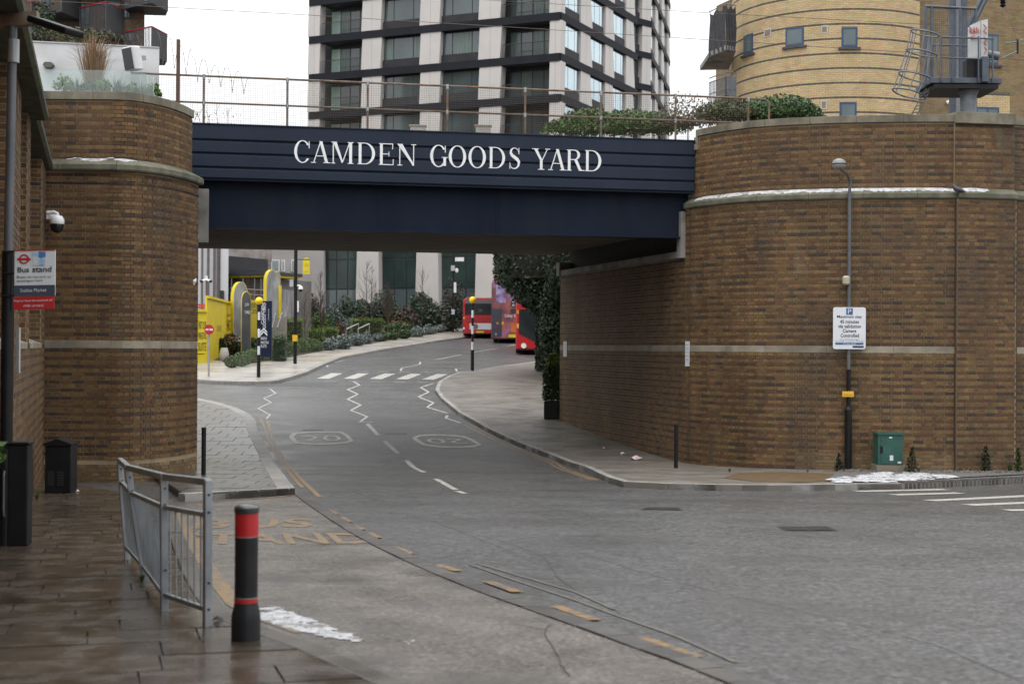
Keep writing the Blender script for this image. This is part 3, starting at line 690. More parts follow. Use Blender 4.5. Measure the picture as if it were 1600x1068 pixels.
# --- right abutment: tunnel far end -> corner -> bowed front -> beyond the frame
TF = (75 / 52, 42.7)
corner = lp(1070, 66.2)
rfront = [corner, lp(1083, 66.8), lp(1110, 67.9), lp(1180, 69.9), lp(1300, 71.3), lp(1428, 71.9), lp(1493, 72.0)]
r_tun = Path([TF, corner]); r_fr = Path(rfront, 8)
pil = [(9.63, 30.78), (11.0, 31.03)]
r_pil = Path(pil); r_end = Path([(11.02, 31.20), (12.6, 31.75), (14.5, 32.9)], 4)
LEDGE = Z(2.16)
RA = thing('brick_abutment', 'bowed brown brick bridge abutment behind the street lamp and green cabinet', 'abutment', (6.0, 33.0, -0.3))
def core(path, z0, z1, thick, parent, name='wall_core', material=None, q0=0, q1=None):
    vs, fs = path.sweep([(-0.004, z0), (-0.004, z1), (-thick, z1), (-thick, z0)], q0, q1 or path.L, 0.3); return fixn(MB().add(vs, fs).build(name, material or mortar_m, parent))
core(r_tun, -0.6, LEDGE, 0.4, RA); core(r_fr, -0.6, CB + 0.1, 0.35, RA); core(r_pil, -0.6, CB + 0.1, 0.35, RA); core(r_end, -0.6, CB + 0.1, 0.35, RA)
Z0R = -0.30
nob = lambda q, z: BB - 0.02 < z < BT + 0.02
# tunnel bricks and front bricks laid in the same courses (band replaces two courses)
off0 = BB - math.ceil((BB - Z0R) / 0.0755) * 0.0755
bricks(RA, r_tun, off0, LEDGE, brick_m, skip=nob, n_obj=40)
bricks(RA, r_fr, off0, CB, brick_m, skip=lambda q, z: nob(q, z) or (z < 0.38 and q > 3.2), n_obj=150)
PALP = dict(s=[(1.05, .80, .52), (.95, .72, .47), (1.2, .92, .60), (.8, .60, .42)], h=[(1.2, .94, .62), (1.0, .78, .52), (.85, .66, .46), (1.4, 1.15, .85)])
bricks(RA, r_fr, off0, 0.38, brick_m, pal=PALP, n_obj=30, skip=lambda q, z: q <= 3.2, name='plinth_brick')
bricks(RA, r_pil, off0, CB, brick_m, n_obj=60); bricks(RA, r_end, off0, CB, brick_m, skip=nob, n_obj=20)
bandp = [(0.006, BB + .002), (0.006, BT - .002), (-0.05, BT - .002), (-0.05, BB + .002)]
for p_, l_ in ((r_tun, 1.3), (r_fr, 1.25), (r_end, 1.2)): stones(p_, bandp, 0, p_.L, l_, 'band_stone', stone_m, RA, gap=0.006, jit=0.2)
corn = [(-0.10, CB), (0.05, CB), (0.07, CB + 0.03), (0.07, CF), (0.03, CF + 0.03), (-0.10, CT), (-0.20, CT)]
for p_ in (r_fr, r_pil, r_end): stones(p_, corn, 0, p_.L, 1.15, 'cornice_stone', moss_m, RA, gap=0.006)
up_fr = Path([r_fr.pt(q) + r_fr.nrm(q) * -0.10 for q in r_fr.s if q > 0.17]); up_pil = Path([(9.60, 30.90), (10.98, 31.14)]); up_end = r_end.off(-0.10)
CP0, CP1 = Z(4.97), Z(5.13)
def upcore(p_): core(p_, CB + 0.1, CP0, 0.35, RA, 'parapet_core')
for p_, n_ in ((up_fr, 110), (up_pil, 25), (up_end, 5)):
    upcore(p_); bricks(RA, p_, CT - 0.03, CP0, brick_m, n_obj=n_, name='parapet_brick', skip=(lambda q, z: q < 0.20 and z > Z(4.66)) if p_ is up_fr else None)
cop = [(0.045, CP0 + .004), (0.045, CP1), (-0.40, CP1 + 0.015), (-0.40, CP0 + .004)]
stones(up_fr, cop, 0.20, up_fr.L - 0.01, 1.0, 'coping_stone', coping_m, RA, gap=0.006)
stones(up_pil, [(0.09, CP0 - .03), (0.09, CP1 + .05), (-0.40, CP1 + .06), (-0.40, CP0 - .03)], -0.0, up_pil.L, 1.6, 'coping_stone', coping_m, RA)
stones(up_end, cop, 0.0, up_end.L, 1.0, 'coping_stone', coping_m, RA)
stones(up_fr, [(0.045, Z(4.66)), (0.045, Z(4.80)), (-0.38, Z(4.80)), (-0.38, Z(4.66))], 0.0, 0.20, 1, 'coping_stone', coping_m, RA)
stones(up_fr, [(0.043, Z(4.80)), (0.043, CP1 - .002), (-0.39, CP1 - .002), (-0.39, Z(4.80))], 0.13, 0.20, 1, 'coping_stone', coping_m, RA, gap=0.0)
for x_, y_ in ((9.612, 30.825), (11.018, 31.09)): MB().box((x_, y_, 2.75), (0.016, 0.075, 6.2)).build('joint_shade_strip', mat('joint', (0.065, 0.05, 0.036), 0.8), RA)  # dark strips cover the pilaster returns and paint their shade line
# expansion joints and conduit
for q_ in (0.2,): 
    c = r_fr.pt(q_); nn = r_fr.nrm(q_); c = c + nn * 0.006; MB().box((c.x, c.y, 2.9), (0.02, 0.012, 6.0), rz=math.atan2(r_fr.tan(q_).y, r_fr.tan(q_).x)).build('joint_shade_strip', mat('joint', (0.07, 0.06, 0.05), 0.8), RA)
# snow on the cornice
def cornice_snow(path, q0, q1, parent, seed, lo=0.01, patchy=0.0):
    rng = random.Random(seed); n = int((q1 - q0) / 0.05); vs = []
    for i in range(n + 1):
        q = q0 + (q1 - q0) * i / n; c = path.pt(q); nn = path.nrm(q); e = 0.030 + 0.028 * math.sin(q * 5.1) * rng.random() - 0.05 * rng.random()
        e -= 0.10 * patchy * (0.5 + 0.5 * math.sin(q * 9)) ; th = 0.022 * min(1, (i + 1) / 6, (n + 1 - i) / 6)
        for a, b in ((e, 0.004), (e - 0.02, th), (-0.085, th), (-0.10, 0.0)):
            zz = CF + 0.03 + (CT - CF - 0.03) * max(0, (0.03 - a) / 0.13); vs.append((c.x + nn.x * a, c.y + nn.y * a, zz + b))
    fs = [(4*i + j, 4*i + j + 1, 4*i + j + 5, 4*i + j + 4) for i in range(n) for j in range(3)]
    o = fixn(MB().add(vs, fs).build('snow_strip', snow_m, None, smooth=True)); return o
tag(cornice_snow(r_fr, 0.35, r_fr.L - 0.05, RA, 1), 'long strip of snow along the bowed cornice above the street lamp', 'snow')
tag(cornice_snow(r_pil, 0.05, 0.75, RA, 2), 'short strip of snow on the pilaster cornice beside the pigeon', 'snow')
# --- left abutment (round-ended)
ang = [R(a) for a in range(-90, 1, 9)]
lt_pts = [(-10.6, 26.93), (-7.55, 26.93)] + [(-7.55 + 1.09 * math.cos(a), 29.2 + 2.27 * math.sin(a)) for a in ang[1:]]
l_fr = Path(lt_pts); l_tun = Path([(-6.46, 29.22), (-6.7, 30.2), (-9.4, 39.5)])
LA = thing('brick_abutment', 'round ended brown brick abutment behind the black bin and railing', 'abutment', (-8.0, 28.5, -0.2))
core(l_fr, -0.6, CB + 0.1, 0.4, LA); core(l_tun, -0.6, LEDGE, 0.4, LA)
offl = BB - math.ceil((BB - (-0.1)) / 0.0755) * 0.0755
PLINTH = 0.42
bricks(LA, l_fr, offl, CB, brick_m, skip=lambda q, z: (BB - .02 < z < BT + .02) or z < PLINTH or q < 0.9, n_obj=210)
pl_path = l_fr.off(0.006)
bricks(LA, l_fr.off(0.004), offl, PLINTH, brick_m, pal=PALP, n_obj=60, name='plinth_brick', skip=lambda q, z: q < 0.9)
bricks(LA, l_tun, offl, LEDGE, brick_m, skip=nob, n_obj=0)
stones(l_fr, bandp, 0.9, l_fr.L, 1.1, 'band_stone', stone_m, LA, gap=0.006, jit=0.15)
stones(l_fr, [(a + (.04 if a > 0 else 0), z) for a, z in corn], 0.9, l_fr.L, 1.1, 'cornice_stone', moss_m, LA, gap=0.006)
lup = l_fr.off(-0.14)
LC0, LC1 = Z(4.66), Z(4.82)
core(lup, CB + 0.1, LC0, 0.35, LA, 'parapet_core'); bricks(LA, lup, CT - 0.03, LC0, brick_m, n_obj=180, name='parapet_brick', skip=lambda q, z: q < 0.7)
stones(lup, [(0.04, LC0 + .004), (0.04, LC1), (-0.42, LC1 + 0.01), (-0.42, LC0 + .004)], 0.7, lup.L, 0.95, 'coping_stone', coping_m, LA, gap=0.006)
tag(cornice_snow(l_fr, 2.1, 3.5, LA, 3, patchy=1.0), 'patchy snow on the cornice of the round ended abutment', 'snow')
# drip moulding line below the left cornice
vs, fs = l_fr.sweep([(0.004, CB - 0.24), (0.016, CB - 0.232), (0.016, CB - 0.222), (0.004, CB - 0.215)], 0.9, l_fr.L, 0.25); fixn(MB().add(vs, fs).build('cable', mat('black_plastic', (0.018, 0.018, 0.02), 0.5), LA))
# --- fill behind the abutments
def fill(name, poly, z0, z1, material):
    b = MB(); b.prism(poly, (0, 0, z0), (1, 0, 0), (0, 1, 0), (0, 0, 1), z1 - z0); return struct(fixn(b.build(name, material)))
fill('embankment', [(4.75, 34.0), (5.3, 33.0), (6.9, 31.9), (9.6, 31.45), (11.2, 31.75), (14.6, 33.4), (24, 39), (24, 43.0), (2.2, 43.0), (2.05, 42.4)], -0.5, Z(4.40), soil_m)
fill('embankment', [(-11, 27.6), (-7.9, 27.6), (-7.2, 28.8), (-7.1, 29.6), (-9.9, 39.3), (-24, 39.3), (-24, 30)], -0.5, Z(4.40), soil_m)

# --- bridge span
s_l, s_r = 71.2, 66.6
fl, fr = lp(296, s_l), lp(1084, s_r)
fd = (Vector(fr) - Vector(fl)).normalized(); fn = Vector((fd.y, -fd.x))   # towards the camera
fl = tuple(Vector(fl) - fd * 0.4); FLn = (Vector(fr) - Vector(fl)).length
RB = thing('railway_bridge', 'navy blue steel railway bridge spanning the road between brick abutments', 'bridge', (fl[0], fl[1], Z(2.6)), math.atan2(fd.y, fd.x))
bdir, bin_ = Vector((fd.x, fd.y, 0)), Vector((-fn.x, -fn.y, 0)); UP = Vector((0, 0, 1))
b0 = Vector((fl[0], fl[1], 0))
def bbox(x0, x1, y0, y1, z0, z1): # along, inward, height above eye
    M_ = Matrix((bdir, bin_, UP)).transposed().to_4x4(); M_.translation = b0 + bdir * (x0 + x1) / 2 + bin_ * (y0 + y1) / 2 + UP * Z((z0 + z1) / 2)
    return MB().box((0, 0, 0), (x1 - x0, y1 - y0, z1 - z0), mtx=M_)
FH0, FH1 = 3.68, 4.87; hh = FH1 - FH0
bbox(0, FLn, 0.045, 0.25, FH0 + 0.01, FH1 - 0.01).build('fascia_backing', navy_m, RB)
for a, b in ((0.0, 0.285), (0.315, 0.53), (0.56, 0.79), (0.82, 1.0)):
    z1, z0 = FH1 - a * hh, FH1 - b * hh
    pr = [(0.03, z0), (0.0, z0 + 0.03), (0.0, z1 - 0.012), (0.012, z1), (0.05, z1), (0.05, z0)]
    o = MB().prism([(p[0], Z(p[1])) for p in pr], b0, bin_, UP, bdir, FLn).build('fascia_plate', navy_m, RB); fixn(o)
bbox(0, FLn, -0.02, 0.34, FH1 + 0.002, FH1 + 0.025).build('top_flange', navy_m, RB)
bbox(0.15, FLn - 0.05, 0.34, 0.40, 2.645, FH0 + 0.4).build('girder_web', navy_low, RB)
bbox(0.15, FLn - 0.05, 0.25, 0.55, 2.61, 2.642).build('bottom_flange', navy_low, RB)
bbox(0, FLn, 0.05, 0.36, FH0 - 0.03, FH0 + 0.005).build('shadow_lip', navy_m, RB)
for xp in (594, 780, 786):
    p = px_plane(xp, 320, fl, fr); q = (p - b0).dot(bdir); bbox(q - 0.02, q + 0.02, 0.332, 0.339, 2.66, 3.66).build('seam_strip', navy_low, RB)
# deck and soffit beams between the girders
bbox(0.0, FLn + 2.0, 0.56, 10.4, 3.10, 4.35).build('deck', conc_m, RB)
k = 0; y = 0.75
while y < 9.3:
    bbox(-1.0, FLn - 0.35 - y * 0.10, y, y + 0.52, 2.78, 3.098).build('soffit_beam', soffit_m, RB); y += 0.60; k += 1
bbox(-2.5, FLn - 1.1, 9.5, 9.62, 3.12, 4.86).build('girder_web', navy_low, RB)
# bearing shelves
sh = Path([TF, corner]); vs, fs = sh.sweep([(0.10, LEDGE), (0.10, LEDGE + .15), (-0.4, LEDGE + .15), (-0.4, LEDGE)], 0.0, sh.L - 0.25); fixn(MB().add(vs, fs).build('bearing_shelf', conc_m, RB))
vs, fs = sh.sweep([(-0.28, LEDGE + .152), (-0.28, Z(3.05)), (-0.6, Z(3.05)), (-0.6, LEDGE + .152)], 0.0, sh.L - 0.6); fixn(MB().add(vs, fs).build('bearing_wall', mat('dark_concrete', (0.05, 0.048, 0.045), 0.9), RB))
vs, fs = sh.sweep([(0.12, LEDGE - .01), (0.12, Z(3.24)), (-0.16, Z(3.24)), (-0.16, LEDGE - .01)], sh.L - 0.24, sh.L - 0.0); fixn(MB().add(vs, fs).build('bearing_cheek', conc_m, RB))
vs, fs = sh.sweep([(0.13, LEDGE - .01), (0.13, Z(2.55)), (-0.3, Z(2.55)), (-0.3, LEDGE - .01)], 0.0, 0.3); fixn(MB().add(vs, fs).build('bearing_cheek', conc_m, RB))
MB().box((-6.52, 29.95, Z(2.72)), (0.22, 0.45, 1.12), rz=0.2).build('bearing_cheek', conc_m, RB)
# --- painted serif lettering
def arc(cx, cy, rx, ry, a0, a1, n=18): return [(cx + rx * math.cos(R(a0 + (a1 - a0) * i / n)), cy + ry * math.sin(R(a0 + (a1 - a0) * i / n))) for i in range(n + 1)]
def strip(o_, i_): return ('s', o_, i_)
def rect(x0, y0, x1, y1): return ('p', [(x0, y0), (x1, y0), (x1, y1), (x0, y1)])
SR = 0.035; ST = 0.13; HL = 0.04      # serif, stem, hairline
def stem(x, w=ST, y0=0, y1=1, s0=0.06, bot=True, top=True):
    g = [rect(x, y0, x + w, y1)]
    if bot: g.append(rect(x - s0, y0, x + w + s0, y0 + SR))
    if top: g.append(rect(x - s0, y1 - SR, x + w + s0, y1))
    return g
def diag(x0, y0, x1, y1, w): return ('p', [(x0, y0), (x0 + w, y0), (x1 + w, y1), (x1, y1)])
def bowl(cx, cy, rx, ry, a0, a1, thick, thin=HL):
    n = 24; o_, i_ = [], []
    for k in range(n + 1):
        a = R(a0 + (a1 - a0) * k / n); o_.append((cx + rx * math.cos(a), cy + ry * math.sin(a))); i_.append((cx + (rx - thick) * math.cos(a), cy + (ry - thin) * math.sin(a)))
    return strip(o_, i_)
def glyph(ch_):
    if ch_ == 'C': return 0.80, [bowl(.43, .5, .41, .52, 38, 322, .14), rect(.73, .66, .77, .98), ('p', [(.70, .80), (.77, .66), (.77, .80)])]
    if ch_ == 'G': return 0.88, [bowl(.43, .5, .41, .52, 38, 318, .14), rect(.73, .66, .77, .98), rect(.66, .04, .79, .42), rect(.58, .42, .87, .455)]
    if ch_ == 'O': return 0.86, [bowl(.43, .5, .42, .52, 0, 360, .14)]
    if ch_ == 'A': return 0.86, [diag(.08, 0, .41, 1, .05), diag(.66, 0, .37, 1, .14), rect(.22, .30, .66, .34), rect(-.02, 0, .22, SR), rect(.56, 0, .90, SR)]
    if ch_ == 'M': return 1.06, stem(.10, .05) + stem(.82, ST) + [('p', [(.11, 1), (.27, 1), (.56, .08), (.50, .02)]), ('p', [(.50, .02), (.56, .08), (.87, 1), (.82, 1)]), rect(.04, 1 - SR, .27, 1)]
    if ch_ == 'D': return 0.88, stem(.08, ST, s0=.05) + [bowl(.36, .5, .48, .50, -90, 90, .14), rect(.2, 0, .37, HL), rect(.2, 1 - HL, .37, 1)]
    if ch_ == 'E': return 0.78, stem(.08, ST, s0=.05) + [rect(.2, 0, .70, HL), rect(.2, 1 - HL, .68, 1), rect(.2, .49, .50, .53), rect(.68, 0, .72, .27), rect(.65, .74, .69, 1), rect(.48, .40, .515, .62)]
    if ch_ == 'N': return 0.94, [rect(.12, 0, .165, 1), rect(.03, 0, .26, SR), rect(.76, 0, .805, 1), rect(.67, 1 - SR, .90, 1), ('p', [(.02, 1), (.19, 1), (.80, 0), (.76, 0)]), ('p', [(.12, 1), (.26, 1), (.805, .06), (.805, 0), (.74, 0)])]
    if ch_ == 'S':
        P_ = [(.53, .80), (.48, .92), (.36, .985), (.22, .965), (.13, .87), (.12, .74), (.20, .63), (.34, .54), (.47, .45), (.55, .33), (.53, .17), (.43, .05), (.29, .015), (.15, .06), (.08, .21)]
        w_ = [.012, .02, .02, .028, .05, .065, .075, .08, .08, .07, .052, .03, .02, .02, .012]; o_, i_ = [], []
        for k, p in enumerate(P_):
            t = (Vector(P_[min(k+1, len(P_)-1)]) - Vector(P_[max(k-1, 0)])).normalized(); n_ = Vector((-t.y, t.x)); o_.append(Vector(p) + n_ * w_[k]); i_.append(Vector(p) - n_ * w_[k])
        return 0.66, [strip(o_, i_), rect(.53, .70, .565, 1.0), rect(.055, .0, .09, .30)]
    if ch_ == 'Y': return 0.86, stem(.39, ST, 0, .46, top=False, s0=.09) + [('p', [(.39, .46), (.52, .44), (.24, 1), (.09, 1)]), ('p', [(.47, .44), (.52, .44), (.78, 1), (.735, 1)]), rect(0, 1 - SR, .33, 1), rect(.64, 1 - SR, .88, 1)]
    if ch_ == 'R': return 0.88, stem(.08, ST, s0=.05) + [bowl(.38, .755, .29, .245, -90, 90, .13), rect(.2, 1 - HL, .40, 1), rect(.2, .51, .40, .55), ('p', [(.38, .52), (.53, .52), (.72, .08), (.58, .08)]), rect(.60, .0, .88, .04), ('p', [(.58, .08), (.72, .08), (.80, 0), (.64, 0)])]
lx = [('C', 22, 85), ('A', 90, 160), ('M', 163, 256), ('D', 265, 338), ('E', 347, 411), ('N', 418, 496), ('G', 545, 615), ('O', 617, 686), ('O', 693, 762), ('D', 770, 838), ('S', 848, 896), ('Y', 938, 1006), ('A', 1002, 1068), ('R', 1070, 1140), ('D', 1140, 1208)]
fz = Z(FH1) - 0.655 * hh
LH = 0.485
for c_, a, b in lx:
    pa = px_plane(450 + a / 2.4615, 245, fl, fr); pb = px_plane(450 + b / 2.4615, 245, fl, fr); w_, shapes = glyph(c_)
    q0, q1 = (pa - b0).dot(bdir), (pb - b0).dot(bdir); mb = MB(); k_ = (q1 - q0) / w_
    Pt = lambda p, j: b0 + bdir * (q0 + p[0] * k_) + UP * (fz + p[1] * LH) - bin_ * (0.004 + 0.0012 * j)
    for j, s_ in enumerate(shapes):
        if s_[0] == 'p': mb.add([Pt(p, j) for p in s_[1]], [tuple(range(len(s_[1])))])
        else:
            n_ = len(s_[1]); mb.add([Pt(p, j) for p in list(s_[1]) + list(s_[2])], [(i, i + 1, n_ + i + 1, n_ + i) for i in range(n_ - 1)])
    mb.build('letter', letter_m, RB)

# --- rusty rail fence with wire mesh along the bridge edge
rust_m = mat('rusty_steel', (0.13, 0.075, 0.045), 0.75, (0.19, 0.17, 0.15), scale=5, stain=(0.22, 0.12, 0.05), stain_scale=3, metal=0.2)
wire_m = mat('mesh_wire', (0.12, 0.10, 0.08), 0.6, metal=0.5)
FE = thing('mesh_fence', 'rusty tube railing with wire mesh on top of the navy bridge', 'fence', tuple(b0 + UP * Z(FH1)), math.atan2(fd.y, fd.x))
off_in = 0.12
def fpt(q, h): return b0 + bdir * q + bin_ * off_in + UP * Z(h)
posts = []
for xp in (318, 449, 575, 700, 822, 941, 1058, 1172):
    p = px_plane(xp, 180, fl, fr); posts.append((p - b0).dot(bdir))
for q in posts:
    MB().tube([fpt(q, FH1 + .02), fpt(q, 5.93)], 0.024, 8).build('post', rust_m, FE, smooth=True)
    MB().tube([fpt(q, 5.88), fpt(q, 5.985)], 0.034, 8).build('clamp', mat('galv', (0.35, 0.36, 0.37), 0.5, (0.26, 0.27, 0.28), scale=6, metal=0.4), FE, smooth=True)
    MB().tube([fpt(q, 5.31), fpt(q, 5.40)], 0.034, 8).build('clamp', MATS['galv'], FE, smooth=True)
q_e = posts[-1]
MB().tube([fpt(-0.9, 5.95), fpt(q_e, 5.95), fpt(q_e + 0.42, 5.94), fpt(q_e + 0.50, 5.88), fpt(q_e + 0.52, 5.7), fpt(q_e + .52, 5.15)], 0.022, 8).build('top_rail', rust_m, FE, smooth=True)
MB().tube([fpt(-0.9, 5.36), fpt(q_e + .1, 5.36)], 0.022, 8).build('middle_rail', rust_m, FE, smooth=True)
ends = [-0.9] + posts
for a, b in zip(ends, ends[1:]):
    mb = MB(); q = a + 0.03
    while q < b - 0.02:
        mb.box((0, 0, 0), (0.0035, 0.0035, 5.94 - FH1 - .02), mtx=Matrix.Translation(fpt(q, (5.94 + FH1 + .02) / 2) - bin_ * 0.03)); q += 0.052
    h_ = FH1 + 0.06
    while h_ < 5.93:
        M_ = Matrix((bdir, bin_, UP)).transposed().to_4x4(); M_.translation = fpt((a + b) / 2, h_) - bin_ * 0.03; mb.box((0, 0, 0), (b - a - .03, 0.0035, 0.0035), mtx=M_); h_ += 0.052
    mb.build('wire_mesh', wire_m, FE)
# ================================================================== OLD WALL ON THE LEFT
black_m = mat('black_paint', (0.008, 0.008, 0.009), 0.42, (0.012, 0.012, 0.013), scale=5, spec=0.25)
galv_m = MATS['galv']
grey_pole = mat('grey_pole', (0.13, 0.137, 0.15), 0.5, (0.10, 0.107, 0.115), scale=4, metal=0.3)
white_m = mat('white_plastic', (0.74, 0.75, 0.76), 0.4, (0.68, 0.69, 0.70), scale=5)
dark_glass = mat('dark_glass', (0.012, 0.013, 0.015), 0.08)
wl_d = Vector((-0.29, 1.0)).normalized()
wpt = lambda d: Vector((WX(d), d))
moss_d = mat('mossy_dark_stone', (0.085, 0.078, 0.055), 0.85, (0.04, 0.042, 0.025), scale=5, bump=0.5, stain=(0.06, 0.075, 0.025), stain_scale=2.2, stain_lo=.55, stain_hi=.62, obj_rand=0.1)
LW = thing('retaining_wall', 'old brick wall with piers and stone copings along the wet pavement', 'wall', (WX(18), 18, 0.3))
def lwpath(d0, d1, out=0.0):
    p = Path([wpt(d0), wpt(d1)]); return p.off(out) if out else p
D0, D1 = 5.0, 26.86
base = lwpath(D0, D1)
for a_, b_3, z_ in ((-22.0, 4.98, Z(9.0)),):  # wall's unseen run behind the camera, added tall to shade this side
    core(lwpath(a_, b_3), -0.2, z_, 0.6, LW, 'wall_core', mat('far_brick', (0.075, 0.052, 0.032), 0.85, (0.05, 0.035, 0.023), scale=9))
core(base, -0.2, BB, 0.5, LW); offw = BB - math.ceil((BB - 0.0) / 0.0755) * 0.0755
bricks(LW, base, offw, BB, brick_m, n_obj=90)
piers = [(5.0, 8.5), (10.6, 12.7), (16.6, 18.4), (20.2, 20.9), (25.2, 26.86)]
for a, b in piers:
    p_ = lwpath(a, b); core(p_, BB, CB, 0.5, LW, 'pier_core'); bricks(LW, p_, BB, CB, brick_m, n_obj=25, name='pier_brick')
    for e in (a, b):                      # pier returns
        c = wpt(e); nn = base.nrm(1.0)
        ret = Path([c - nn * 0.24, c]) if e == a else Path([c, c - nn * 0.24])
        core(ret, BB, CB, 0.02, LW, 'pier_core'); bricks(LW, ret, BB, CB, brick_m, n_obj=0)
for (a0, a), (b, b1) in zip(piers, piers[1:]):
    p_ = lwpath(a, b, -0.24); core(p_, BT, CB, 0.3, LW, 'panel_core'); bricks(LW, p_, BT, CB, brick_m, n_obj=30, name='panel_brick')
    sp = lwpath(a + .01, b - .01); stones(sp, [(0.015, BB + .003), (0.015, BT - 0.06), (-0.235, BT + 0.03), (-0.235, BB + .003)], 0, sp.L, 1.3, 'sill_stone', stone_m, LW)
nearc = lwpath(5.0, 20.9, 0.10); farc = lwpath(20.9, 26.86, -0.02)
for p_ in (nearc, farc):
    stones(p_, [(-0.34, CB + .004), (0.10, CB + .004), (0.15, CB + 0.05), (0.15, CF + .01), (0.05, CF + 0.05), (-0.12, CT + 0.06), (-0.34, CT + .06)], 0, p_.L, 1.1, 'cornice_stone', moss_d, LW, gap=0.008)
upw = lwpath(5.0, 20.9, -0.05); upf = lwpath(20.9, 26.86, -0.16)  # near parapet is carried up out of view to shade wall and pavement
for p_, t in ((upw, Z(9.0)), (upf, Z(4.66))):
    core(p_, CT + .06, t, 0.3, LW, 'parapet_core'); bricks(LW, p_, CT + .065, t, brick_m, n_obj=20, name='parapet_brick')
    stones(p_, [(0.08, t + .004), (0.08, t + .16), (-0.34, t + .18), (-0.34, t + .004)], 0, p_.L, 1.0, 'coping_stone', moss_d, LW)
# thin pale conduit on the wall
c = wpt(17.6) + base.nrm(1) * 0.03; MB().box((c.x, c.y, at(38, 547, 17.6).z), (0.05, 0.03, 0.56), rz=-0.28).build('conduit_strip', mat('pale_metal', (0.42, 0.42, 0.42), 0.5), LW)

# --- lamp column with bracket, bus stand flag on it
pc = gp(8, 852, 0.10); pd = pc.y; SL = thing('street_lamp', 'grey and black lamp column with bracket lantern beside the old wall', 'street lamp', tuple(pc))
s_ = F / pd
mid = at(13, 392, pd); top = at(20, 30, pd)
MB().tube([pc, pc + (mid - pc) * 0.33], 0.085, 14).build('base_sleeve', black_m, SL, smooth=True)
MB().tube([pc, mid], 0.062, 14).build('lower_shaft', black_m, SL, smooth=True)
MB().tube([mid, top], 0.045, 14).build('upper_shaft', grey_pole, SL, smooth=True)
t2 = at(21, 98, pd); MB().tube([t2, at(21.5, 62, pd)], 0.056, 14).build('collar', mat('galv_light', (0.42, 0.43, 0.44), 0.45, metal=0.4), SL, smooth=True)
a0, a1 = at(-20, 28, pd), at(60, 36, pd); dv = (a1 - a0)
MB().box((0, 0, 0), (dv.length, 0.10, 0.13), mtx=Matrix.Translation((a0 + a1) / 2) @ Matrix.Rotation(-math.atan2(dv.z, dv.x), 4, 'Y').inverted() @ Matrix.Rotation(-2 * 0, 4, 'Y')).build('bracket_arm', rust_m, SL)
h0, h1 = at(57, 32, pd - .1), at(117, 52, pd - .35); dv = h1 - h0
q_ = dv.to_track_quat('X', 'Z').to_matrix().to_4x4(); q_.translation = (h0 + h1) / 2
hd = MB().box((0, 0, 0), (dv.length, 0.26, 0.07), mtx=q_).build('lantern', black_m, SL, bevel=0.02)
q2 = q_.copy(); q2.translation = q_.translation + dv * 0.12 - Vector((0, 0, 0.037)); MB().box((0, 0, 0), (dv.length * 0.55, 0.18, 0.01), mtx=q2).build('lens', mat('lens', (0.45, 0.36, 0.22), 0.3), SL)
# flag
fx0, fx1 = at(22, 391, pd - .08), at(86, 390, pd - .02)
sr = (fx1 - fx0); fw = sr.length; sr = sr.normalized(); su = Vector((0, 0, 1)); sn = sr.cross(su)
BS = thing('bus_stand_sign', 'white bus stand flag with red ring and red lower plate on the lamp column', 'sign', tuple(at(22, 483, pd - .08)))
hgt = (at(22, 391, pd).z - at(22, 463, pd).z); red_h = (at(22, 463, pd).z - at(22, 483, pd).z)
o0 = at(22, 463, pd - .08)
def panel(nm, o, w, h, t, m_, par, bev=0.0): return MB().prism([(0, 0), (w, 0), (w, h), (0, h)], Vector(o) - sn * t, sr, su, sn, t).build(nm, m_, par, bevel=bev)
red_m = mat('sign_red', (0.45, 0.016, 0.02), 0.4, (0.38, 0.014, 0.018), scale=5); ink = mat('sign_black', (0.02, 0.02, 0.025), 0.5); slate = mat('sign_slate', (0.045, 0.06, 0.09), 0.45)
sign_white = mat('sign_white', (0.62, 0.65, 0.68), 0.4, (0.56, 0.59, 0.62), scale=4)
panel('flag_panel', o0, fw, hgt, 0.03, sign_white, BS, 0.004)
panel('lower_plate', o0 - su * (red_h + .004) - sr * 0.008, fw, red_h, 0.02, red_m, BS, 0.003)
P2 = lambda u, v: o0 + sr * fw * u + su * hgt * v
panel('slate_band', P2(0.0, 0.0) + sn * 0.0035, fw, hgt * 0.235, 0.003, slate, BS); panel('red_edge', P2(0, .975) + sn * 0.0035, fw, hgt * .025, 0.003, red_m, BS)
flat_text('lettering', 'Bus', P2(.08, .515), sr, su, fw * .28, hgt * .115, ink, BS, .005, .018); flat_text('lettering', 'stand', P2(.44, .515), sr, su, fw * .47, hgt * .125, ink, BS, .005, .018)
flat_text('lettering', 'Buses do not pick up', P2(.07, .375), sr, su, fw * .83, hgt * .068, ink, BS, .005)
flat_text('lettering', 'passengers here', P2(.07, .295), sr, su, fw * .62, hgt * .068, ink, BS, .005)
flat_text('lettering', 'Stables Market', P2(.15, .09), sr, su, fw * .64, hgt * .075, sign_white, BS, .008)
lo = o0 - su * (red_h + .004)
flat_text('lettering', 'Engines must be switched off', lo + su * red_h * .56, sr, su, fw * .94, red_h * .22, sign_white, BS, .006)
flat_text('lettering', 'whilst on stand', lo + sr * fw * .22 + su * red_h * .2, sr, su, fw * .50, red_h * .2, sign_white, BS, .006)
rc = P2(.235, .80)
def ring2(c, r0, r1, ax, ay, n=28):
    return [c + ax * math.cos(2*math.pi*i/n) * r0 + ay * math.sin(2*math.pi*i/n) * r0 for i in range(n)] + [c + ax * math.cos(2*math.pi*i/n) * r1 + ay * math.sin(2*math.pi*i/n) * r1 for i in range(n)], [(i, (i+1) % n, n + (i+1) % n, n + i) for i in range(n)]
v_, f_ = ring2(rc + sn * .004, fw * .125, fw * .085, sr, su); fixn(MB().add(v_, f_).build('roundel_ring', red_m, BS))
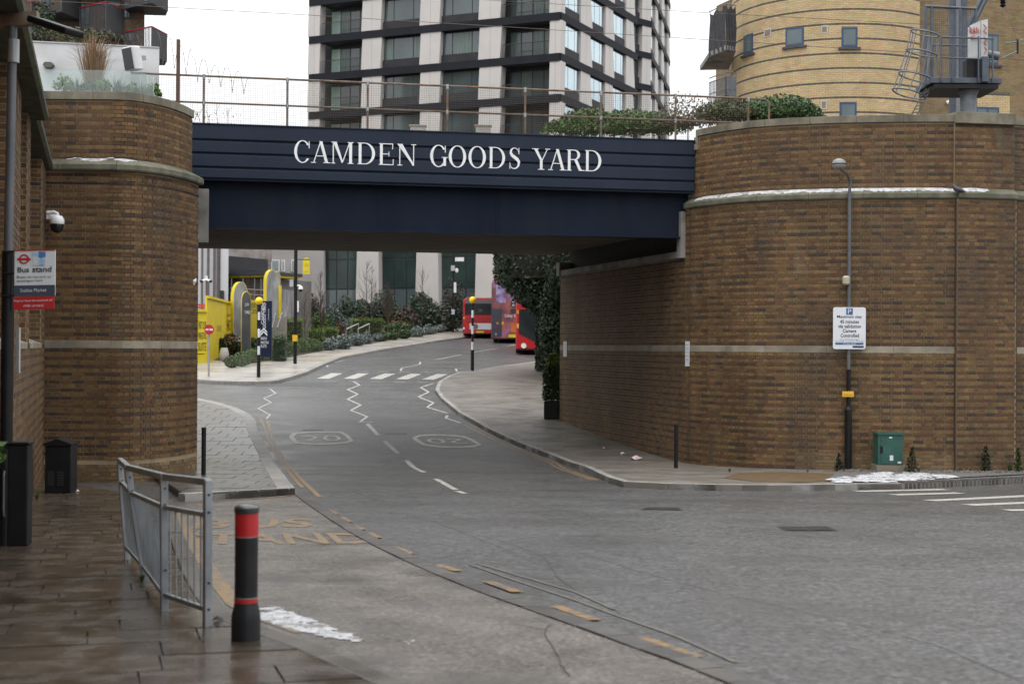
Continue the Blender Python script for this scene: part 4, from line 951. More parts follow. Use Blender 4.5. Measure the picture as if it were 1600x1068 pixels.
panel('roundel_bar', rc - sr * fw * .16 - su * fw * .028 + sn * .007, fw * .32, fw * .056, .002, red_m, BS)
panel('sticker', P2(.44, .66) + sn * .006, fw * .32, hgt * .30, .003, mat('sticker_blue', (0.20, 0.42, 0.66), 0.5, (0.62, 0.60, 0.56), scale=17, stain=(0.05, 0.16, 0.40), stain_scale=12, stain_lo=0.5, stain_hi=0.58), BS)
for v in (.02, .5, .97):
    p = P2(0, v); MB().tube([p, p - sr * 0.1], 0.012, 6).build('bracket', black_m, BS)
# --- cabinets and bin by the wall
def cab_at(px, py, d=None): p = gp(px, py, 0.10); return p
c1 = gp(25, 853, 0.10)
CB1 = thing('utility_cabinet', 'tall black street cabinet with rounded handle beside the lamp column', 'cabinet', tuple(c1), rz=0.12)
w1 = 35 / (F / c1.y); h1_ = 158 / (F / c1.y)
MB().box(c1 + Vector((0, .10, h1_ / 2)), (w1 * .9, 0.22, h1_), rz=0.12).build('body', black_m, CB1, bevel=0.015)
MB().box(c1 + Vector((0, .10, h1_ + 0.016)), (w1 * .9 + .03, 0.25, 0.03), rz=0.12).build('lid', black_m, CB1, bevel=0.01)
MB().tube([c1 + Vector((-.10, -.06, h1_ * .75)), c1 + Vector((-.10, -.075, h1_ * .7)), c1 + Vector((-.10, -.075, h1_ * .35)), c1 + Vector((-.10, -.06, h1_ * .3))], 0.012, 6).build('handle', mat('worn_edge', (0.10, 0.10, 0.105), 0.4), CB1)
c2 = gp(89, 770, 0.10); s2 = F / c2.y; w2, h2 = 40 / s2, 80 / s2
BN = thing('utility_cabinet', 'black cabinet with pitched top and louvres against the round brick abutment', 'cabinet', tuple(c2), rz=0.05)
MB().box(c2 + Vector((0, .2, h2 * .46)), (w2, 0.4, h2 * .92), rz=0.05).build('body', black_m, BN, bevel=0.012)
MB().prism([(-w2 * .54, 0), (w2 * .54, 0), (w2 * .54, .03), (0, .11), (-w2 * .54, .03)], c2 + Vector((0, -.02, h2 * .925)), (1, .05, 0), (0, 0, 1), (-.05, 1, 0), 0.44).build('pitched_top', black_m, BN)
for k in range(9):
    for sx in (-.1, .1): MB().box(c2 + Vector((sx * .75 - .02, -.006, h2 * (.16 + .032 * k))), (.10, .012, .012), rz=0.05).build('louvre', mat('louvre_grey', (0.035, 0.035, 0.038), 0.5), BN)
for px_, py_, z_ in ((94, 704, .0), (88, 769, .0)):
    pass
# --- dome camera by the wall corner
dc = at(89, 350, 26.3); CC = thing('security_camera', 'white and black dome security camera on the round brick abutment corner', 'camera', tuple(dc - Vector((0, 0, .18))))
MB().box((dc.x - .17, dc.y + .30, dc.z + .17), (.05, .62, .16)).build('wall_plate', white_m, CC); MB().tube([dc + Vector((-.17, .0, .2)), dc + Vector((-.06, 0, .22)), dc + Vector((0, 0, .2)), dc + Vector((0, 0, .12))], .035, 8).build('bracket', white_m, CC, smooth=True)
MB().lathe([(.02, .17), (.09, .15), (.125, .10), (.135, .03), (.125, .0)], dc, 18).build('housing', white_m, CC, smooth=True)
MB().lathe([(.118, 0), (.12, -.04), (.105, -.10), (.07, -.145), (.02, -.165)], dc, 18).build('dome', dark_glass, CC, smooth=True)
bc = at(301, 440, 28.95); C2 = thing('security_camera', 'small tube camera on the side of the round brick abutment', 'camera', tuple(bc))
MB().tube([bc + Vector((-.12, 0, 0)), bc + Vector((0, -.02, .03))], .02, 6).build('bracket', galv_m, C2)
MB().tube([bc + Vector((0, .12, .05)), bc + Vector((.03, -.12, -.03))], .055, 10).build('housing', white_m, C2, smooth=True)
MB().tube([bc + Vector((.0, .05, -.05)), bc + Vector((-.01, .05, -.30)), bc + Vector((.02, .05, -.36)), bc + Vector((.03, .05, -.1))], .010, 6).build('cable', black_m, C2)
# --- bollard
b_ = gp(384, 999, 0.10); k9 = 0.90 / 0.90
BO = thing('bollard', 'black bollard with two red bands on the wet pavement edge', 'bollard', tuple(b_))
rub = mat('bollard_black', (0.012, 0.013, 0.015), 0.42, (0.017, 0.018, 0.020), scale=8, spec=0.3)
s_ = F / b_.y; hB = 212 / s_; r_ = 18.3 / s_
MB().lathe([(r_ * 1.24, 0), (r_ * 1.24, .13), (r_ * 1.18, .17), (r_ * 1.02, .215), (r_ * .98, .24), (r_ * .98, .27)], b_, 32).build('base_skirt', rub, BO, smooth=True)
MB().lathe([(r_ * .975, .26), (r_ * .985, hB * .93)], b_, 32).build('shaft', rub, BO, smooth=True)
MB().lathe([(r_ * .99, hB * .255), (r_ * .99, hB * .31)], b_, 32).build('red_band', red_m, BO, smooth=True)
rb = MB().lathe([(r_ * .995, hB * .765), (r_ * .995, hB * .935)], b_, 32).build('red_band', red_m, BO, smooth=True)
for z in (.315, .762): MB().lathe([(r_ * .992, hB * z - .003), (r_ * 1.0, hB * z), (r_ * .992, hB * z + .003)], b_, 32).build('trim_ring', mat('grey_trim', (.22, .22, .22), .5), BO, smooth=True)
MB().lathe([(r_ * 1.03, hB * .935), (r_ * 1.05, hB * .945), (r_ * 1.05, hB * .975), (r_ * .93, hB * .985), (r_ * .5, hB * .997), (.005, hB)], b_, 32).build('cap', mat('bollard_cap', (.035, .038, .042), .33, coat=.2), BO, smooth=True)
# --- pedestrian railing
rail_m = mat('galvanised_rail', (0.30, 0.33, 0.36), 0.42, (0.22, 0.245, 0.27), scale=5, metal=0.55, stain=(0.36, 0.37, 0.38), stain_scale=4)
rb_ = [gp(324, 978, .10), gp(257, 953, .10), gp(228, 905, .10), gp(200, 873, .10)]
rt_ = [at(324.5, 749, rb_[0].y), at(256, 741, rb_[1].y), at(199, 727, rb_[2].y - .1), at(187, 716, rb_[3].y)]
GR = thing('pedestrian_railing', 'galvanised steel pedestrian railing with a bent panel on the wet pavement', 'railing', tuple(rb_[1]))
def beam(a, b, w, d_, nm, par, m_, side):
    a, b = Vector(a), Vector(b); z = (b - a).normalized(); x = Vector(side) - z * z.dot(Vector(side)); x.normalize(); y = z.cross(x)
    M_ = Matrix((x, y, z)).transposed().to_4x4(); M_.translation = (a + b) / 2
    return MB().box((0, 0, 0), (w, d_, (b - a).length), mtx=M_).build(nm, m_, par, bevel=0.004)
dirs = [(rb_[1] - rb_[0]).normalized(), (rb_[2] - rb_[0]).normalized(), (rb_[3] - rb_[1]).normalized(), (rb_[3] - rb_[2]).normalized()]
for k, (p, t) in enumerate(zip(rb_, rt_)):
    po = beam(p - Vector((0, 0, .05)), t, .05, .05, 'post', GR, rail_m, dirs[k])
    for f_ in (.12, .3, .78, .9):
        c = p.lerp(t, f_); nrm_ = Vector((.5, -.86, 0)); MB().tube([c + nrm_ * .02, c + nrm_ * .033], .008, 6).build('bolt', black_m, po)
for k in range(3):
    a, b, at_, bt = rb_[k], rb_[k+1], rt_[k], rt_[k+1]; d_ = (b - a).normalized()
    L = lambda u, v: (a.lerp(at_, v)).lerp(b.lerp(bt, v), u)
    beam(L(0, .985), L(1, .985), .045, .045, 'top_rail', GR, rail_m, (0, 0, 1)); beam(L(.02, .76), L(.98, .76), .032, .032, 'middle_rail', GR, rail_m, (0, 0, 1)); beam(L(.02, .115), L(.98, .115), .032, .032, 'bottom_rail', GR, rail_m, (0, 0, 1))
    n = max(4, int((b - a).length / .105))
    for i in range(1, n): beam(L(i / n, .12), L(i / n, .755), .012, .012, 'baluster', GR, rail_m, d_)
# --- posts at the tunnel mouths
for px_, y0, y1, off, lab in ((318, 670, 741, .12, 'thin black post on the pavement beside the round brick abutment'), (1056, 665, 731, .11, 'thin black post at the corner of the bowed abutment')):
    p = gp(px_, y1, off); s_ = F / p.y; hh_ = (y1 - y0) / s_
    T_ = thing('bollard', lab, 'bollard', tuple(p)); MB().tube([p, p + Vector((0, 0, hh_))], .045, 12).build('shaft', black_m, T_, smooth=True)
    MB().lathe([(.05, hh_), (.05, hh_ + .02), (.03, hh_ + .035)], p, 12).build('cap', black_m, T_, smooth=True)
# --- street lamp in front of the bowed abutment
lb = gp(1325, 733, .13); LD = lb.y; s_ = F / LD
S2 = thing('street_lamp', 'slim street lamp with small round lantern in front of the bowed abutment', 'street lamp', tuple(lb))
zz = lambda y: at(1325, y, LD).z
MB().tube([lb, Vector((lb.x, lb.y, zz(640)))], .078, 16).build('base_sleeve', black_m, S2, smooth=True)
MB().lathe([(.078, 0), (.06, .05), (.048, .08)], (lb.x, lb.y, zz(640)), 16).build('shoulder', black_m, S2, smooth=True)
MB().tube([Vector((lb.x, lb.y, zz(638))), Vector((lb.x, lb.y, zz(577)))], .046, 16).build('lower_shaft', black_m, S2, smooth=True)
MB().tube([Vector((lb.x, lb.y, zz(578))), Vector((lb.x, lb.y, zz(300)))], .040, 14).build('upper_shaft', grey_pole, S2, smooth=True)
T0 = Vector((lb.x, lb.y, zz(300))); T1 = at(1311, 262, LD - .5)
MB().tube([T0, T0 + Vector((0, -.01, .22)), T0.lerp(T1, .45) + Vector((.05, 0, .16)), T0.lerp(T1, .8) + Vector((.02, 0, .06)), T1], [.035, .034, .032, .03, .03], 12).build('bracket_arm', grey_pole, S2, smooth=True)
hdm = mat('lantern_grey', (.30, .31, .30), .5, (.22, .22, .21), scale=6)
MB().lathe([(.03, -.10), (.09, -.09), (.15, -.03), (.155, .02), (.13, .09), (.06, .13), (.01, .14)], T1 + Vector((0, 0, .06)), 20).build('lantern', hdm, S2, smooth=True)
MB().lathe([(.156, -.012), (.163, 0), (.156, .012)], T1 + Vector((0, 0, .075)), 20).build('lantern_rim', black_m, S2, smooth=True)
MB().lathe([(.05, -.10), (.08, -.07), (.085, .06), (.05, .10)], Vector((lb.x - .07, lb.y - .02, zz(438))), 12).build('sensor_box', mat('cream_plastic', (.48, .44, .33), .5), S2, smooth=True)
for y_ in (500, 530):
    MB().lathe([(.047, -.02), (.05, 0), (.047, .02)], Vector((lb.x, lb.y, zz(y_))), 12).build('strap', grey_pole, S2)
# parking sign and yellow tag
PS = thing('parking_sign', 'large white parking sign with blue P square on the slim street lamp', 'sign', (lb.x, lb.y - .05, zz(545)))
X = Vector((1, 0, 0)); sr, su, sn = X, Vector((0, 0, 1)), Vector((0, -1, 0))
p0 = at(1301.5, 545, LD - .06); p1 = at(1353, 480, LD - .06); w_, h_ = p1.x - p0.x, p1.z - p0.z
rr = .05
def rrect(w, h, r, n=5): return [(cx + r * math.cos(R(a)), cy + r * math.sin(R(a))) for cx, cy, a0 in ((w - r, r, -90), (w - r, h - r, 0), (r, h - r, 90), (r, r, 180)) for a in [a0 + 90 * i / n for i in range(n + 1)]]
PW = mat('parking_white', (0.66, 0.68, 0.72), 0.4, (0.61, 0.63, 0.67), scale=3)
blue_m = mat('sign_blue', (0.035, 0.12, 0.30), .4)
MB().prism(rrect(w_, h_, rr), p0 - sn * .012, sr, su, sn, .012).build('panel', PW, PS)
Q = lambda u, v: p0 + sr * w_ * u + su * h_ * v
pan = lambda nm, u0, v0, u1, v1, m_, l=.003: MB().prism([(0, 0), (w_ * (u1 - u0), 0), (w_ * (u1 - u0), h_ * (v1 - v0)), (0, h_ * (v1 - v0))], Q(u0, v0), sr, su, sn, l).build(nm, m_, PS)
pan('blue_square', .40, .82, .60, .98, blue_m); flat_text('lettering', 'P', Q(.45, .84), sr, su, w_ * .10, h_ * .12, PW, PS, .006)
for t_, u0, u1, v in (('Maximum stay', .12, .88, .725), ('45 minutes', .21, .79, .615), ('via validation', .155, .85, .505), ('Camera', .30, .71, .395), ('Controlled', .23, .79, .285)):
    flat_text('lettering', t_, Q(u0, v), sr, su, w_ * (u1 - u0), h_ * .085, ink, PS, .004, .012)
for t_, u0, u1, v in (('Terms and conditions apply', .20, .80, .215), ('See signage in car park for full details', .08, .93, .17)): flat_text('lettering', t_, Q(u0, v), sr, su, w_ * (u1 - u0), h_ * .03, ink, PS, .004)
pan('blue_strip', .07, .105, .93, .155, blue_m); flat_text('lettering', 'Private Land', Q(.31, .113), sr, su, w_ * .38, h_ * .034, PW, PS, .005)
pan('navy_strip', .60, .035, .94, .08, mat('sign_navy', (.03, .03, .10), .4))
YT = thing('warning_tag', 'small yellow warning plate on the black part of the slim street lamp', 'sign', (lb.x, lb.y - .06, zz(618)))
ym = mat('sign_yellow', (0.72, 0.42, 0.02), .45)
q0 = at(1316, 619.5, LD - .06); q1 = at(1334, 611, LD - .06); MB().prism([(0, 0), (q1.x - q0.x, 0), (q1.x - q0.x, q1.z - q0.z), (0, q1.z - q0.z)], q0, sr, su, sn, .006).build('plate', ym, YT)
flat_text('lettering', 'Do not cover', q0 + sr * .03 + su * .025, sr, su, (q1.x - q0.x) - .06, .035, ink, YT, .008)
# green cabinet
g0 = gp(1390, 729, .13); g0 = at(1390, 729, 30.35); GD = g0.y; s_ = F / GD
GC = thing('utility_cabinet', 'dark green metal street cabinet on a concrete plinth by the wall', 'cabinet', (g0.x, g0.y, G(GD) + .13))
gm = mat('green_paint', (.018, .085, .066), .45, (.014, .068, .053), scale=4, stain=(.03, .10, .075), stain_scale=3)
gx0, gx1 = at(1371, 700, GD).x, at(1410, 700, GD).x; gz0, gz1 = at(1390, 726, GD).z, at(1390, 679, GD).z; gw, gh = gx1 - gx0, gz1 - gz0; gc = (gx0 + gx1) / 2
MB().box((gc + .02, GD + .18, (gz0 + G(GD) + .05) / 2), (gw + .10, .5, gz0 - G(GD) - .05)).build('plinth', mat('plinth_concrete', (.20, .175, .13), .9), GC)
MB().box((gc, GD + .17, gz0 + gh / 2 + .001), (gw, .42, gh)).build('body', gm, GC, bevel=.006)
MB().prism([(-gw * .53, 0), (gw * .53, 0), (gw * .51, .045), (-gw * .51, .045)], (gc, GD - .07, gz1 + .002), (1, 0, 0), (0, 0, 1), (0, 1, 0), .48).build('lid', gm, GC)
dr = MB().box((gc + .025, GD - .045, gz0 + gh * .49), (gw * .86, .014, gh * .93)).build('door', gm, GC, bevel=.004)
MB().box((gc - gw * .36, GD - .058, gz0 + gh * .52), (.05, .02, .14)).build('handle', black_m, dr)
MB().box((gc + .02, GD - .056, gz0 + gh * .24), (.075, .006, .11)).build('notice', sign_white, dr); MB().box((gc + .19, GD - .056, gz0 + gh * .09), (.075, .006, .04)).build('notice', sign_white, dr); MB().box((gc - .0, GD - .056, gz0 + gh * .915), (.06, .006, .03)).build('notice', sign_white, dr)
# notices on the tunnel wall
tw = Path([TF, corner])
for px_, y0, y1, lab in ((884, 533, 557, 'small pale notice at the far end of the tunnel wall'), (1075, 533, 572, 'tall white notice at the near corner of the tunnel wall')):
    # where that ray meets the wall
    a_, b_2 = (TF, corner) if px_ < 1000 else (tuple(r_fr.pt(0)), tuple(r_fr.pt(.18)))
    p = px_plane(px_, (y0 + y1) / 2, a_, b_2); t_ = (Vector(b_2) - Vector(a_)).normalized(); nn = Vector((t_.y, -t_.x, 0)); s_ = F / p.y; hh_ = (y1 - y0) / s_; ww = .33 if px_ < 1000 else .17
    T_ = thing('notice_board', lab, 'notice', tuple(p - Vector((0, 0, hh_ / 2))))
    M_ = Matrix((Vector((t_.x, t_.y, 0)), -nn, Vector((0, 0, 1)))).transposed().to_4x4(); M_.translation = p + nn * .016
    MB().box((0, 0, 0), (ww, .014, hh_), mtx=M_).build('board', sign_white, T_)
    for k in range(5 if px_ > 1000 else 4):
        M2 = M_.copy(); M2.translation = p + nn * .025 + Vector((0, 0, hh_ * (.36 - .15 * k))); MB().box((0, 0, 0), (ww * .6, .002, hh_ * .02), mtx=M2).build('print_line', mat('print_grey', (.30, .31, .32), .6), T_)
# pigeon on the cornice
pg = at(1497, 302, 30.72); pgm = mat('pigeon_grey', (.05, .055, .07), .6, (.09, .095, .11), scale=30)
PG = thing('pigeon', 'dark grey pigeon perched on the snowy cornice', 'bird', tuple(pg))
MB().tube([pg + Vector((.16, .0, .035)), pg + Vector((.10, 0, .055)), pg + Vector((.03, 0, .085)), pg + Vector((-.04, 0, .10)), pg + Vector((-.085, 0, .135)), pg + Vector((-.10, 0, .17)), pg + Vector((-.115, 0, .185))], [.012, .03, .055, .058, .036, .026, .012], 10).build('body', pgm, PG, smooth=True)
MB().tube([pg + Vector((-.118, 0, .178)), pg + Vector((-.14, 0, .170))], [.008, .002], 6).build('beak', ink, PG)
for s_ in (-.02, .02): MB().tube([pg + Vector((-.01, s_, .06)), pg + Vector((-.012, s_, .012))], .006, 5).build('leg', mat('pigeon_leg', (.25, .08, .07), .6), PG)
# weeds and mossy drains at the foot of the wall
green_l = mat('leaf', (1, 1, 1), .55, (.85, .85, .85), scale=5, attr=True, spec=.3)
DG = [(.020, .035, .014), (.028, .048, .018), (.015, .026, .012)]; MG = [(.05, .09, .025), (.07, .12, .03), (.04, .07, .02)]; BR = [(.16, .10, .05), (.12, .08, .045), (.20, .14, .08)]
def cone_plant(px_, pb, pt, wid, lab, cols, d=None):
    p = gp(px_, pb, .13); p = at(px_, pb, min(p.y, 30.62)); p.z = G(p.y) + .13; s_ = F / p.y; hh_ = (pb - pt) / s_; ww = wid / s_
    T_ = thing('evergreen_tuft', lab, 'plant', tuple(p)); mb = MB(); rng = random.Random(px_)
    for i in range(420):
        t = rng.random() ** 1.3; a = rng.uniform(0, 6.28); r = ww / 2 * (1 - t) ** .7 * math.sqrt(rng.random()); q = p + Vector((math.cos(a) * r, math.sin(a) * r * .6, t * hh_)); sz = .035
        leaves(mb, q, (.02, .02, .02), 1, sz, cols, rng=rng)
    mb.build('foliage', green_l, T_); MB().tube([p, p + Vector((0, 0, hh_ * .8))], [.02, .006], 6).build('stem', mat('bark', (.07, .05, .035), .9, (.045, .034, .025), scale=14, bump=.5), T_)
cone_plant(1425, 737, 698, 26, 'bushy dark evergreen tuft right beside the green cabinet', [(.014, .022, .010), (.03, .04, .014), (.05, .05, .015)])
cone_plant(1540, 727, 687, 24, 'tall dark evergreen tuft against the pilaster base', [(.014, .022, .010), (.02, .03, .012)])
cone_plant(1591, 725, 688, 14, 'narrow green weed at the picture edge below the wall', MG + DG)
cone_plant(1311, 734, 708, 18, 'low dusty mossy tuft behind the street lamp base', [(.06, .055, .035), (.04, .04, .022)])
rng = random.Random(3)
def weed(px_, py, n, h, lab, cols=MG, off=.12):
    p = gp(px_, py, off)
    if px_ > 1100: p = at(px_, py, min(p.y, 30.7 if px_ > 1300 else 31.3)); p.z = G(p.y) + off
    T_ = thing('weed', lab, 'weed', tuple(p)); mb = MB(); blades(mb, p, n, h, h * .5, .012, cols, rng=random.Random(int(px_ * 7))); mb.build('foliage', green_l, T_)
weed(1140, 737, 26, .10, 'tiny green weed where the bowed wall meets the sand')
weed(1262, 737, 18, .09, 'tiny weed at the wall foot before the lamp column')
weed(1578, 727, 60, .22, 'clump of green grass beside the narrow weed at the wall')
weed(1500, 728, 60, .08, 'low grass fringe along the foot of the pilaster', )
weed(222, 908, 40, .07, 'small grass tuft at the foot of the leaning railing post', off=.10)
weed(58, 780, 30, .12, 'weed growing out of the old wall foot by the bin', off=.10)
mbp = gp(2, 735, .10); PL = thing('leafy_plant', 'bright green leaves at the picture edge beside the tall black cabinet', 'plant', tuple(Vector((at(2, 700, 12.0).x, 12.0, G(12) + .1))))
pp = at(-2, 706, 12.0); mb = MB(); leaves(mb, pp, (.05, .08, .15), 40, .05, [(.06, .13, .03), (.09, .17, .04)], rng=random.Random(8)); mb.build('foliage', green_l, PL)
MB().tube([(pp.x - .06, 12, G(12) + .08), pp + Vector((-.05, 0, 0)), pp + Vector((0, 0, .12))], .006, 5).build('stem', MATS['bark'], PL)
# litter
def litter(px_, py, size, m_, lab, off=.115, seed=0):
    p = gp(px_, py, off); rng = random.Random(seed + int(px_)); vs = []; n = 7
    for i in range(n): a = 6.28 * i / n; r = size * rng.uniform(.5, 1); vs.append(p + Vector((math.cos(a) * r, math.sin(a) * r * .8, rng.uniform(.0, .4) * size)))
    vs.append(p + Vector((0, 0, size * .7))); o = MB().add(vs, [(i, (i + 1) % n, n) for i in range(n)]).build('litter', m_); tag(o, lab, 'litter')
wl_ = mat('litter_white', (.6, .6, .6), .6, (.45, .2, .15), scale=20)
litter(994, 718, .16, wl_, 'crumpled white and red bag on the tunnel pavement'); litter(972, 709, .09, wl_, 'flat white scrap on the tunnel pavement near the wall'); litter(944, 700, .06, wl_, 'small pale scrap far along the tunnel wall foot')
litter(946, 749.5, .05, mat('litter_green', (.10, .5, .06), .4), 'bright green bottle top at the kerb corner', off=.01); litter(1311, 751, .05, mat('litter_blue', (.1, .35, .55), .4), 'small blue scrap in front of the snow heap', off=.13)
litter(119, 767, .06, wl_, 'crumpled white paper beside the black bin', off=.105); litter(104, 769, .05, sign_white, 'flat white scrap at the foot of the black bin', off=.105)
litter(340, 971, .06, black_m, 'dark wet leaf litter at the foot of the railing end post', off=.10)
# ================================================================== ABOVE THE LEFT ABUTMENT
stucco = mat('white_render', (.62, .63, .64), .7, (.55, .56, .57), scale=1.5, stain=(.48, .49, .49), stain_scale=1.1)
DT = Z(4.40)
wa, wb = at(30, 71, 31.0), at(247, 77, 31.6); wv = (wb - wa); wv.z = 0
PWL = thing('white_wall', 'white rendered terrace wall above the round ended abutment', 'wall', ((wa.x + wb.x) / 2, 31.3, DT), math.atan2(wv.y, wv.x))
for nm, z0, z1, t, m_ in (('wall_panel', DT - .1, wb.z + .02, .2, stucco), ('wall_cap', wb.z + .022, wb.z + .05, .24, mat('cap_grey', (.45, .46, .47), .6))):
    M_ = Matrix.Rotation(math.atan2(wv.y, wv.x), 4, 'Z'); M_.translation = Vector(((wa.x + wb.x) / 2, (wa.y + wb.y) / 2 + .1, (z0 + z1) / 2)); MB().box((0, 0, 0), (wv.length, t, z1 - z0), mtx=M_).build(nm, m_, PWL)
SP = thing('loudspeaker', 'white box loudspeaker tilted down from the white terrace wall', 'loudspeaker', tuple(at(207, 111, 31.1)))
c = at(207, 92, 31.05); s_ = F / 31.05
M_ = Matrix.Translation(c) @ Matrix.Rotation(R(-28), 4, 'Z') @ Matrix.Rotation(R(10), 4, 'X') @ Matrix.Rotation(R(-4), 4, 'Y')
MB().box((0, 0, 0), (23 / s_, .26, 37 / s_), mtx=M_).build('cabinet', mat('speaker_white', (.66, .67, .68), .5), SP, bevel=.03)
M2 = M_ @ Matrix.Translation((-.01, -.134, 0)); MB().box((0, 0, 0), (19 / s_, .01, 33 / s_), mtx=M2).build('grille', mat('grille_grey', (.07, .075, .08), .7), SP)
M3 = M_ @ Matrix.Translation((.1, .2, 0)); MB().box((0, 0, 0), (.05, .2, .1), mtx=M3).build('bracket', galv_m, SP)
OL = thing('wall_light', 'flat oval bulkhead light on the white terrace wall', 'light', tuple(at(74.5, 106, 31.0)))
c = at(74.5, 101, 31.0); MB().prism([(-.11, 0), (-.07, -.06), (.07, -.06), (.11, 0), (.07, .06), (-.07, .06)], c, (1, 0, 0), (0, 0, 1), (0, 1, 0), .2).build('housing', mat('bulkhead', (.10, .095, .085), .5), OL)
# glass balustrade panes along the coping
glass_m = mat('balustrade_glass', (.80, .90, .88), .05, (.78, .88, .86), scale=1, trans=.93, spec=.5)
GB = thing('glass_balustrade', 'frameless glass balustrade on the coping of the round ended abutment', 'balustrade', (-8.3, 27.2, LC1))
gpath = lup.off(-0.20); q = 1.0
while q < gpath.L - 1.45:
    e = min(q + .95, gpath.L - 1.3); h_ = .45
    vs, fs = gpath.sweep([(0.006, LC1 + .01), (0.006, LC1 + h_), (-0.006, LC1 + h_), (-0.006, LC1 + .01)], q, e - .02, .2); fixn(MB().add(vs, fs).build('pane', glass_m, GB)); q = e
    c = gpath.pt(e - .01); MB().box((c.x, c.y, LC1 + .06), (.03, .04, .12)).build('clamp', galv_m, GB)
# terrace planting behind the glass
rng = random.Random(11)
def shrub(name, lab, c, rad, n, size, cols, cat='shrub', group=None, stem=True, lumps=6, flat=True, shell=.45, seed=None, base=None):
    c = Vector(c); T_ = thing(name, lab, cat, (c.x, c.y, base if base is not None else c.z - rad[2]), group=group); mb = MB()
    leaves(mb, c, rad, n, size, cols, rng=random.Random(seed or int(abs(c.x * 91 + c.y * 37 + c.z * 13))), lumps=lumps, flat_bottom=flat, shell=shell); mb.build('foliage', green_l, T_)
    if stem: MB().tube([(c.x, c.y, base if base is not None else c.z - rad[2]), (c.x, c.y, c.z)], [.03, .015], 6).build('stem', MATS['bark'], T_)
    return T_
for px_, lab, cols, kind in ((100, 'yellow green leafy shrub at the near end of the terrace planting', [(.10, .17, .03), (.06, .11, .02)], 0), (120, 'dark feathery grass clump behind the terrace glass', [(.035, .07, .03), (.05, .09, .04)], 1), (138, 'low green shrub between the grasses behind the terrace glass', MG, 0), (163, 'bright leafy shrub below the dry grasses behind the glass', [(.08, .15, .04), (.05, .10, .03)], 0), (185, 'thin grass clump below the loudspeaker', [(.05, .09, .04)], 1), (203, 'pale leafy shrub directly below the loudspeaker', [(.10, .17, .06), (.06, .11, .04)], 0), (222, 'spiky grass near the end of the terrace glass', [(.05, .09, .04)], 1), (240, 'tall green shrub at the last terrace pane', [(.05, .11, .03), (.07, .13, .03)], 0)):
    d_ = 28.1 if px_ < 190 else 28.7; c = at(px_, 139 + (px_ - 100) * .07, d_)
    if kind == 0: shrub('terrace_shrub', lab, c, (.20, .2, .25), 260, .05, cols, base=LC1 - .1)
    else:
        T_ = thing('terrace_grass', lab, 'grass', (c.x, c.y, LC1 - .1)); mb = MB(); blades(mb, (c.x, c.y, LC1 - .05), 130, .55, .3, .012, cols, rng=rng); mb.build('foliage', green_l, T_)
T_ = thing('dry_grass', 'tall dry straw coloured grass in front of the white terrace wall', 'grass', tuple(at(146, 135, 30.2))); mb = MB(); c = at(146, 140, 30.2)
blades(mb, c, 620, 1.25, .62, .010, [(.30, .20, .11), (.22, .14, .08), (.36, .26, .16)], rng=rng, droop=.35); mb.build('foliage', green_l, T_)
# dark climbing shrubs beyond the terrace wall
shrub('terrace_shrub', 'wiry brown and green climber above the white terrace wall', at(118, 62, 33), (1.0, .5, .35), 700, .05, [(.03, .05, .015), (.08, .06, .03), (.05, .07, .02)], shell=.1, base=DT)
shrub('terrace_shrub', 'dark climber hanging beside the balconies at the wall top', at(66, 45, 33), (.30, .4, .75), 500, .05, [(.02, .04, .012), (.03, .055, .018)], shell=.1, base=DT)
# rusty stanchion and coils of razor wire
pr_ = px_plane(278, 165, fl, fr); RP = thing('stanchion', 'tall rusty iron stanchion above the round ended abutment', 'post', (pr_.x, pr_.y, Z(FH1)))
MB().box((pr_.x, pr_.y - .0, (Z(FH1) - .3 + at(278, 62, pr_.y).z) / 2), (.07, .07, at(278, 62, pr_.y).z - Z(FH1) + .3)).build('upright', mat('dark_rust', (.075, .04, .028), .8, (.11, .06, .04), scale=7), RP)
def coil(p0, p1, r, turns, lab):
    p0, p1 = Vector(p0), Vector(p1); rng = random.Random(int(p0.x * 10)); n = turns * 22; pts = []
    d_ = (p1 - p0).normalized(); a = Vector((0, 0, 1)); b = d_.cross(a)
    for i in range(n + 1):
        t = i / n; w = 2 * math.pi * turns * t; rr_ = r * (1 + .15 * math.sin(w * .37)); pts.append(p0.lerp(p1, t) + a * math.cos(w) * rr_ + (b * .8 + d_ * .3) * math.sin(w) * rr_)
    T_ = thing('razor_wire', lab, 'wire', tuple(p0 - Vector((0, 0, r)))); MB().tube(pts, .005, 4).build('coil', wire_m, T_)
    mb = MB()
    for p in pts[::4]: mb.box(p, (.03, .004, .012), rz=rng.uniform(0, 3))
    mb.build('barb', wire_m, T_)
coil(at(165, 62, 32), at(225, 64, 32), .12, 5, 'loose razor wire coil along the top of the white terrace wall')
coil(at(245, 72, 31.6), at(300, 100, 31.6), .32, 3, 'large razor wire loops around the rusty stanchion'); coil(at(300, 105, 31.5), at(390, 135, 31.5), .24, 5, 'razor wire trailing over the mesh fence on the bridge')
T_ = thing('bramble', 'thin leafless bramble behind the mesh fence over the round abutment', 'plant', tuple(at(320, 195, 32.2))); mb = MB(); rg = random.Random(2)
for i in range(5): branch(mb, at(300 + i * 14, 196, 32.3), (rg.uniform(-.5, .5), 0, 1), .35, .006, 2, rg, .6, 2)
mb.build('twigs', MATS['bark'], T_); mb = MB(); leaves(mb, at(330, 185, 32.3), (.8, .2, .25), 60, .03, [(.08, .05, .03)], rng=rg, shell=.1); mb.build('foliage', green_l, T_)

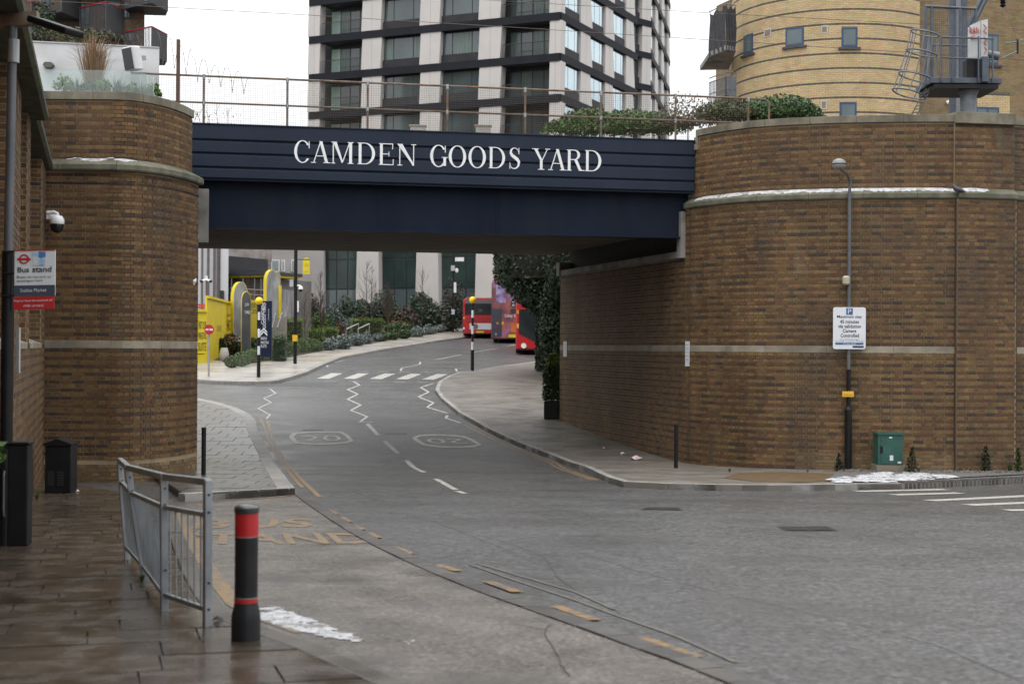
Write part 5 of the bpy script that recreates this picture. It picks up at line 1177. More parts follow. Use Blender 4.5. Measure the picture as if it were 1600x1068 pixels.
# ================================================================== OVERHEAD LINES AND SIGNAL GANTRY
steel_b = mat('gantry_steel', (.085, .10, .125), .5, (.06, .072, .09), scale=5, metal=.3)
steel_l = mat('ladder_steel', (.17, .185, .20), .5, (.12, .135, .15), scale=5, metal=.4)
def wire(pts, lab):
    o = MB().tube(pts, .008, 5, cap=False).build('overhead_line', wire_m); tag(o, lab, 'wire')
wire([at(-60, -2, 40), at(120, 4, 40), at(450, 22, 40), at(803, 43, 40), at(1100, 62, 40), at(1500, 87, 40), at(1800, 108, 40)], 'lower overhead line crossing in front of the white and charcoal tower')
wire([at(500, -18, 41), at(755, 0, 41), at(1100, 20, 41), at(1400, 36, 41), at(1800, 56, 41)], 'upper overhead line crossing near the top of the tower')
GD_ = 34.2; g = lambda x, y, d=GD_: at(x, y, d)
GA = thing('signal_gantry', 'grey steel signal platform with caged ladder above the bowed abutment', 'gantry', tuple(g(1512, 190)))
TB = lambda nm, pts, r, m_=steel_b, par=GA, n=8: MB().tube(pts, r, n).build(nm, m_, par, smooth=True)
pz = lambda z0: None
MB().tube([g(1513, 205), g(1513, 150)], .19, 18).build('pedestal', steel_l, GA, smooth=True)
MB().lathe([(.19, 0), (.19, .1), (.32, .35)], g(1513, 156), 18).build('pedestal_flare', steel_l, GA, smooth=True)
# platform
a, b = g(1448, 128), g(1558, 128); L_ = b.x - a.x; cx = (a.x + b.x) / 2
MB().box((cx, GD_ + .3, g(1500, 130).z), (L_, 1.3, .13)).build('platform', steel_b, GA, bevel=.01)
MB().box((cx, GD_ + .3, g(1500, 139).z), (L_ * .9, 1.3, .10)).build('platform_underframe', black_m, GA)
for x_ in (1471, 1489, 1529, 1551): TB('rail_post', [g(x_, 128, GD_ - .4), g(x_, 57, GD_ - .4)], .022)
for y_ in (58, 90): TB('guard_rail', [g(1471, y_, GD_ - .4), g(1553, y_ + 3, GD_ - .4)], .020)
# tall mesh screen
for x_ in (1446, 1456, 1500, 1525): TB('screen_post', [g(x_, 128, GD_ + .8), g(x_, 10 + (x_ - 1446) * .05, GD_ + .8)], .035)
TB('screen_rail', [g(1445, 10, GD_ + .8), g(1526, 14, GD_ + .8)], .035); TB('screen_rail', [g(1445, 70, GD_ + .8), g(1526, 72, GD_ + .8)], .02)
mb = MB()
for i in range(26): x_ = 1447 + i * 3; mb.tube([g(x_, 12, GD_ + .8), g(x_, 120, GD_ + .8)], .004, 4)
for i in range(32): y_ = 14 + i * 3.3; mb.tube([g(1447, y_, GD_ + .8), g(1525, y_ + 1, GD_ + .8)], .004, 4)
mb.build('screen_mesh', steel_b, GA)
# signal back board with graffiti
wb_ = mat('signal_board', (.50, .51, .52), .6, (.40, .41, .42), scale=5)
p0 = g(1513, 92, GD_ - .2); bw = g(1541, 92, GD_ - .2).x - p0.x
MB().prism([(0, 0), (bw * .62, -.03), (bw * .62, .90), (.05, .80), (0, .74)], p0, (1, -.25, 0), (0, 0, 1), (0, 1, 0), .05).build('back_board', wb_, GA)
MB().prism([(bw * .66, -.06), (bw, -.02), (bw, .93), (bw * .66, .9)], p0, (1, -.25, 0), (0, 0, 1), (0, 1, 0), .14).build('signal_housing', wb_, GA)
gr = mat('graffiti_red', (.50, .06, .03), .6); rg = random.Random(4)
def scrawl(seq, w=.012):
    sp_ = [p0 + Vector((1, -.25, 0)) * (bw * u) + Vector((0, -.03, v)) for u, v in seq]; MB().tube(sp_, w, 4).build('graffiti_stroke', gr, GA)
scrawl([(.05, .62), (.05, .76), (.15, .70), (.07, .66), (.17, .60)]); scrawl([(.22, .60), (.27, .76), (.33, .60), (.24, .66)]); scrawl([(.40, .74), (.40, .60), (.50, .70), (.52, .60)]); scrawl([(.05, .50), (.30, .55), (.10, .46), (.5, .5)])
scrawl([(.75, .80), (.9, .72), (.75, .64), (.92, .58)]); scrawl([(.76, .50), (.92, .46), (.78, .36), (.9, .3)]); scrawl([(.8, .25), (.92, .2), (.8, .1)])
MB().box(g(1525, 112, GD_ - .1), (.55, .35, .55)).build('equipment_box', black_m, GA, bevel=.02); MB().box(g(1537, 110, GD_ - .3), (.16, .3, .62)).build('equipment_box', steel_b, GA, bevel=.02)
TB('signal_tube', [g(1542, 85, GD_ - .1), g(1560, 88, GD_ - .1)], .10, steel_l, n=14)
# ladder with safety hoops, leaning
la0, la1 = g(1421, 186), g(1462, 96); lb0, lb1 = g(1430, 186), g(1472, 94)
TB('ladder_rail', [la0, g(1450, 130), g(1452, 60)], .025, steel_l); TB('ladder_rail', [lb0, g(1460, 128), g(1466, 62)], .025, steel_l)
for i in range(12):
    t = i / 11; A = la0.lerp(g(1450, 130), t); B_ = lb0.lerp(g(1460, 128), t); TB('ladder_rung', [A, B_], .012, steel_l)
hoops = [(1445, 48, 30, 8), (1440, 78, 32, 9), (1431, 114, 36, 12), (1420, 140, 34, 12)]; sides = []
for hx, hy, hw, hd in hoops:
    pts = [g(hx - hw * .75 + hw * 1.5 * (.5 - .5 * math.cos(R(a_))), hy + hd * (.5 - .5 * math.cos(R(a_))) - hd * math.sin(R(a_)) * .5, GD_ - .35 * math.sin(R(a_))) for a_ in range(0, 181, 18)]
    TB('safety_hoop', pts, .022, steel_l); pts2 = [g(hx - hw * .75 + hw * 1.5 * (.5 - .5 * math.cos(R(a_))), hy + hd * (.5 - .5 * math.cos(R(a_))) + hd * math.sin(R(a_)) * .55, GD_ + .35 * math.sin(R(a_))) for a_ in range(0, 181, 18)]
    TB('safety_hoop', pts2, .018, steel_l); sides.append((pts, pts2))
for k in (1, 3, 5, 7): TB('cage_bar', [s_[0][k] for s_ in sides], .014, steel_l)
for k in (2, 6): TB('cage_bar', [s_[1][k] for s_ in sides], .014, steel_l)
# lattice mast behind
LM = thing('catenary_mast', 'tall grey steel catenary mast with a raking strut behind the gantry', 'mast', tuple(g(1494, 195, 37)))
for x_ in (1488, 1506): MB().tube([g(x_, 198, 37), g(x_, -25, 37)], .09, 6).build('mast_leg', steel_b, LM)
MB().box(g(1497, 85, 37), (.32, .05, 4.6)).build('mast_web', mat('mast_pale', (.19, .20, .22), .5), LM)
MB().tube([g(1503, 62, 37), g(1542, -20, 37)], .06, 6).build('strut', steel_b, LM); MB().tube([g(1509, 62, 37), g(1550, -20, 37)], .06, 6).build('strut', steel_b, LM)
IN = thing('line_insulator', 'green rods with dark insulators hanging beside the tan brick wing', 'insulator', tuple(g(1588, 85, 38)))
for pts, r_ in (([(1566, 91), (1590, 80)], .02), ([(1570, 68), (1592, 65)], .02), ([(1605, 60), (1590, 65)], .02)): MB().tube([g(x, y, 38) for x, y in pts], r_, 6).build('rod', mat('green_rod', (.12, .22, .17), .5), IN)
MB().tube([g(1590, 62, 38), g(1590, 84, 38)], .03, 6).build('insulator_body', black_m, IN); MB().tube([g(1568, 4, 38), g(1590, 64, 38)], .005, 4).build('dropper_wire', wire_m, IN)
MB().lathe([(.02, -.14), (.09, -.08), (.05, -.04), (.09, .0), (.05, .04), (.11, .08), (.11, .2)], g(1567, 4, 38), 12).build('insulator_body', black_m, IN)
# shrubs on the railway embankment behind the fence
shrub('buddleia_shrub', 'rounded green bush behind the mesh fence in front of the tower corner', at(912, 206, 36.5), (.95, .7, .62), 4200, .065, [(.07, .12, .035), (.09, .15, .04), (.05, .085, .025)], base=DT)
shrub('buddleia_shrub', 'wide green bush behind the mesh fence before the gap of sky', at(990, 204, 36.8), (1.4, .8, .66), 6000, .065, [(.07, .12, .035), (.05, .09, .025), (.08, .13, .04)], base=DT)
shrub('buddleia_shrub', 'brown withered shrub rising above the bridge end', at(1075, 196, 36.0), (.85, .6, .75), 1700, .05, [(.10, .08, .05), (.07, .07, .035), (.13, .10, .07)], shell=.1, base=DT)
shrub('buddleia_shrub', 'grey green wiry shrub at the left of the bowed parapet', at(1140, 184, 36.2), (.95, .7, .62), 3200, .06, [(.08, .105, .04), (.09, .09, .05), (.04, .06, .02)], shell=.2, base=DT)
shrub('buddleia_shrub', 'dense dark green bush behind the bowed parapet under the round building', at(1225, 183, 36.4), (1.3, .7, .56), 6000, .055, [(.06, .11, .04), (.045, .085, .03), (.08, .13, .045)], base=DT)
# pale junction boxes on the far parapet
for px_, lab in ((653, 'pale box behind the mesh fence above the letter N'), (755, 'tan box behind the mesh fence above the word goods')):
    c = at(px_, 205, 38); T_ = thing('junction_box', lab, 'box', tuple(c - Vector((0, 0, .3)))); MB().box(c + Vector((0, 0, -.1)), (.40, .3, .45)).build('body', mat('pale_box', (.33, .31, .28), .7), T_, bevel=.02); MB().box(c + Vector((0, 0, .135)), (.46, .36, .03)).build('lid', MATS['pale_box'], T_)
    MB().box(c + Vector((0, 0, -.6)), (.12, .12, .6)).build('post', galv_m, T_)

# ================================================================== WHITE AND CHARCOAL TOWER
col_m = mat('tower_white', (.52, .495, .475), .7, (.48, .46, .44), scale=.6); band_m = mat('tower_charcoal', (.014, .015, .020), .7, (.018, .019, .024), scale=.8, spec=.15)
spand_m = mat('tower_spandrel', (.042, .042, .046), .7, (.032, .032, .036), scale=1.2, spec=.2); t_glass = mat('tower_glass', (.045, .065, .070), .06, (.075, .105, .110), scale=.35, spec=.9); t_glass_b = mat('tower_glass_curtain', (.13, .18, .16), .1, (.08, .12, .11), scale=2.5, stretch=(4, 4, .2)); t_glass_c = mat('tower_glass_lit', (.40, .55, .46), .1, (.30, .42, .38), scale=.5); RGL = random.Random(9); t_glass_sky = mat('tower_glass_sky_bright', (.48, .60, .66), .06, (.55, .66, .71), scale=.3, metal=.8)  # right-face panes: paler metallic glass puts the bright sky reflection into the material
t_frame = mat('tower_frame', (.02, .021, .024), .5); reveal_m = mat('tower_reveal', (.33, .31, .30), .75)
ST_H = 3.3; KS = 3.15 / 3.3; TBASE = G(116) + .1
tc = Vector(lp(872, 20.3 * KS)); tl = Vector(lp(480, 18.7 * KS)); tr = Vector(lp(992, 17.8 * KS))
TW = thing('apartment_tower', 'white pillared apartment tower with charcoal floor bands behind the bridge', 'building', (tc.x, tc.y, TBASE))
z_band = [Z((543.5 - y) / (20.3 * KS)) for y in (25,)][0]       # centre of the topmost band seen at the corner
levels = [z_band - ST_H * k for k in range(-4, 7)]
BH = .64
def face(p, q, bays, sky_glass, par, nm_extra=''):
    """bays: list of (kind, u0, u1) in 0..1 along p->q"""
    d = (q - p); L = d.length; d = d / L; n = Vector((d.y, -d.x)); D3, N3 = Vector((d.x, d.y, 0)), Vector((n.x, n.y, 0)); P3 = Vector((p.x, p.y, 0))
    gl = t_glass_sky if sky_glass else t_glass
    for li, zb in enumerate(levels):
        z1 = zb + BH / 2 + ST_H - BH; z0 = zb + BH / 2     # clear storey above band zb
        if zb < Z(8.6): continue
        bx_ = MB().prism([(-.0, -BH / 2), (L, -BH / 2), (L, BH / 2), (0, BH / 2)], P3 + UP * zb + N3 * .12, D3, UP, -N3, .5).build('floor_band', band_m, par)
        for kind, u0, u1 in bays:
            a, b = u0 * L, u1 * L
            if kind == 'c':
                w = b - a; tp = .10 * w
                pg_ = [(a - w * .05, z0), (b - w * .05, z0), (b + w * .03, z1), (a + w * .02, z1)] if not sky_glass else [(a - w * .02, z0), (b + w * .12, z0), (b - w * .10, z1), (a + w * .02, z1)]
                MB().prism(pg_, P3 + N3 * .05, D3, UP, -N3, .35 if sky_glass else .9).build('column', col_m, par)
                o = MB().prism([((a + b) / 2 - .012, z0), ((a + b) / 2 + .012, z0), ((a + b) / 2 + .012, z1), ((a + b) / 2 - .012, z1)], P3 + N3 * .056, D3, UP, -N3, .004).build('panel_joint', reveal_m, par)
            elif kind == 'w':
                rec = .12 if sky_glass else .45
                wn = MB().prism([(a - .1, z0), (b + .1, z0), (b + .1, z1), (a - .1, z1)], P3 - N3 * (rec + .05), D3, UP, -N3, .06).build('window', t_frame, par)
                hs_ = .72
                MB().prism([(a - .1, z0 + .002), (b + .1, z0 + .002), (b + .1, z0 + hs_), (a - .1, z0 + hs_)], P3 - N3 * (rec - (.06 if sky_glass else .16)), D3, UP, -N3, .12).build('spandrel', spand_m, par)
                fr_ = (0, .24, .76, 1) if not sky_glass else (0, .3, .76, 1)
                for f0, f1 in zip(fr_, fr_[1:]):
                    x0, x1 = a + (b - a) * f0 + .04, a + (b - a) * f1 - .04
                    MB().prism([(x0, z0 + hs_ + .06), (x1, z0 + hs_ + .06), (x1, z1 - .12), (x0, z1 - .12)], P3 - N3 * (rec + .02), D3, UP, -N3, .02).build('pane', gl if sky_glass else RGL.choice((gl, gl, gl, t_glass_b)), wn)
            elif kind == 'b':
                rec = 1.5
                wn = MB().prism([(a - .1, z0), (b + .1, z0), (b + .1, z1), (a - .1, z1)], P3 - N3 * (rec + .05), D3, UP, -N3, .06).build('window', t_frame, par)
                for i in range(4):
                    x0, x1 = a + (b - a) * i / 4 + .05, a + (b - a) * (i + 1) / 4 - .05
                    MB().prism([(x0, z0 + .1), (x1, z0 + .1), (x1, z1 - .3), (x0, z1 - .3)], P3 - N3 * (rec + .02), D3, UP, -N3, .02).build('pane', t_glass_c if (i == 0 and u0 < .2) else RGL.choice((gl, gl, t_glass_b)), wn)
                MB().prism([(a, z1 - .06), (b, z1 - .06), (b, z1), (a, z1)], P3 - N3 * .1, D3, UP, -N3, 1.4).build('balcony_ceiling', t_frame, par)
                mb = MB()
                for i in range(int((b - a) / .12)): mb.prism([(a + i * .12, z0), (a + i * .12 + .018, z0), (a + i * .12 + .018, z0 + 1.05), (a + i * .12, z0 + 1.05)], P3 + N3 * .0, D3, UP, -N3, .02)
                ra = mb.build('balustrade', t_frame, par); MB().prism([(a, z0 + 1.05), (b, z0 + 1.05), (b, z0 + 1.10), (a, z0 + 1.10)], P3 + N3 * .01, D3, UP, -N3, .05).build('handrail', t_frame, ra)
def u_of(px_, p, q): w_ = px_plane(px_, 100, tuple(p), tuple(q)); return (Vector((w_.x, w_.y)) - p).dot(q - p) / (q - p).length_squared
fb = [('c', 482, 500), ('b', 503, 564), ('c', 566, 596), ('w', 597, 656), ('c', 657, 688), ('w', 689, 748), ('c', 749, 783), ('b', 785, 857), ('c', 859, 877)]
face(tl, tc, [(k, u_of(a, tl, tc), u_of(b, tl, tc)) for k, a, b in fb], False, TW)
rb2 = [('w', 883, 905), ('c', 906.5, 923), ('w', 925, 943), ('c', 945, 958), ('w', 959.5, 976), ('c', 977.5, 990)]
face(tc, tr, [(k, u_of(a, tc, tr), u_of(b, tc, tr)) for k, a, b in rb2], True, TW)
ft = (tc - tl).normalized(); nb = Vector((-ft.y, ft.x))    # into the building
topz = levels[0] + BH
def block(poly, z0, z1, nm, m_, par): b = MB(); b.prism(poly, (0, 0, z0), (1, 0, 0), (0, 1, 0), (0, 0, 1), z1 - z0); return fixn(b.build(nm, m_, par))
core_p = [tl + nb * 1.6 + ft * .3, tc + nb * 1.6 - ft * 1.6, tr - ft * 1.6, tr - ft * 16 + nb * 0, tl + nb * 16 + ft * .3]
block([tuple(p) for p in core_p], TBASE, topz, 'inner_core', t_frame, TW)
# tall ground storey
zg1 = min(z for z in levels if z >= Z(8.6)) - BH / 2
def ground_storey(p, q, bays, par):
    d = (q - p); L = d.length; d = d / L; n = Vector((d.y, -d.x)); D3, N3, P3 = Vector((d.x, d.y, 0)), Vector((n.x, n.y, 0)), Vector((p.x, p.y, 0))
    for kind, u0, u1 in bays:
        a, b = u0 * L, u1 * L
        if kind == 'c': MB().prism([(a - .12, TBASE), (b + .12, TBASE), (b - .05, zg1), (a + .05, zg1)], P3 + N3 * .05, D3, UP, -N3, .9).build('column', col_m, par)
        else:
            wn = MB().prism([(a - .1, TBASE), (b + .1, TBASE), (b + .1, zg1), (a - .1, zg1)], P3 - N3 * .6, D3, UP, -N3, .06).build('shop_front', t_frame, par)
            for i in range(3):
                x0, x1 = a + (b - a) * i / 3 + .06, a + (b - a) * (i + 1) / 3 - .06
                for j in range(3):
                    y0, y1 = TBASE + (zg1 - TBASE) * (0, .42, .72)[j] + .06, TBASE + (zg1 - TBASE) * (.42, .72, 1)[j] - .06
                    MB().prism([(x0, y0), (x1, y0), (x1, y1), (x0, y1)], P3 - N3 * .57, D3, UP, -N3, .02).build('pane', mat('lobby_glass', (.030, .055, .050), .10, (.018, .03, .028), scale=.4, spec=.4) if j else t_glass, wn)
gbay = [('c', 479, 505), ('w', 506, 558), ('c', 560, 594), ('w', 595, 652), ('c', 653, 687), ('w', 688, 745), ('c', 746, 783), ('w', 785, 852), ('c', 856, 880)]
ground_storey(tl, tc, [(k, u_of(a, tl, tc), u_of(b, tl, tc)) for k, a, b in gbay], TW); ground_storey(tc, tr, [(k, u_of(a, tc, tr), u_of(b, tc, tr)) for k, a, b in rb2], TW)
# second wing behind
w0, w1, w2 = Vector(lp(988, 16.1 * KS)), Vector(lp(1014, 15.9 * KS)), Vector(lp(1043, 14.0 * KS))
TW2 = thing('apartment_tower', 'narrow rear wing of the apartment tower beside the patch of sky', 'building', (w1.x, w1.y, TBASE))
tl, tc_keep = tl, tc
face(w0, w1, [('w', .05, .42), ('c', .46, 1.0)], False, TW2); face(w1, w2, [('w', .04, .18), ('c', .20, .34), ('w', .36, .5), ('c', .53, .66), ('w', .68, .84), ('c', .86, 1.0)], True, TW2)
block([(w0.x + .3, w0.y + .9), (w1.x - .9, w1.y + .9), (w2.x - 1.0, w2.y - .2), (w2.x - 7, w2.y - .2), (w0.x - 3, w0.y + 9)], TBASE, topz, 'inner_core', t_frame, TW2)

# ================================================================== ROUND YELLOW BRICK BUILDING
yb = mat('yellow_brick', (.53, .405, .235), .8, (.46, .35, .20), scale=1.5, attr=True, bump=.15, bscale=60, fine=.2); ymort = mat('yellow_mortar', (.30, .22, .12), .9, (.26, .19, .105), scale=2)
tanb = mat('tan_brick', (.24, .175, .095), .8, (.20, .145, .08), scale=1.5, attr=True, fine=.25); tmort = mat('tan_mortar', (.15, .115, .07), .9)
PALY = dict(h=[(1, 1, 1)], s=[(1.0, 1.0, 1.0), (1.08, 1.06, 1.0), (.94, .92, .88), (1.04, .98, .9), (.98, .97, .95)], b=[(.15, .19, .30), (.19, .23, .34), (.12, .16, .25)])
PALT = dict(s=[(1.0, 1.0, 1.0), (1.1, 1.08, 1.0), (.86, .84, .8), (.95, .88, .8)])
RC, RR = Vector((14.0, 62.3)), 4.4
RBd = thing('round_building', 'round yellow brick building with dark blue brick bands behind the bowed parapet', 'building', (RC.x, RC.y, G(58)))
cyl = Path([(RC.x + RR * math.cos(R(a)), RC.y + RR * math.sin(R(a))) for a in range(160, 312, 3)])
zB0 = Z(8.9); wins = []
core(cyl, G(58) - .2, Z(15.5), .5, RBd, 'wall_core', ymort)
def cyl_q(px_):   # arc position seen at that pixel
    best = min(range(0, int(cyl.L * 50)), key=lambda i: (abs(800 + F * cyl.pt(i / 50).x / cyl.pt(i / 50).y - px_) + (50 if cyl.nrm(i / 50).dot(Vector((-cyl.pt(i / 50).x, -cyl.pt(i / 50).y))) < 0 else 0))); return best / 50
def cyl_z(q, py): c = cyl.pt(q); return at(800 + F * c.x / c.y, py, c.y).z
WN = [(1159, 1174, 54, 85), (1225, 1253, 43, 72), (1312, 1337, 43, 74), (1232, 1253, 159, 190), (1310, 1336, 160, 192)]
VT = [(1191, 1202, 45, 58), (1280, 1291, 40, 52), (1190, 1201, 160, 172), (1280, 1290, 157, 171)]
holes = []
for x0, x1, y0, y1 in WN:
    qa, qb = cyl_q(x0), cyl_q(x1); qm = (qa + qb) / 2; holes.append((qa, qb, cyl_z(qm, y1), cyl_z(qm, y0)))
bluef = mat('window_blue', (.03, .06, .13), .5); wgl = mat('window_glass', (.10, .14, .15), .1, (.07, .10, .11), scale=.8, spec=.6)
for qa, qb, z0, z1 in holes:
    vs, fs = cyl.sweep([(0.012, z0), (0.012, z1), (-0.02, z1), (-0.02, z0)], qa, qb, .2); wn = fixn(MB().add(vs, fs).build('window', bluef, RBd))
    vs, fs = cyl.sweep([(0.018, z0 + .09), (0.018, z1 - .09), (0.0, z1 - .09), (0.0, z0 + .09)], qa + .08, qb - .08, .2); fixn(MB().add(vs, fs).build('pane', wgl, wn))
    vs, fs = cyl.sweep([(0.10, z0 - .10), (0.10, z0 - .01), (-0.0, z0 - .0), (0.0, z0 - .10)], qa - .12, qb + .12, .2); fixn(MB().add(vs, fs).build('sill', mat('dark_sill', (.06, .055, .06), .7), wn))
for x0, x1, y0, y1 in VT:
    qa, qb = cyl_q(x0), cyl_q(x1); qm = (qa + qb) / 2; z0, z1 = cyl_z(qm, y1), cyl_z(qm, y0); holes.append((qa, qb, z0, z1))
    vs, fs = cyl.sweep([(0.02, z0), (0.02, z1), (-0.02, z1), (-0.02, z0)], qa, qb, .2); vt = fixn(MB().add(vs, fs).build('vent', mat('vent_frame', (.48, .45, .40), .6), RBd))
    vs, fs = cyl.sweep([(0.026, z0 + .05), (0.026, z1 - .05), (0.01, z1 - .05), (0.01, z0 + .05)], qa + .05, qb - .05, .2); fixn(MB().add(vs, fs).build('vent_grille', mat('vent_brown', (.22, .17, .12), .7), vt))
zb15 = cyl_z(cyl_q(1290), 15.5); k0 = math.floor((zb15 - zB0) / .075); zs = zb15 - k0 * .075 - .0375
bricks(RBd, cyl, zs, Z(15.3), yb, bond='stretcher', cs=.075, pal=PALY, n_obj=300, s_rng=(0.0, cyl.L), holes=holes, band=lambda i: (i - k0) % 8 == 0)
# plain tan wing on the right
TWG = thing('brick_building', 'plain tan brick wing with blue windows behind the signal gantry', 'building', (20, 62, G(58)))
wgA, wgB = Vector(lp(1426, 37.4)), Vector(lp(1720, 36.6)); wg = Path([wgA, wgB])
core(wg, G(58) - .2, Z(15.5), 6, TWG, 'wall_core', tmort)
wh = []
for x0, x1, y0, y1 in ((1540, 1560, 54, 101), (1524, 1561, 168, 200)):
    pa, pb = px_plane(x0, y1, tuple(wgA), tuple(wgB)), px_plane(x1, y0, tuple(wgA), tuple(wgB)); qa, qb = (Vector((pa.x, pa.y)) - wgA).length, (Vector((pb.x, pb.y)) - wgA).length; wh.append((qa, qb, pa.z, pb.z))
    vs, fs = wg.sweep([(0.015, pa.z), (0.015, pb.z), (-0.02, pb.z), (-0.02, pa.z)], qa, qb); wn = fixn(MB().add(vs, fs).build('window', bluef, TWG))
    for f0, f1 in ((0.08, .46), (.54, .92)):
        vs, fs = wg.sweep([(0.02, pa.z + .1), (0.02, pb.z - .1), (0, pb.z - .1), (0, pa.z + .1)], qa + (qb - qa) * f0, qa + (qb - qa) * f1); fixn(MB().add(vs, fs).build('pane', wgl, wn))
    vs, fs = wg.sweep([(0.1, pa.z - .1), (0.1, pa.z - .01), (0, pa.z), (0, pa.z - .1)], qa - .15, qb + .15); fixn(MB().add(vs, fs).build('sill', MATS['dark_sill'], wn))
pq = [(Vector((px_plane(x, 150, tuple(wgA), tuple(wgB)).x, px_plane(x, 150, tuple(wgA), tuple(wgB)).y)) - wgA).length for x in (1527, 1578)]; pz1 = px_plane(1550, 144, tuple(wgA), tuple(wgB)).z
bricks(TWG, wg, zs, Z(15.3), tanb, bond='stretcher', cs=.075, pal=PALT, n_obj=60, holes=wh + [(pq[0], pq[1], 0, pz1)])
bricks(TWG, wg, zs, pz1, yb, bond='stretcher', cs=.075, pal=PALY, n_obj=30, s_rng=(pq[0], pq[1]), holes=wh, name='panel_brick', band=lambda i: (zs + i * .075) > pz1 - .16)
cm = px_plane(1483, 160, tuple(wgA), tuple(wgB)); C3 = thing('security_camera', 'small white camera on the tan brick wing left of the gantry pedestal', 'camera', tuple(cm)); MB().tube([cm + Vector((-.15, -.15, -.05)), cm + Vector((.15, -.2, .05))], .08, 8).build('housing', white_m, C3, smooth=True); MB().tube([cm + Vector((.1, -.15, 0)), cm + Vector((.12, .05, 0))], .03, 6).build('bracket', galv_m, C3)
# side wall with balconies
SB = thing('brick_building', 'shaded brick side block with covered balconies beside the round building', 'building', (9.2, 66, G(58)))
sa, sb_ = Vector(lp(1116, 33.5)), Vector(lp(1150, 34.5)); core(Path([sa, sb_]), G(58) - .2, Z(16), 5, SB, 'wall_core', tmort); bricks(SB, Path([sa, sb_]), zs, Z(15.9), tanb, bond='stretcher', cs=.075, pal=PALT, n_obj=40)
for y0, y1, cov in ((8, 80, True), (113, 170, False)):
    d_ = 62.5; a0, a1, a2 = at(1108, y1, d_ - 1.2), at(1134, y1, d_ - 2.6), at(1150, y1, d_ - 2.4); zt = at(1130, y0 + 4, d_ - 2.0).z; zb = a1.z + .25
    bl = thing('balcony', 'balcony wrapped in dark netting beside the round building' if cov else 'open grey railed balcony low beside the round building', 'balcony', (a1.x, a1.y, zb - .2)); poly = [(a0.x, a0.y), (a1.x, a1.y), (a2.x, a2.y), (a2.x + .3, a2.y + 4), (a0.x, a0.y + 3)]
    b = MB(); b.prism(poly, (0, 0, zb - .2), (1, 0, 0), (0, 1, 0), (0, 0, 1), .2); fixn(b.build('slab', conc_m, bl))
    for p, q in ((a0, a1), (a1, a2)):
        p, q = Vector((p.x, p.y)), Vector((q.x, q.y)); pth = Path([p, q])
        if cov:
            n_ = 14; vs = []; rg = random.Random(6)
            for i in range(n_ + 1):
                c = pth.pt(pth.L * i / n_); nn = pth.nrm(pth.L * i / n_)
                for j in range(7): w_ = .05 * math.sin(i * 1.7 + j) * rg.uniform(.3, 1); vs.append((c.x + nn.x * w_, c.y + nn.y * w_, zb - .25 + (zt - zb + .25) * j / 6 - (.2 * abs(math.sin(i * .5)) if j == 6 else 0)))
            MB().add(vs, [(i*7 + j, i*7 + j + 1, i*7 + j + 8, i*7 + j + 7) for i in range(n_) for j in range(6)]).build('netting', mat('netting', (.035, .036, .04), .9, (.05, .05, .055), scale=6), bl)
        else:
            for i in range(13): c = pth.pt(pth.L * i / 12); MB().tube([(c.x, c.y, zb), (c.x, c.y, zb + 1.1)], .02, 5).build('baluster', steel_l, bl)
            for h_ in (.15, .6, 1.1): MB().tube([(p.x, p.y, zb + h_), (q.x, q.y, zb + h_)], .025, 5).build('rail', steel_l, bl)
        MB().tube([(p.x, p.y, zt), (q.x, q.y, zt)], .025, 6).build('top_rail', steel_l, bl)

# ================================================================== BALCONY FLATS TOP LEFT
AB = thing('brick_building', 'dark brick flats with charcoal balconies edged in red behind the terrace', 'building', (-27, 92, G(90)))
fbm = mat('flats_brick', (.17, .105, .065), .85, (.11, .07, .045), scale=8, stain=(.21, .14, .085), stain_scale=6); char_m = mat('balcony_charcoal', (.035, .037, .042), .6, (.045, .047, .052), scale=1)
e0, e1 = Vector(lp(222, 25.0)), Vector(lp(-60, 25.0)); pth = Path([e1, e0])
block([tuple(e1), tuple(e0), tuple(e0 * 1.12), tuple(e1 * 1.12)], G(88), Z(30), 'wall', fbm, AB)
zf = lambda y: Z((539 - y) / 24.2)
for x0, x1, y0, y1 in ((160, 190, -14, 12), (162, 172, 30, 48), (192, 212, 50, 66), (124, 142, 5, 40), (192, 205, 2, 30), (60, 80, -5, 30), (-10, 25, 10, 60), (100, 120, 60, 100)):
    pa, pb = px_plane(x0, y1, tuple(e1), tuple(e0)), px_plane(x1, y0, tuple(e1), tuple(e0)); nn = pth.nrm(1); N3 = Vector((nn.x, nn.y, 0)); D3 = (pb - pa); D3.z = 0; w_ = D3.length; D3.normalize()
    wn = MB().prism([(0, 0), (w_, 0), (w_, pb.z - pa.z), (0, pb.z - pa.z)], Vector((pa.x, pa.y, pa.z)) + N3 * .04, D3, UP, -N3, .06).build('window', t_frame, AB)
    MB().prism([(.1, .1), (w_ - .1, .1), (w_ - .1, pb.z - pa.z - .1), (.1, pb.z - pa.z - .1)], Vector((pa.x, pa.y, pa.z)) + N3 * .045, D3, UP, N3, .01).build('pane', wgl, wn)
red_edge = mat('balcony_red', (.30, .02, .03), .5)
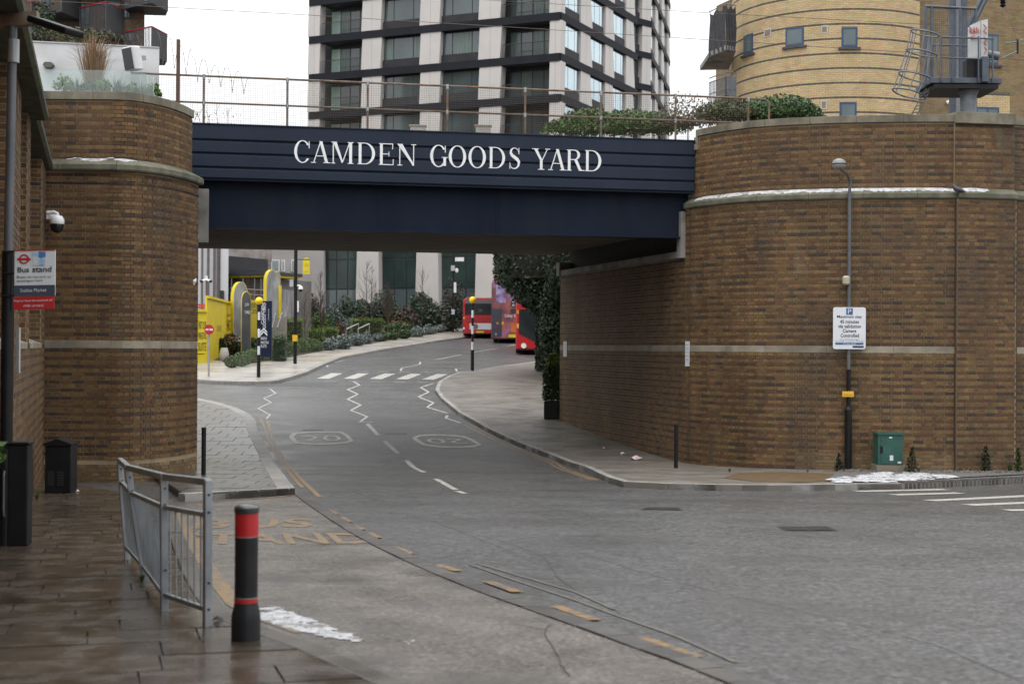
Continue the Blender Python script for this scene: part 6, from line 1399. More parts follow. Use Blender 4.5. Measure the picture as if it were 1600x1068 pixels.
for k, (x0, x1, x2, y0, y1) in enumerate(((46, 92, 122, 4, 50), (120, 161, 190, 36, 80), (190, 233, 258, 3, 36), (190, 233, 257, 72, 112), (96, 150, 191, -34, 8), (0, 45, 75, 36, 84))):
    dw = F / 25.0; A, B_, C_ = [Vector(((x - 800) / F * d, d)) for x, d in ((x0, dw - .9), (x1, dw - 2.6), (x2, dw - .4))]; z0, z1 = zf(y1), zf(y0)
    b = MB(); b.prism([tuple(A), tuple(B_), tuple(C_), (C_.x - .4, C_.y + 1.2), (A.x, A.y + 1.5)], (0, 0, z0), (1, 0, 0), (0, 1, 0), (0, 0, 1), .25); bl = fixn(b.build('balcony', char_m, AB))
    for p, q, solid in ((A, B_, False), (B_, C_, True)):
        pt_ = Path([p, q])
        if solid: vs, fs = pt_.sweep([(.03, z0 - .02), (.03, z1), (-.03, z1), (-.03, z0 - .02)], 0, pt_.L); fixn(MB().add(vs, fs).build('side_panel', char_m, bl))
        else:
            mb = MB()
            for i in range(int(pt_.L / .14)): c = pt_.pt(i * .14 + .05); mb.box((c.x, c.y, (z0 + z1) / 2), (.04, .04, z1 - z0))
            mb.build('baluster_row', char_m, bl)
        vs, fs = pt_.sweep([(.05, z1 + .002), (.05, z1 + .07), (-.05, z1 + .07), (-.05, z1 + .002)], 0, pt_.L); fixn(MB().add(vs, fs).build('red_capping', red_edge, bl))
# ================================================================== BEYOND THE BRIDGE, LEFT SIDE
yel = mat('hoarding_yellow', (.66, .52, .015), .5, (.58, .45, .012), scale=1.5)
navy_sign = mat('totem_navy', (.006, .012, .036), .5, spec=.2); t_white = mat('sign_print_white', (.70, .71, .73), .5)
GF = lambda d, o=.14: G(d) + o
def face_panel(name, x0, d0, x1, d1, z0, z1, t, m_, par):
    a, b = Vector(((x0 - 800) / F * d0, d0)), Vector(((x1 - 800) / F * d1, d1)); p = Path([a, b]); vs, fs = p.sweep([(0, z0), (0, z1), (-t, z1), (-t, z0)], 0, p.L, 50); return fixn(MB().add(vs, fs).build(name, m_, par)), p
def on_panel(p, u, z, out=.01): q = p.pt(p.L * u); n = p.nrm(p.L * u); return Vector((q.x + n.x * out, q.y + n.y * out, z))
# site hoarding
HO = thing('hoarding', 'bright yellow site hoarding with black lettering beside the no entry sign', 'hoarding', tuple(at(330, 568, 62.5)))
za, zb_ = GF(66, 0.0), at(325, 487, 66.5).z
p1_, ph1 = face_panel('hoarding_panel', 296, 66.0, 323, 67.0, za, zb_, .08, yel, HO)
p2_, ph2 = face_panel('hoarding_panel', 323, 67.0, 372, 80.0, G(66), at(370, 478, 80).z, .08, yel, HO)
p3_, ph3 = face_panel('hoarding_panel', 388, 80.0, 404, 81.5, G(80), at(396, 468, 80).z, .08, yel, HO)
for p_, z_ in ((ph1, zb_), (ph2, at(370, 478, 80).z)):
    vs, fs = p_.sweep([(.10, z_), (.10, z_ + .12), (-.1, z_ + .12), (-.1, z_)], 0, p_.L); fixn(MB().add(vs, fs).build('top_capping', yel, HO))
def ptext(p, s, u0, u1, z0, z1, m_, par, out=.012):
    a, b = on_panel(p, u0, z0, out), on_panel(p, u1, z0, out); flat_text('lettering', s, a, b - a, UP, (b - a).length, z1 - z0, m_, par, .002)
zy = lambda y, d: at(330, y, d).z
for s, y0, y1 in (('VISIT OUR', 502, 514), ('MARKETING', 519, 530), ('SUITE', 535, 548)): ptext(ph1, s, .50 if s != 'SUITE' else .5, .96, zy(y1, 66.8), zy(y0, 66.8), ink, HO)
q_ = on_panel(ph1, .5, zy(553, 66.8)); MB().box(q_ + Vector((.12, -.01, 0)), (.4, .01, .04)).build('printed_rule', ink, HO)
ptext(ph2, 'HOMES', .60, .90, zy(516, 76), zy(499, 76), ink, HO); ptext(ph2, 'A DIFFERENT KIND OF', .58, .95, zy(494.5, 76), zy(490.5, 76), ink, HO); ptext(ph2, 'LIVE', .28, .42, zy(517, 71), zy(508, 71), mat('print_olive', (.38, .30, .02), .6), HO)
ptext(ph3, 'RESIDEN', .1, .98, zy(480, 80.4), zy(472, 80.4), ink, HO); ptext(ph3, 'CES', .1, .8, zy(489, 80.4), zy(482, 80.4), ink, HO)
# arch-headed display panels
pic = mat('display_print', (.26, .27, .27), .5, (.10, .10, .11), scale=1.4, stain=(.40, .40, .40), stain_scale=2.2, stretch=(1, 1, .35)); dkp = mat('display_dark', (.045, .05, .055), .5, (.07, .075, .08), scale=2)
def arch(x0, x1, ytop, ybase, d, t, face_m, lab, rotz):
    s_ = F / d; c = Vector(((((x0 + x1) / 2) - 800) / s_, d)); w_ = (x1 - x0) / s_ / max(.3, math.cos(rotz)); z0 = GF(d, .0); z1 = at((x0 + x1) / 2, ytop, d).z; h_ = z1 - z0
    ax = Vector((math.cos(rotz), math.sin(rotz), 0)); n = Vector((math.sin(rotz), -math.cos(rotz), 0)); T_ = thing('arch_display', lab, 'display', (c.x, c.y, z0)); r = w_ / 2
    pl = [(-r, 0), (r, 0)] + [(r * math.cos(R(a)), h_ - r * 1.9 + r * 1.9 * math.sin(R(a))) for a in range(0, 181, 12)]
    MB().prism(pl, Vector((c.x, c.y, z0)), ax, UP, -n, t * .38).build('yellow_body', yel, T_)
    pl2 = [(p[0] * .97, max(.02, p[1] - .03)) for p in pl]; MB().prism(pl2, Vector((c.x, c.y, z0)) + n * .004, ax, UP, -n, .004).build('printed_face', face_m, T_)
    return T_
arch(366, 386, 440, 545, 75.0, .9, pic, 'grey printed arch panel with yellow edge nearest the hoarding', R(38))
a2_ = arch(378, 391, 455, 545, 73.0, .3, dkp, 'narrow dark printed arch panel between hoarding and navy totem', R(28))
flat_text('lettering', 'LIV', Vector((at(383, 478, 72.4).x, 72.4, at(383, 478, 72.4).z)), (.86, .5, 0), UP, .2, .16, t_white, a2_); flat_text('lettering', 'YARD', Vector((at(382, 490, 72.4).x, 72.4, at(382, 490, 72.4).z)), (.86, .5, 0), UP, .3, .16, t_white, a2_)
arch(417, 433, 421, 500, 78.0, .9, pic, 'tall grey arch panel with yellow edge behind the navy totem', R(40)); arch(428, 437, 424, 500, 80.0, .4, pic, 'second slim arch panel close behind the tall arch', R(40))
GS = thing('glass_screen', 'grey glazed screen with yellow posts beside the garden stairs', 'screen', tuple(at(445, 510, 80))); s1, gsp = face_panel('glazing', 436, 79, 461, 82, GF(80), at(448, 452, 80).z, .05, pic, GS)
for u in (.02, .98): q_ = on_panel(gsp, u, GF(80), .02); MB().box((q_.x, q_.y, (GF(80) + at(448, 447, 80).z) / 2), (.14, .14, at(448, 447, 80).z - GF(80))).build('post', yel, GS)
# marketing pavilion roof
PV = thing('pavilion', 'dark flat roofed pavilion with a yellow underside behind the arches', 'pavilion', tuple(at(445, 520, 86))); face_panel('wall', 420, 86, 486, 90, G(88), at(440, 436, 87).z, 4, mat('pavilion_wall', (.09, .09, .09), .6, (.14, .13, .11), scale=1), PV); face_panel('yellow_soffit', 418, 85, 470, 87.6, at(440, 435, 87).z + .002, at(440, 432, 87).z, 5, yel, PV); face_panel('roof', 416, 84.7, 472, 87.6, at(440, 431.9, 87).z, at(440, 427, 87).z, 5, t_frame, PV)
# navy totem
TT = thing('totem_sign', 'tall navy totem sign with white vertical lettering and chevrons', 'sign', tuple(at(413, 546, 65)))
td = 64.8; tz0, tz1 = at(413, 547, td).z, at(413, 470, td).z; tx0, tx1 = at(401.5, 500, td).x, at(424, 500, td).x; tw_ = tx1 - tx0
MB().box(((tx0 + tx1) / 2, td + .1, (tz0 + tz1) / 2 - .15), (tw_, .2, tz1 - tz0 + .3)).build('panel', navy_sign, TT)
TQ = lambda u, v: Vector((tx0 + tw_ * u, td, tz0 + (tz1 - tz0) * v))
flat_text('lettering', 'CAMDEN', TQ(.50, .53), UP, (-1, 0, 0), .95, tw_ * .20, t_white, TT, .008); flat_text('lettering', 'GOODS YARD', TQ(.62, .44), UP, (-1, 0, 0), 1.18, tw_ * .20, t_white, TT, .008); flat_text('lettering', 'LONDON NW1', TQ(.84, .60), UP, (-1, 0, 0), .55, tw_ * .06, t_white, TT, .008)
for k in range(2):
    b = MB(); v0 = .29 + .055 * k; b.add([TQ(.24, v0), TQ(.48, v0 + .075), TQ(.72, v0), TQ(.72, v0 + .035), TQ(.48, v0 + .11), TQ(.24, v0 + .035)], [(0, 1, 4, 5), (1, 2, 3, 4)]); b.v = [(x, y - .008, z) for x, y, z in b.v]; fixn(b.build('chevron', t_white, TT))
for s, v in (('SALES &', .215), ('MARKETING', .13), ('SUITE', .055)): flat_text('lettering', s, TQ(.27, v), (1, 0, 0), UP, tw_ * (.55 if s == 'MARKETING' else .42), .13, t_white, TT, .008)
# belisha beacons
def beacon(px_, pb, ptop, off, lab):
    p = gp(px_, pb, off); s_ = F / p.y; T_ = thing('belisha_beacon', lab, 'beacon', tuple(p), group='zebra crossing beacons'); h_ = (pb - ptop) / s_; rg = .155; ph = h_ - 2 * rg
    cuts = [0, .31, .43, .55, .67, .79, .90, 1.0]
    for i, (a, b) in enumerate(zip(cuts, cuts[1:])):
        r = .075 if i == 0 else .052
        MB().tube([p + Vector((0, 0, ph * a)), p + Vector((0, 0, ph * b))], r, 12).build('black_section' if i % 2 == 0 else 'white_section', black_m if i % 2 == 0 else t_white, T_, smooth=True)
    MB().lathe([(.02, -rg)] + [(rg * math.cos(R(a)), rg * math.sin(R(a))) for a in range(-75, 90, 15)] + [(.005, rg)], p + Vector((0, 0, ph + rg)), 20).build('globe', mat('beacon_yellow', (.80, .52, .01), .35, (.85, .58, .01), scale=3), T_, smooth=True)
beacon(404, 589, 464, .12, 'zebra crossing beacon pole with yellow globe in front of the navy totem'); beacon(738, 579, 463, .11, 'zebra crossing beacon pole with yellow globe in front of the red single decker')
# no entry sign
p = gp(326, 588, .12); s_ = F / p.y; NE = thing('no_entry_sign', 'red no entry disc on a grey pole beside the yellow hoarding', 'sign', tuple(p)); h_ = 81 / s_
MB().tube([p, p + Vector((0, 0, h_ - .02))], .038, 10).build('pole', mat('grey_post', (.30, .31, .31), .5), NE, smooth=True)
c = p + Vector((.02, -.06, h_ - .2)); ax = Vector((.86, .5, 0)); n_ = Vector((.5, -.86, 0))
MB().prism([(.20 * math.cos(R(a)), .20 * math.sin(R(a))) for a in range(0, 360, 15)], c, ax, UP, n_, .012).build('red_disc', mat('entry_red', (.55, .02, .03), .4), NE); MB().prism([(-.145, -.035), (.145, -.035), (.145, .035), (-.145, .035)], c + n_ * .013, ax, UP, n_, .004).build('white_bar', t_white, NE)
c = p + Vector((-.09, .06, h_ - .2)); MB().prism([(.20 * math.cos(R(a)), .20 * math.sin(R(a))) for a in range(0, 360, 15)], c, (.6, -.8, 0), UP, (-.8, -.6, 0), .012).build('grey_disc_back', grey_pole, NE)
# camera poles
def cam_pole(px_, pb, d_h, off, lab, flag, dd=0, plates=()):
    p = gp(px_, pb, off); s_ = F / p.y; T_ = thing('camera_pole', lab, 'pole', tuple(p)); MB().tube([p, p + Vector((0, 0, d_h))], .085, 12).build('pole', black_m, T_, smooth=True); Zp = lambda y: at(px_, y, p.y).z
    for x0, x1, y0, y1, m_, nm in plates:
        a, b = at(x0, y1, p.y - .1), at(x1, y0, p.y - .1); MB().box(((a.x + b.x) / 2, p.y - .11, (a.z + b.z) / 2), (b.x - a.x, .02, b.z - a.z)).build(nm, m_, T_)
    return p, T_, Zp
p, T_, Zp = cam_pole(461, 568, 6.6, .12, 'black camera pole with yellow band and yellow flag beside the hedges', True, plates=((457, 465, 523, 533, ym, 'yellow_plate'), (464.5, 467, 470, 487, t_white, 'white_plate')))
MB().box((p.x - .18, p.y, Zp(442)), (.18, .2, .33)).build('control_box', mat('pale_case', (.38, .41, .42), .5), T_); MB().tube([(p.x, p.y, Zp(446)), (p.x + .22, p.y, Zp(446))], .04, 8).build('arm', white_m, T_); q_ = Vector((p.x + .24, p.y - .02, Zp(452)))
MB().lathe([(.03, .17), (.09, .13), (.11, .05), (.11, 0)], q_, 12).build('camera_housing', white_m, T_, smooth=True); MB().lathe([(.1, 0), (.09, -.07), (.03, -.12)], q_, 12).build('camera_dome', dark_glass, T_, smooth=True)
FL = thing('banner_flag', 'yellow round topped banner hanging from the black camera pole', 'banner', tuple(at(478, 428, p.y))); a, b = at(473, 428, p.y), at(484, 402, p.y); w_, h_ = b.x - a.x, b.z - a.z; MB().prism([(0, 0), (w_, 0), (w_, h_ * .7)] + [(w_ / 2 + w_ / 2 * math.cos(R(x)), h_ * .7 + h_ * .3 * math.sin(R(x))) for x in range(15, 180, 15)] + [(0, h_ * .7)], a, (1, 0, 0), UP, (0, 1, 0), .03).build('banner', yel, FL); MB().tube([(p.x, p.y, b.z - .1), (b.x, p.y, b.z - .1)], .02, 6).build('arm', black_m, FL)
for k, (s, v) in enumerate((('LIVE WORK', .55), ('CAMDEN', .45), ('LONDON', .12))): flat_text('lettering', s, a + Vector((w_ * .12, -.004, h_ * v)), (1, 0, 0), UP, w_ * .76, h_ * .07, mat('print_olive', (.3, .24, .01), .6), FL, .004)
p, T_, Zp = cam_pole(708, 519, 6.3, .12, 'black camera pole with white plates beside the red single decker', False, plates=((709, 713, 441, 457, t_white, 'white_plate'), (705.5, 710.5, 483, 491, mat('pale_blue_plate', (.42, .47, .6), .5), 'blue_plate'), (711, 725, 402, 408, t_white, 'street_plate')))
MB().box((p.x - .05, p.y - .15, Zp(419)), (.3, .2, .42)).build('control_box', MATS['pale_case'], T_); q_ = Vector((p.x + .24, p.y - .1, Zp(423))); MB().lathe([(.03, .2), (.13, .14), (.14, 0), (.1, -.12), (.03, -.16)], q_, 12).build('camera_dome', white_m, T_, smooth=True); MB().tube([(p.x, p.y, Zp(420)), q_ + Vector((0, 0, .15))], .03, 6).build('arm', white_m, T_)
p = gp(322, 560, .14); TCP = thing('camera_mast', 'slim mast with twin white cameras in front of the pale cladding', 'mast', (at(322, 520, 74).x, 74, GF(74))); mx_ = at(322, 520, 74); MB().tube([(mx_.x, 74, GF(74)), (mx_.x, 74, at(322, 433, 74).z)], .05, 8).build('mast', mat('brown_mast', (.12, .09, .08), .6), TCP); zc = at(322, 437, 74).z
for s_ in (-1, 1): MB().tube([(mx_.x, 74, zc), (mx_.x + s_ * .22, 73.9, zc - .06)], .06, 8).build('camera_arm', white_m, TCP); MB().lathe([(.08, .06), (.09, 0), (.05, -.08)], (mx_.x + s_ * .24, 73.9, zc - .08), 10).build('camera_dome', dark_glass, TCP)
MB().tube([(mx_.x, 74, zc), (mx_.x, 74, zc + .2)], .06, 8).build('antenna', white_m, TCP)
# buildings far left
clad = mat('pale_cladding', (.55, .56, .58), .6, (.50, .51, .53), scale=.5); PB = thing('clad_building', 'pale grey clad building with dark vertical strips seen under the bridge', 'building', tuple(at(340, 500, 84))); _, cpth = face_panel('wall', 270, 84, 356, 85, G(84), Z(7.4), 8, clad, PB)
for x_, w_ in ((316, .09), (325.5, .12), (335, .12), (340.5, .12), (343.5, .06)): q_ = px_plane(x_, 450, tuple(cpth.p[0]), tuple(cpth.p[-1])); MB().box((q_.x, q_.y - .05, (G(84) + Z(7.4)) / 2), (w_, .1, Z(7.4) - G(84))).build('vertical_strip', mat('brown_strip', (.12, .10, .10), .6), PB)
q_ = px_plane(347, 470, tuple(cpth.p[0]), tuple(cpth.p[-1])); MB().box((q_.x, q_.y - .04, at(347, 470, 84).z), (.25, .08, 1.3)).build('doorway', t_frame, PB)
DB = thing('clad_building', 'black cantilevered upper storey over pale concrete seen under the bridge', 'building', tuple(at(390, 500, 90))); face_panel('black_storey', 355, 88.5, 418, 92, at(380, 441, 90).z, at(380, 402, 90).z, 8, mat('black_cladding', (.010, .012, .018), .5), DB); face_panel('concrete_base', 350, 89.5, 420, 93, G(90), at(380, 441, 90).z - .003, 8, conc_m, DB); face_panel('roof_storey', 356, 91, 424, 94.5, at(380, 402, 90).z + .003, at(380, 380, 90).z, 6, mat('brown_roof', (.16, .13, .11), .7, (.35, .34, .33), scale=1), DB)
mb = MB()
for i in range(40): x_ = 356 + i * 1.55; c = at(x_, 430, 88.2 + i * .08); mb.box(c, (.02, .02, .9))
mb.build('balustrade', mat('fin_grey', (.05, .055, .06), .5), DB)
GBd = thing('glass_building', 'glazed brick building far behind the pavilion under the bridge', 'building', tuple(at(450, 500, 112))); _, gpth = face_panel('wall', 410, 112, 505, 114, G(112), Z(9.0), 6, mat('pale_far_wall', (.36, .35, .34), .8, (.30, .29, .28), scale=.4), GBd)
for x0, x1 in ((424, 438), (440, 446), (455, 462)):
    a, b = px_plane(x0, 424, tuple(gpth.p[0]), tuple(gpth.p[-1])), px_plane(x1, 406, tuple(gpth.p[0]), tuple(gpth.p[-1])); wn = MB().box(((a.x + b.x) / 2, a.y - .04, (a.z + b.z) / 2), (b.x - a.x, .08, b.z - a.z)).build('window', white_m, GBd); MB().box(((a.x + b.x) / 2, a.y - .09, (a.z + b.z) / 2), (b.x - a.x - .16, .03, b.z - a.z - .16)).build('pane', mat('pale_glass', (.28, .33, .34), .15), wn)
CF_ = thing('brick_wall', 'red brick wall with scaffold rails behind the yellow hoarding', 'wall', tuple(at(405, 500, 86))); face_panel('wall', 385, 85, 424, 87, G(86), at(400, 452, 86).z, .4, mat('red_far_brick', (.20, .09, .05), .8, (.14, .065, .04), scale=5), CF_)
for y_ in (452, 460): MB().tube([at(360, y_ - 2, 83), at(422, y_ + 2, 83)], .03, 6).build('scaffold_rail', steel_l, CF_)
for x_ in (362, 380, 398, 408, 421): MB().tube([at(x_, 435, 83), (at(x_, 435, 83).x, 83, G(83))], .03, 6).build('scaffold_pole', steel_l, CF_)
# orange plastic barriers
om = mat('barrier_orange', (.60, .07, .025), .5)
for k, (x0, x1, y0, y1) in enumerate(((305.5, 318, 475, 489), (319, 331, 475, 489), (305.5, 318, 489.5, 500), (319, 331, 489.5, 500))):
    d_ = 78 - (1.2 if k > 1 else 0); a, b = at(x0, y1, d_), at(x1, y0, d_); T_ = thing('plastic_barrier', ('upper' if k < 2 else 'lower') + (' orange barrier nearest the abutment behind the hoarding' if k % 2 == 0 else ' orange barrier next to the camera mast behind the hoarding'), 'barrier', ((a.x + b.x) / 2, d_, a.z), group='orange barriers')
    w_, h_ = b.x - a.x, b.z - a.z
    for u in (0, .47, .94): MB().box((a.x + w_ * (u + .03), d_, (a.z + b.z) / 2), (w_ * .06, .05, h_)).build('upright', om, T_)
    for v in (.08, .36, .64, .92): MB().box((a.x + w_ / 2, d_ + .03, a.z + h_ * v), (w_, .04, h_ * .17)).build('rail', om, T_)
    if k < 2: MB().box((a.x + w_ / 2, d_ + .1, (a.z + G(78)) / 2), (w_, .1, a.z - G(78))).build('foot', conc_m, T_)
    else: MB().box((a.x + w_ / 2, d_ + .1, (a.z + G(78)) / 2), (w_, .1, a.z - G(78))).build('foot', conc_m, T_)
# garden stairs and handrails
SS = thing('garden_stairs', 'pale stone garden stairs behind the navy totem', 'stairs', tuple(at(432, 530, 70)))
for k in range(9):
    y_ = 529 - k * 4.0; d_ = 69 + k * .45; a, b = at(424, y_, d_), at(446, y_, d_); MB().box(((a.x + b.x) / 2, d_ + .25, (a.z + G(69)) / 2), (b.x - a.x, .5, a.z - G(69))).build('step', mat('stair_stone', (.20, .185, .16), .8), SS)
for x0, x1 in ((425, 431), (433, 441)):
    a, b = at(x0, 512, 69), at(x1, 488, 72.2); hr = MB().tube([a, b], .03, 6).build('handrail', steel_l, SS)
    for t in (0, .5, 1): q_ = a.lerp(b, t); MB().tube([q_, q_ - Vector((0, 0, .95))], .022, 6).build('rail_post', steel_l, SS)
for x0, x1, lab in ((541, 560, 'first steel handrail between hedge and lavender'), (559, 577, 'second steel handrail between hedge and lavender')):
    d_ = 93; a, b = at(x0, 514, d_), at(x1, 505.5, d_ + .6); T_ = thing('handrail', lab, 'handrail', (a.x, d_, G(d_))); MB().tube([a, b - (b - a) * .05, b], .035, 8).build('rail', mat('brushed_steel', (.42, .41, .39), .35, metal=.6), T_)
    for q_ in (a, b): MB().tube([q_, (q_.x, q_.y, GF(q_.y))], .03, 6).build('post', MATS['brushed_steel'], T_)
# clipped hedges and planting
BX = [(.085, .135, .055), (.11, .165, .07), (.065, .105, .045)]; LV = [(.16, .195, .18), (.12, .155, .145), (.20, .23, .215)]; HG = [(.10, .16, .02), (.07, .125, .018), (.13, .18, .03)]; DK = [(.04, .065, .04), (.055, .085, .05), (.06, .09, .065)]; RDL = [(.14, .03, .03), (.10, .035, .03), (.07, .055, .03)]
box_balls = [(362, 566, 9.5), (378, 562, 12), (394, 557, 11), (411, 553, 12), (426, 551, 11.5), (447, 547, 11), (458, 545, 10), (470, 541, 12), (480, 540, 11), (489, 540, 10), (496, 541, 8)]
for k, (x_, y_, r_) in enumerate(box_balls):
    b0_ = gp(x_, y_ + r_ * .82, .14); s_ = F / b0_.y; rr_ = 1.22 * r_ / s_; where = ('at the start of the row by the white urn', 'second from the white urn', 'third from the white urn, left of the beacon pole', 'just right of the beacon pole', 'below the navy totem edge', 'just before the black camera pole', 'hidden partly by the black camera pole', 'just after the black camera pole', 'second after the black camera pole', 'third after the black camera pole', 'smallest at the far end of the row')[k]
    shrub('box_ball', 'clipped round box ball ' + where, (b0_.x, b0_.y, b0_.z + rr_ * .78), (rr_, rr_, rr_ * .85), 900, .045, BX if k else [(.08, .11, .05), (.06, .09, .04)], group='clipped box balls', lumps=0, flat=False, shell=.82, base=b0_.z - .02)
def hedge(px0, px1, y0, y1, d, dep, cols, lab, n=1500, name='hedge', leaf=.05, soft=.08, cat='hedge'):
    a, b = at(px0, y1, d), at(px1, y0, d); T_ = thing(name, lab, cat, ((a.x + b.x) / 2, d, min(a.z, GF(d) - .05))); mb = MB(); rg = random.Random(int(px0 * 3 + y0)); z0 = min(a.z, GF(d) - .05)
    for _ in range(n):
        u, v, w = rg.random(), rg.random(), rg.random(); f = rg.randrange(4)
        if f == 0: w = 0
        elif f == 1: v = 1
        elif f == 2: u = rg.choice((0, 1))
        p = Vector((a.x + (b.x - a.x) * u, d + dep * w, z0 + (b.z - z0) * v)) + Vector((rg.gauss(0, soft), rg.gauss(0, soft), rg.gauss(0, soft))); leaves(mb, p, (.03, .03, .03), 1, leaf, cols, rng=rg)
    mb.build('foliage', green_l, T_)
    core_ = MB().box(((a.x + b.x) / 2, d + dep / 2, (z0 + b.z) / 2), (abs(b.x - a.x) * .85, dep * .8, (b.z - z0) * .85)).build('branches', mat('hedge_core', (.015, .022, .01), .9), T_)
hedge(442, 472, 499, 536, 78, 1.0, HG, 'upright bright green hedge block beside the camera pole', 1800); hedge(480, 504, 515, 535, 85, 1.0, HG, 'low lime green hedge block after the camera pole', 1200); hedge(505, 527, 513, 531, 87, 1.0, HG, 'second low lime hedge block before the handrails', 1100); hedge(547, 598, 499, 522, 98, 1.2, HG, 'long bright hedge behind the steel handrails', 2000)
hedge(425, 446, 527, 548, 68.5, .8, [(.03, .07, .02), (.04, .09, .025)], 'grassy green mound below the garden stairs', 700, leaf=.06, soft=.1)
def mound(name, lab, px0, px1, y0, y1, off_d, cols, n=800, leaf=.05, cat='shrub', group=None, shell=.4, lumps=6):
    xm = (px0 + px1) / 2; bpt = gp(xm, y1, .14); dmax = 110.0 if xm < 640 else 113.0; d = min(bpt.y + off_d, dmax); s_ = F / d; zt, zb = at(xm, y0, d).z, max(at(xm, y1, d).z, GF(d) - .1)
    if zb > GF(d) + .4: zb = GF(d) + .1
    zt = max(zt, zb + .4); c = at(xm, y0, d); c.z = (zt + zb) / 2; rx, rz = (px1 - px0) / 2 / s_, (zt - zb) / 2
    base = min(GF(d), c.z - rz); return shrub(name, lab, c, (rx * 1.12, rx * .9, rz * 1.15), int(n * 1.3), leaf * 1.55, cols, cat, group, lumps=lumps, flat=False, shell=shell, base=base)
lav = [(505, 528, 527, 547), (523, 548, 524, 545), (545, 570, 521, 540), (566, 582, 519, 537), (580, 600, 520, 533), (640, 662, 510, 526), (658, 682, 508, 522), (678, 700, 507, 519)]
for k, (x0, x1, y0, y1) in enumerate(lav): mound('lavender', 'grey green lavender mound, %s from the box balls along the pavement' % ('first second third fourth fifth sixth seventh eighth'.split()[k]), x0, x1, y0, y1, .3, LV, 900, .06, group='lavender mounds')
for k, (x0, x1, y0, y1) in enumerate([(592, 610, 518, 533), (606, 624, 516, 531), (621, 643, 513, 529)]): mound('low_shrub', ('first', 'middle', 'last')[k] + ' dark green low shrub between the two lavender groups', x0, x1, y0, y1, .3, BX + DG, 800, .06, group='low green shrubs')
for nm, lab, x0, x1, y0, y1, od, cols, n, lf, sh_ in (
    ('shrub', 'dark olive shrub behind the lime hedge blocks', 475, 500, 476, 520, 6, DK, 1300, .08, .3), ('shrub', 'large blue green shrub left of the steel handrails', 508, 552, 478, 522, 8, DK + LV, 2200, .08, .3), ('shrub', 'red stemmed low shrub before the handrails', 522, 538, 505, 530, 2, RDL, 500, .07, .2),
    ('shrub', 'shrub with red leaf tips in front of the tower columns', 548, 582, 480, 505, 14, DK + [(.14, .03, .02)], 1200, .09, .3), ('shrub', 'dark broad shrub under the tower glazing', 550, 585, 460, 488, 22, DK, 1500, .10, .3), ('shrub', 'wispy grey shrub left of the bare multi stemmed tree', 570, 600, 470, 520, 10, [(.07, .08, .06), (.05, .065, .05)], 1300, .08, .1),
    ('flax_bush', 'bronze spiky flax bush beside the bare tree', 618, 655, 480, 512, 8, [(.09, .075, .06), (.12, .10, .09), (.05, .04, .035)], 1000, .12, .2), ('shrub', 'dark red leaved shrub at the foot of the flax bush', 610, 636, 500, 522, 2, RDL, 700, .08, .2), ('shrub', 'dark rounded evergreen before the third tower column', 640, 676, 458, 500, 20, DK, 2000, .10, .35), ('flax_bush', 'large grey green flax bush beside the far camera pole', 668, 722, 478, 516, 8, [(.06, .075, .045), (.09, .095, .07), (.04, .05, .03)], 1700, .13, .2), ('shrub', 'brown twiggy shrub behind the far camera pole', 688, 730, 440, 490, 22, [(.06, .04, .03), (.03, .045, .025)], 900, .09, .1),
    ('shrub', 'yellow green small shrub between box balls and hedge', 432, 462, 536, 552, 2.0, [(.12, .13, .03), (.08, .11, .03)], 800, .06, .2), ('shrub', 'dark laurel below the arch panels', 362, 385, 530, 560, 3, DG, 1100, .07, .3), ('shrub', 'tall mixed green shrub left of the navy totem', 376, 404, 524, 556, 3.5, DK + MG, 1300, .07, .3), ('shrub', 'fine leaved pale shrub climbing the arch panels', 360, 380, 506, 530, 5, [(.09, .11, .07), (.06, .09, .04)], 500, .06, .1),
    ('shrub', 'orange brown beech shrub against the yellow hoarding', 330, 372, 522, 562, 4.5, [(.12, .06, .02), (.09, .055, .02), (.06, .07, .02)], 1500, .07, .2), ('shrub', 'deep green shrub behind the white urn', 338, 352, 528, 562, 2.5, DG, 800, .06, .3), ('shrub', 'autumn red shrub by the pale first tower column', 476, 500, 460, 485, 12, [(.12, .03, .025), (.07, .06, .04)], 600, .09, .1)):
    mound(nm, lab, x0, x1, y0, y1, od, cols, n, lf, shell=sh_)
for k, (x0, x1, y0, y1, od, ci, what) in enumerate([(452, 486, 478, 520, 9, 0, 'dark olive shrub left of the first tower column'), (470, 500, 498, 524, 5, 1, 'grey leaved shrub behind the lime hedge'), (528, 560, 466, 500, 18, 0, 'deep green shrub under the first lobby window'), (584, 622, 456, 500, 16, 0, 'tall dark shrub between second and third columns'), (595, 628, 478, 512, 10, 2, 'brown bronze shrub behind the bare tree'), (556, 590, 492, 522, 7, 3, 'mid green shrub right behind the handrails'), (630, 660, 484, 514, 9, 1, 'silver green shrub beside the bronze flax'), (648, 690, 470, 508, 13, 0, 'broad dark shrub left of the far pole'), (672, 706, 490, 516, 7, 3, 'green shrub at the foot of the far pole'), (600, 640, 500, 524, 4, 3, 'low leafy shrub before the flax bush'), (484, 520, 492, 526, 7, 3, 'mid green shrub between hedge blocks'), (535, 562, 500, 528, 5, 1, 'pale grey shrub between the handrails')]):
    mound('shrub', what, x0, x1, y0, y1, od, [DK, LV, [(.10, .08, .05), (.14, .11, .07), (.07, .06, .04)], [(.075, .12, .045), (.10, .15, .05), (.055, .09, .035)]][ci], 1700, .085, shell=.3)
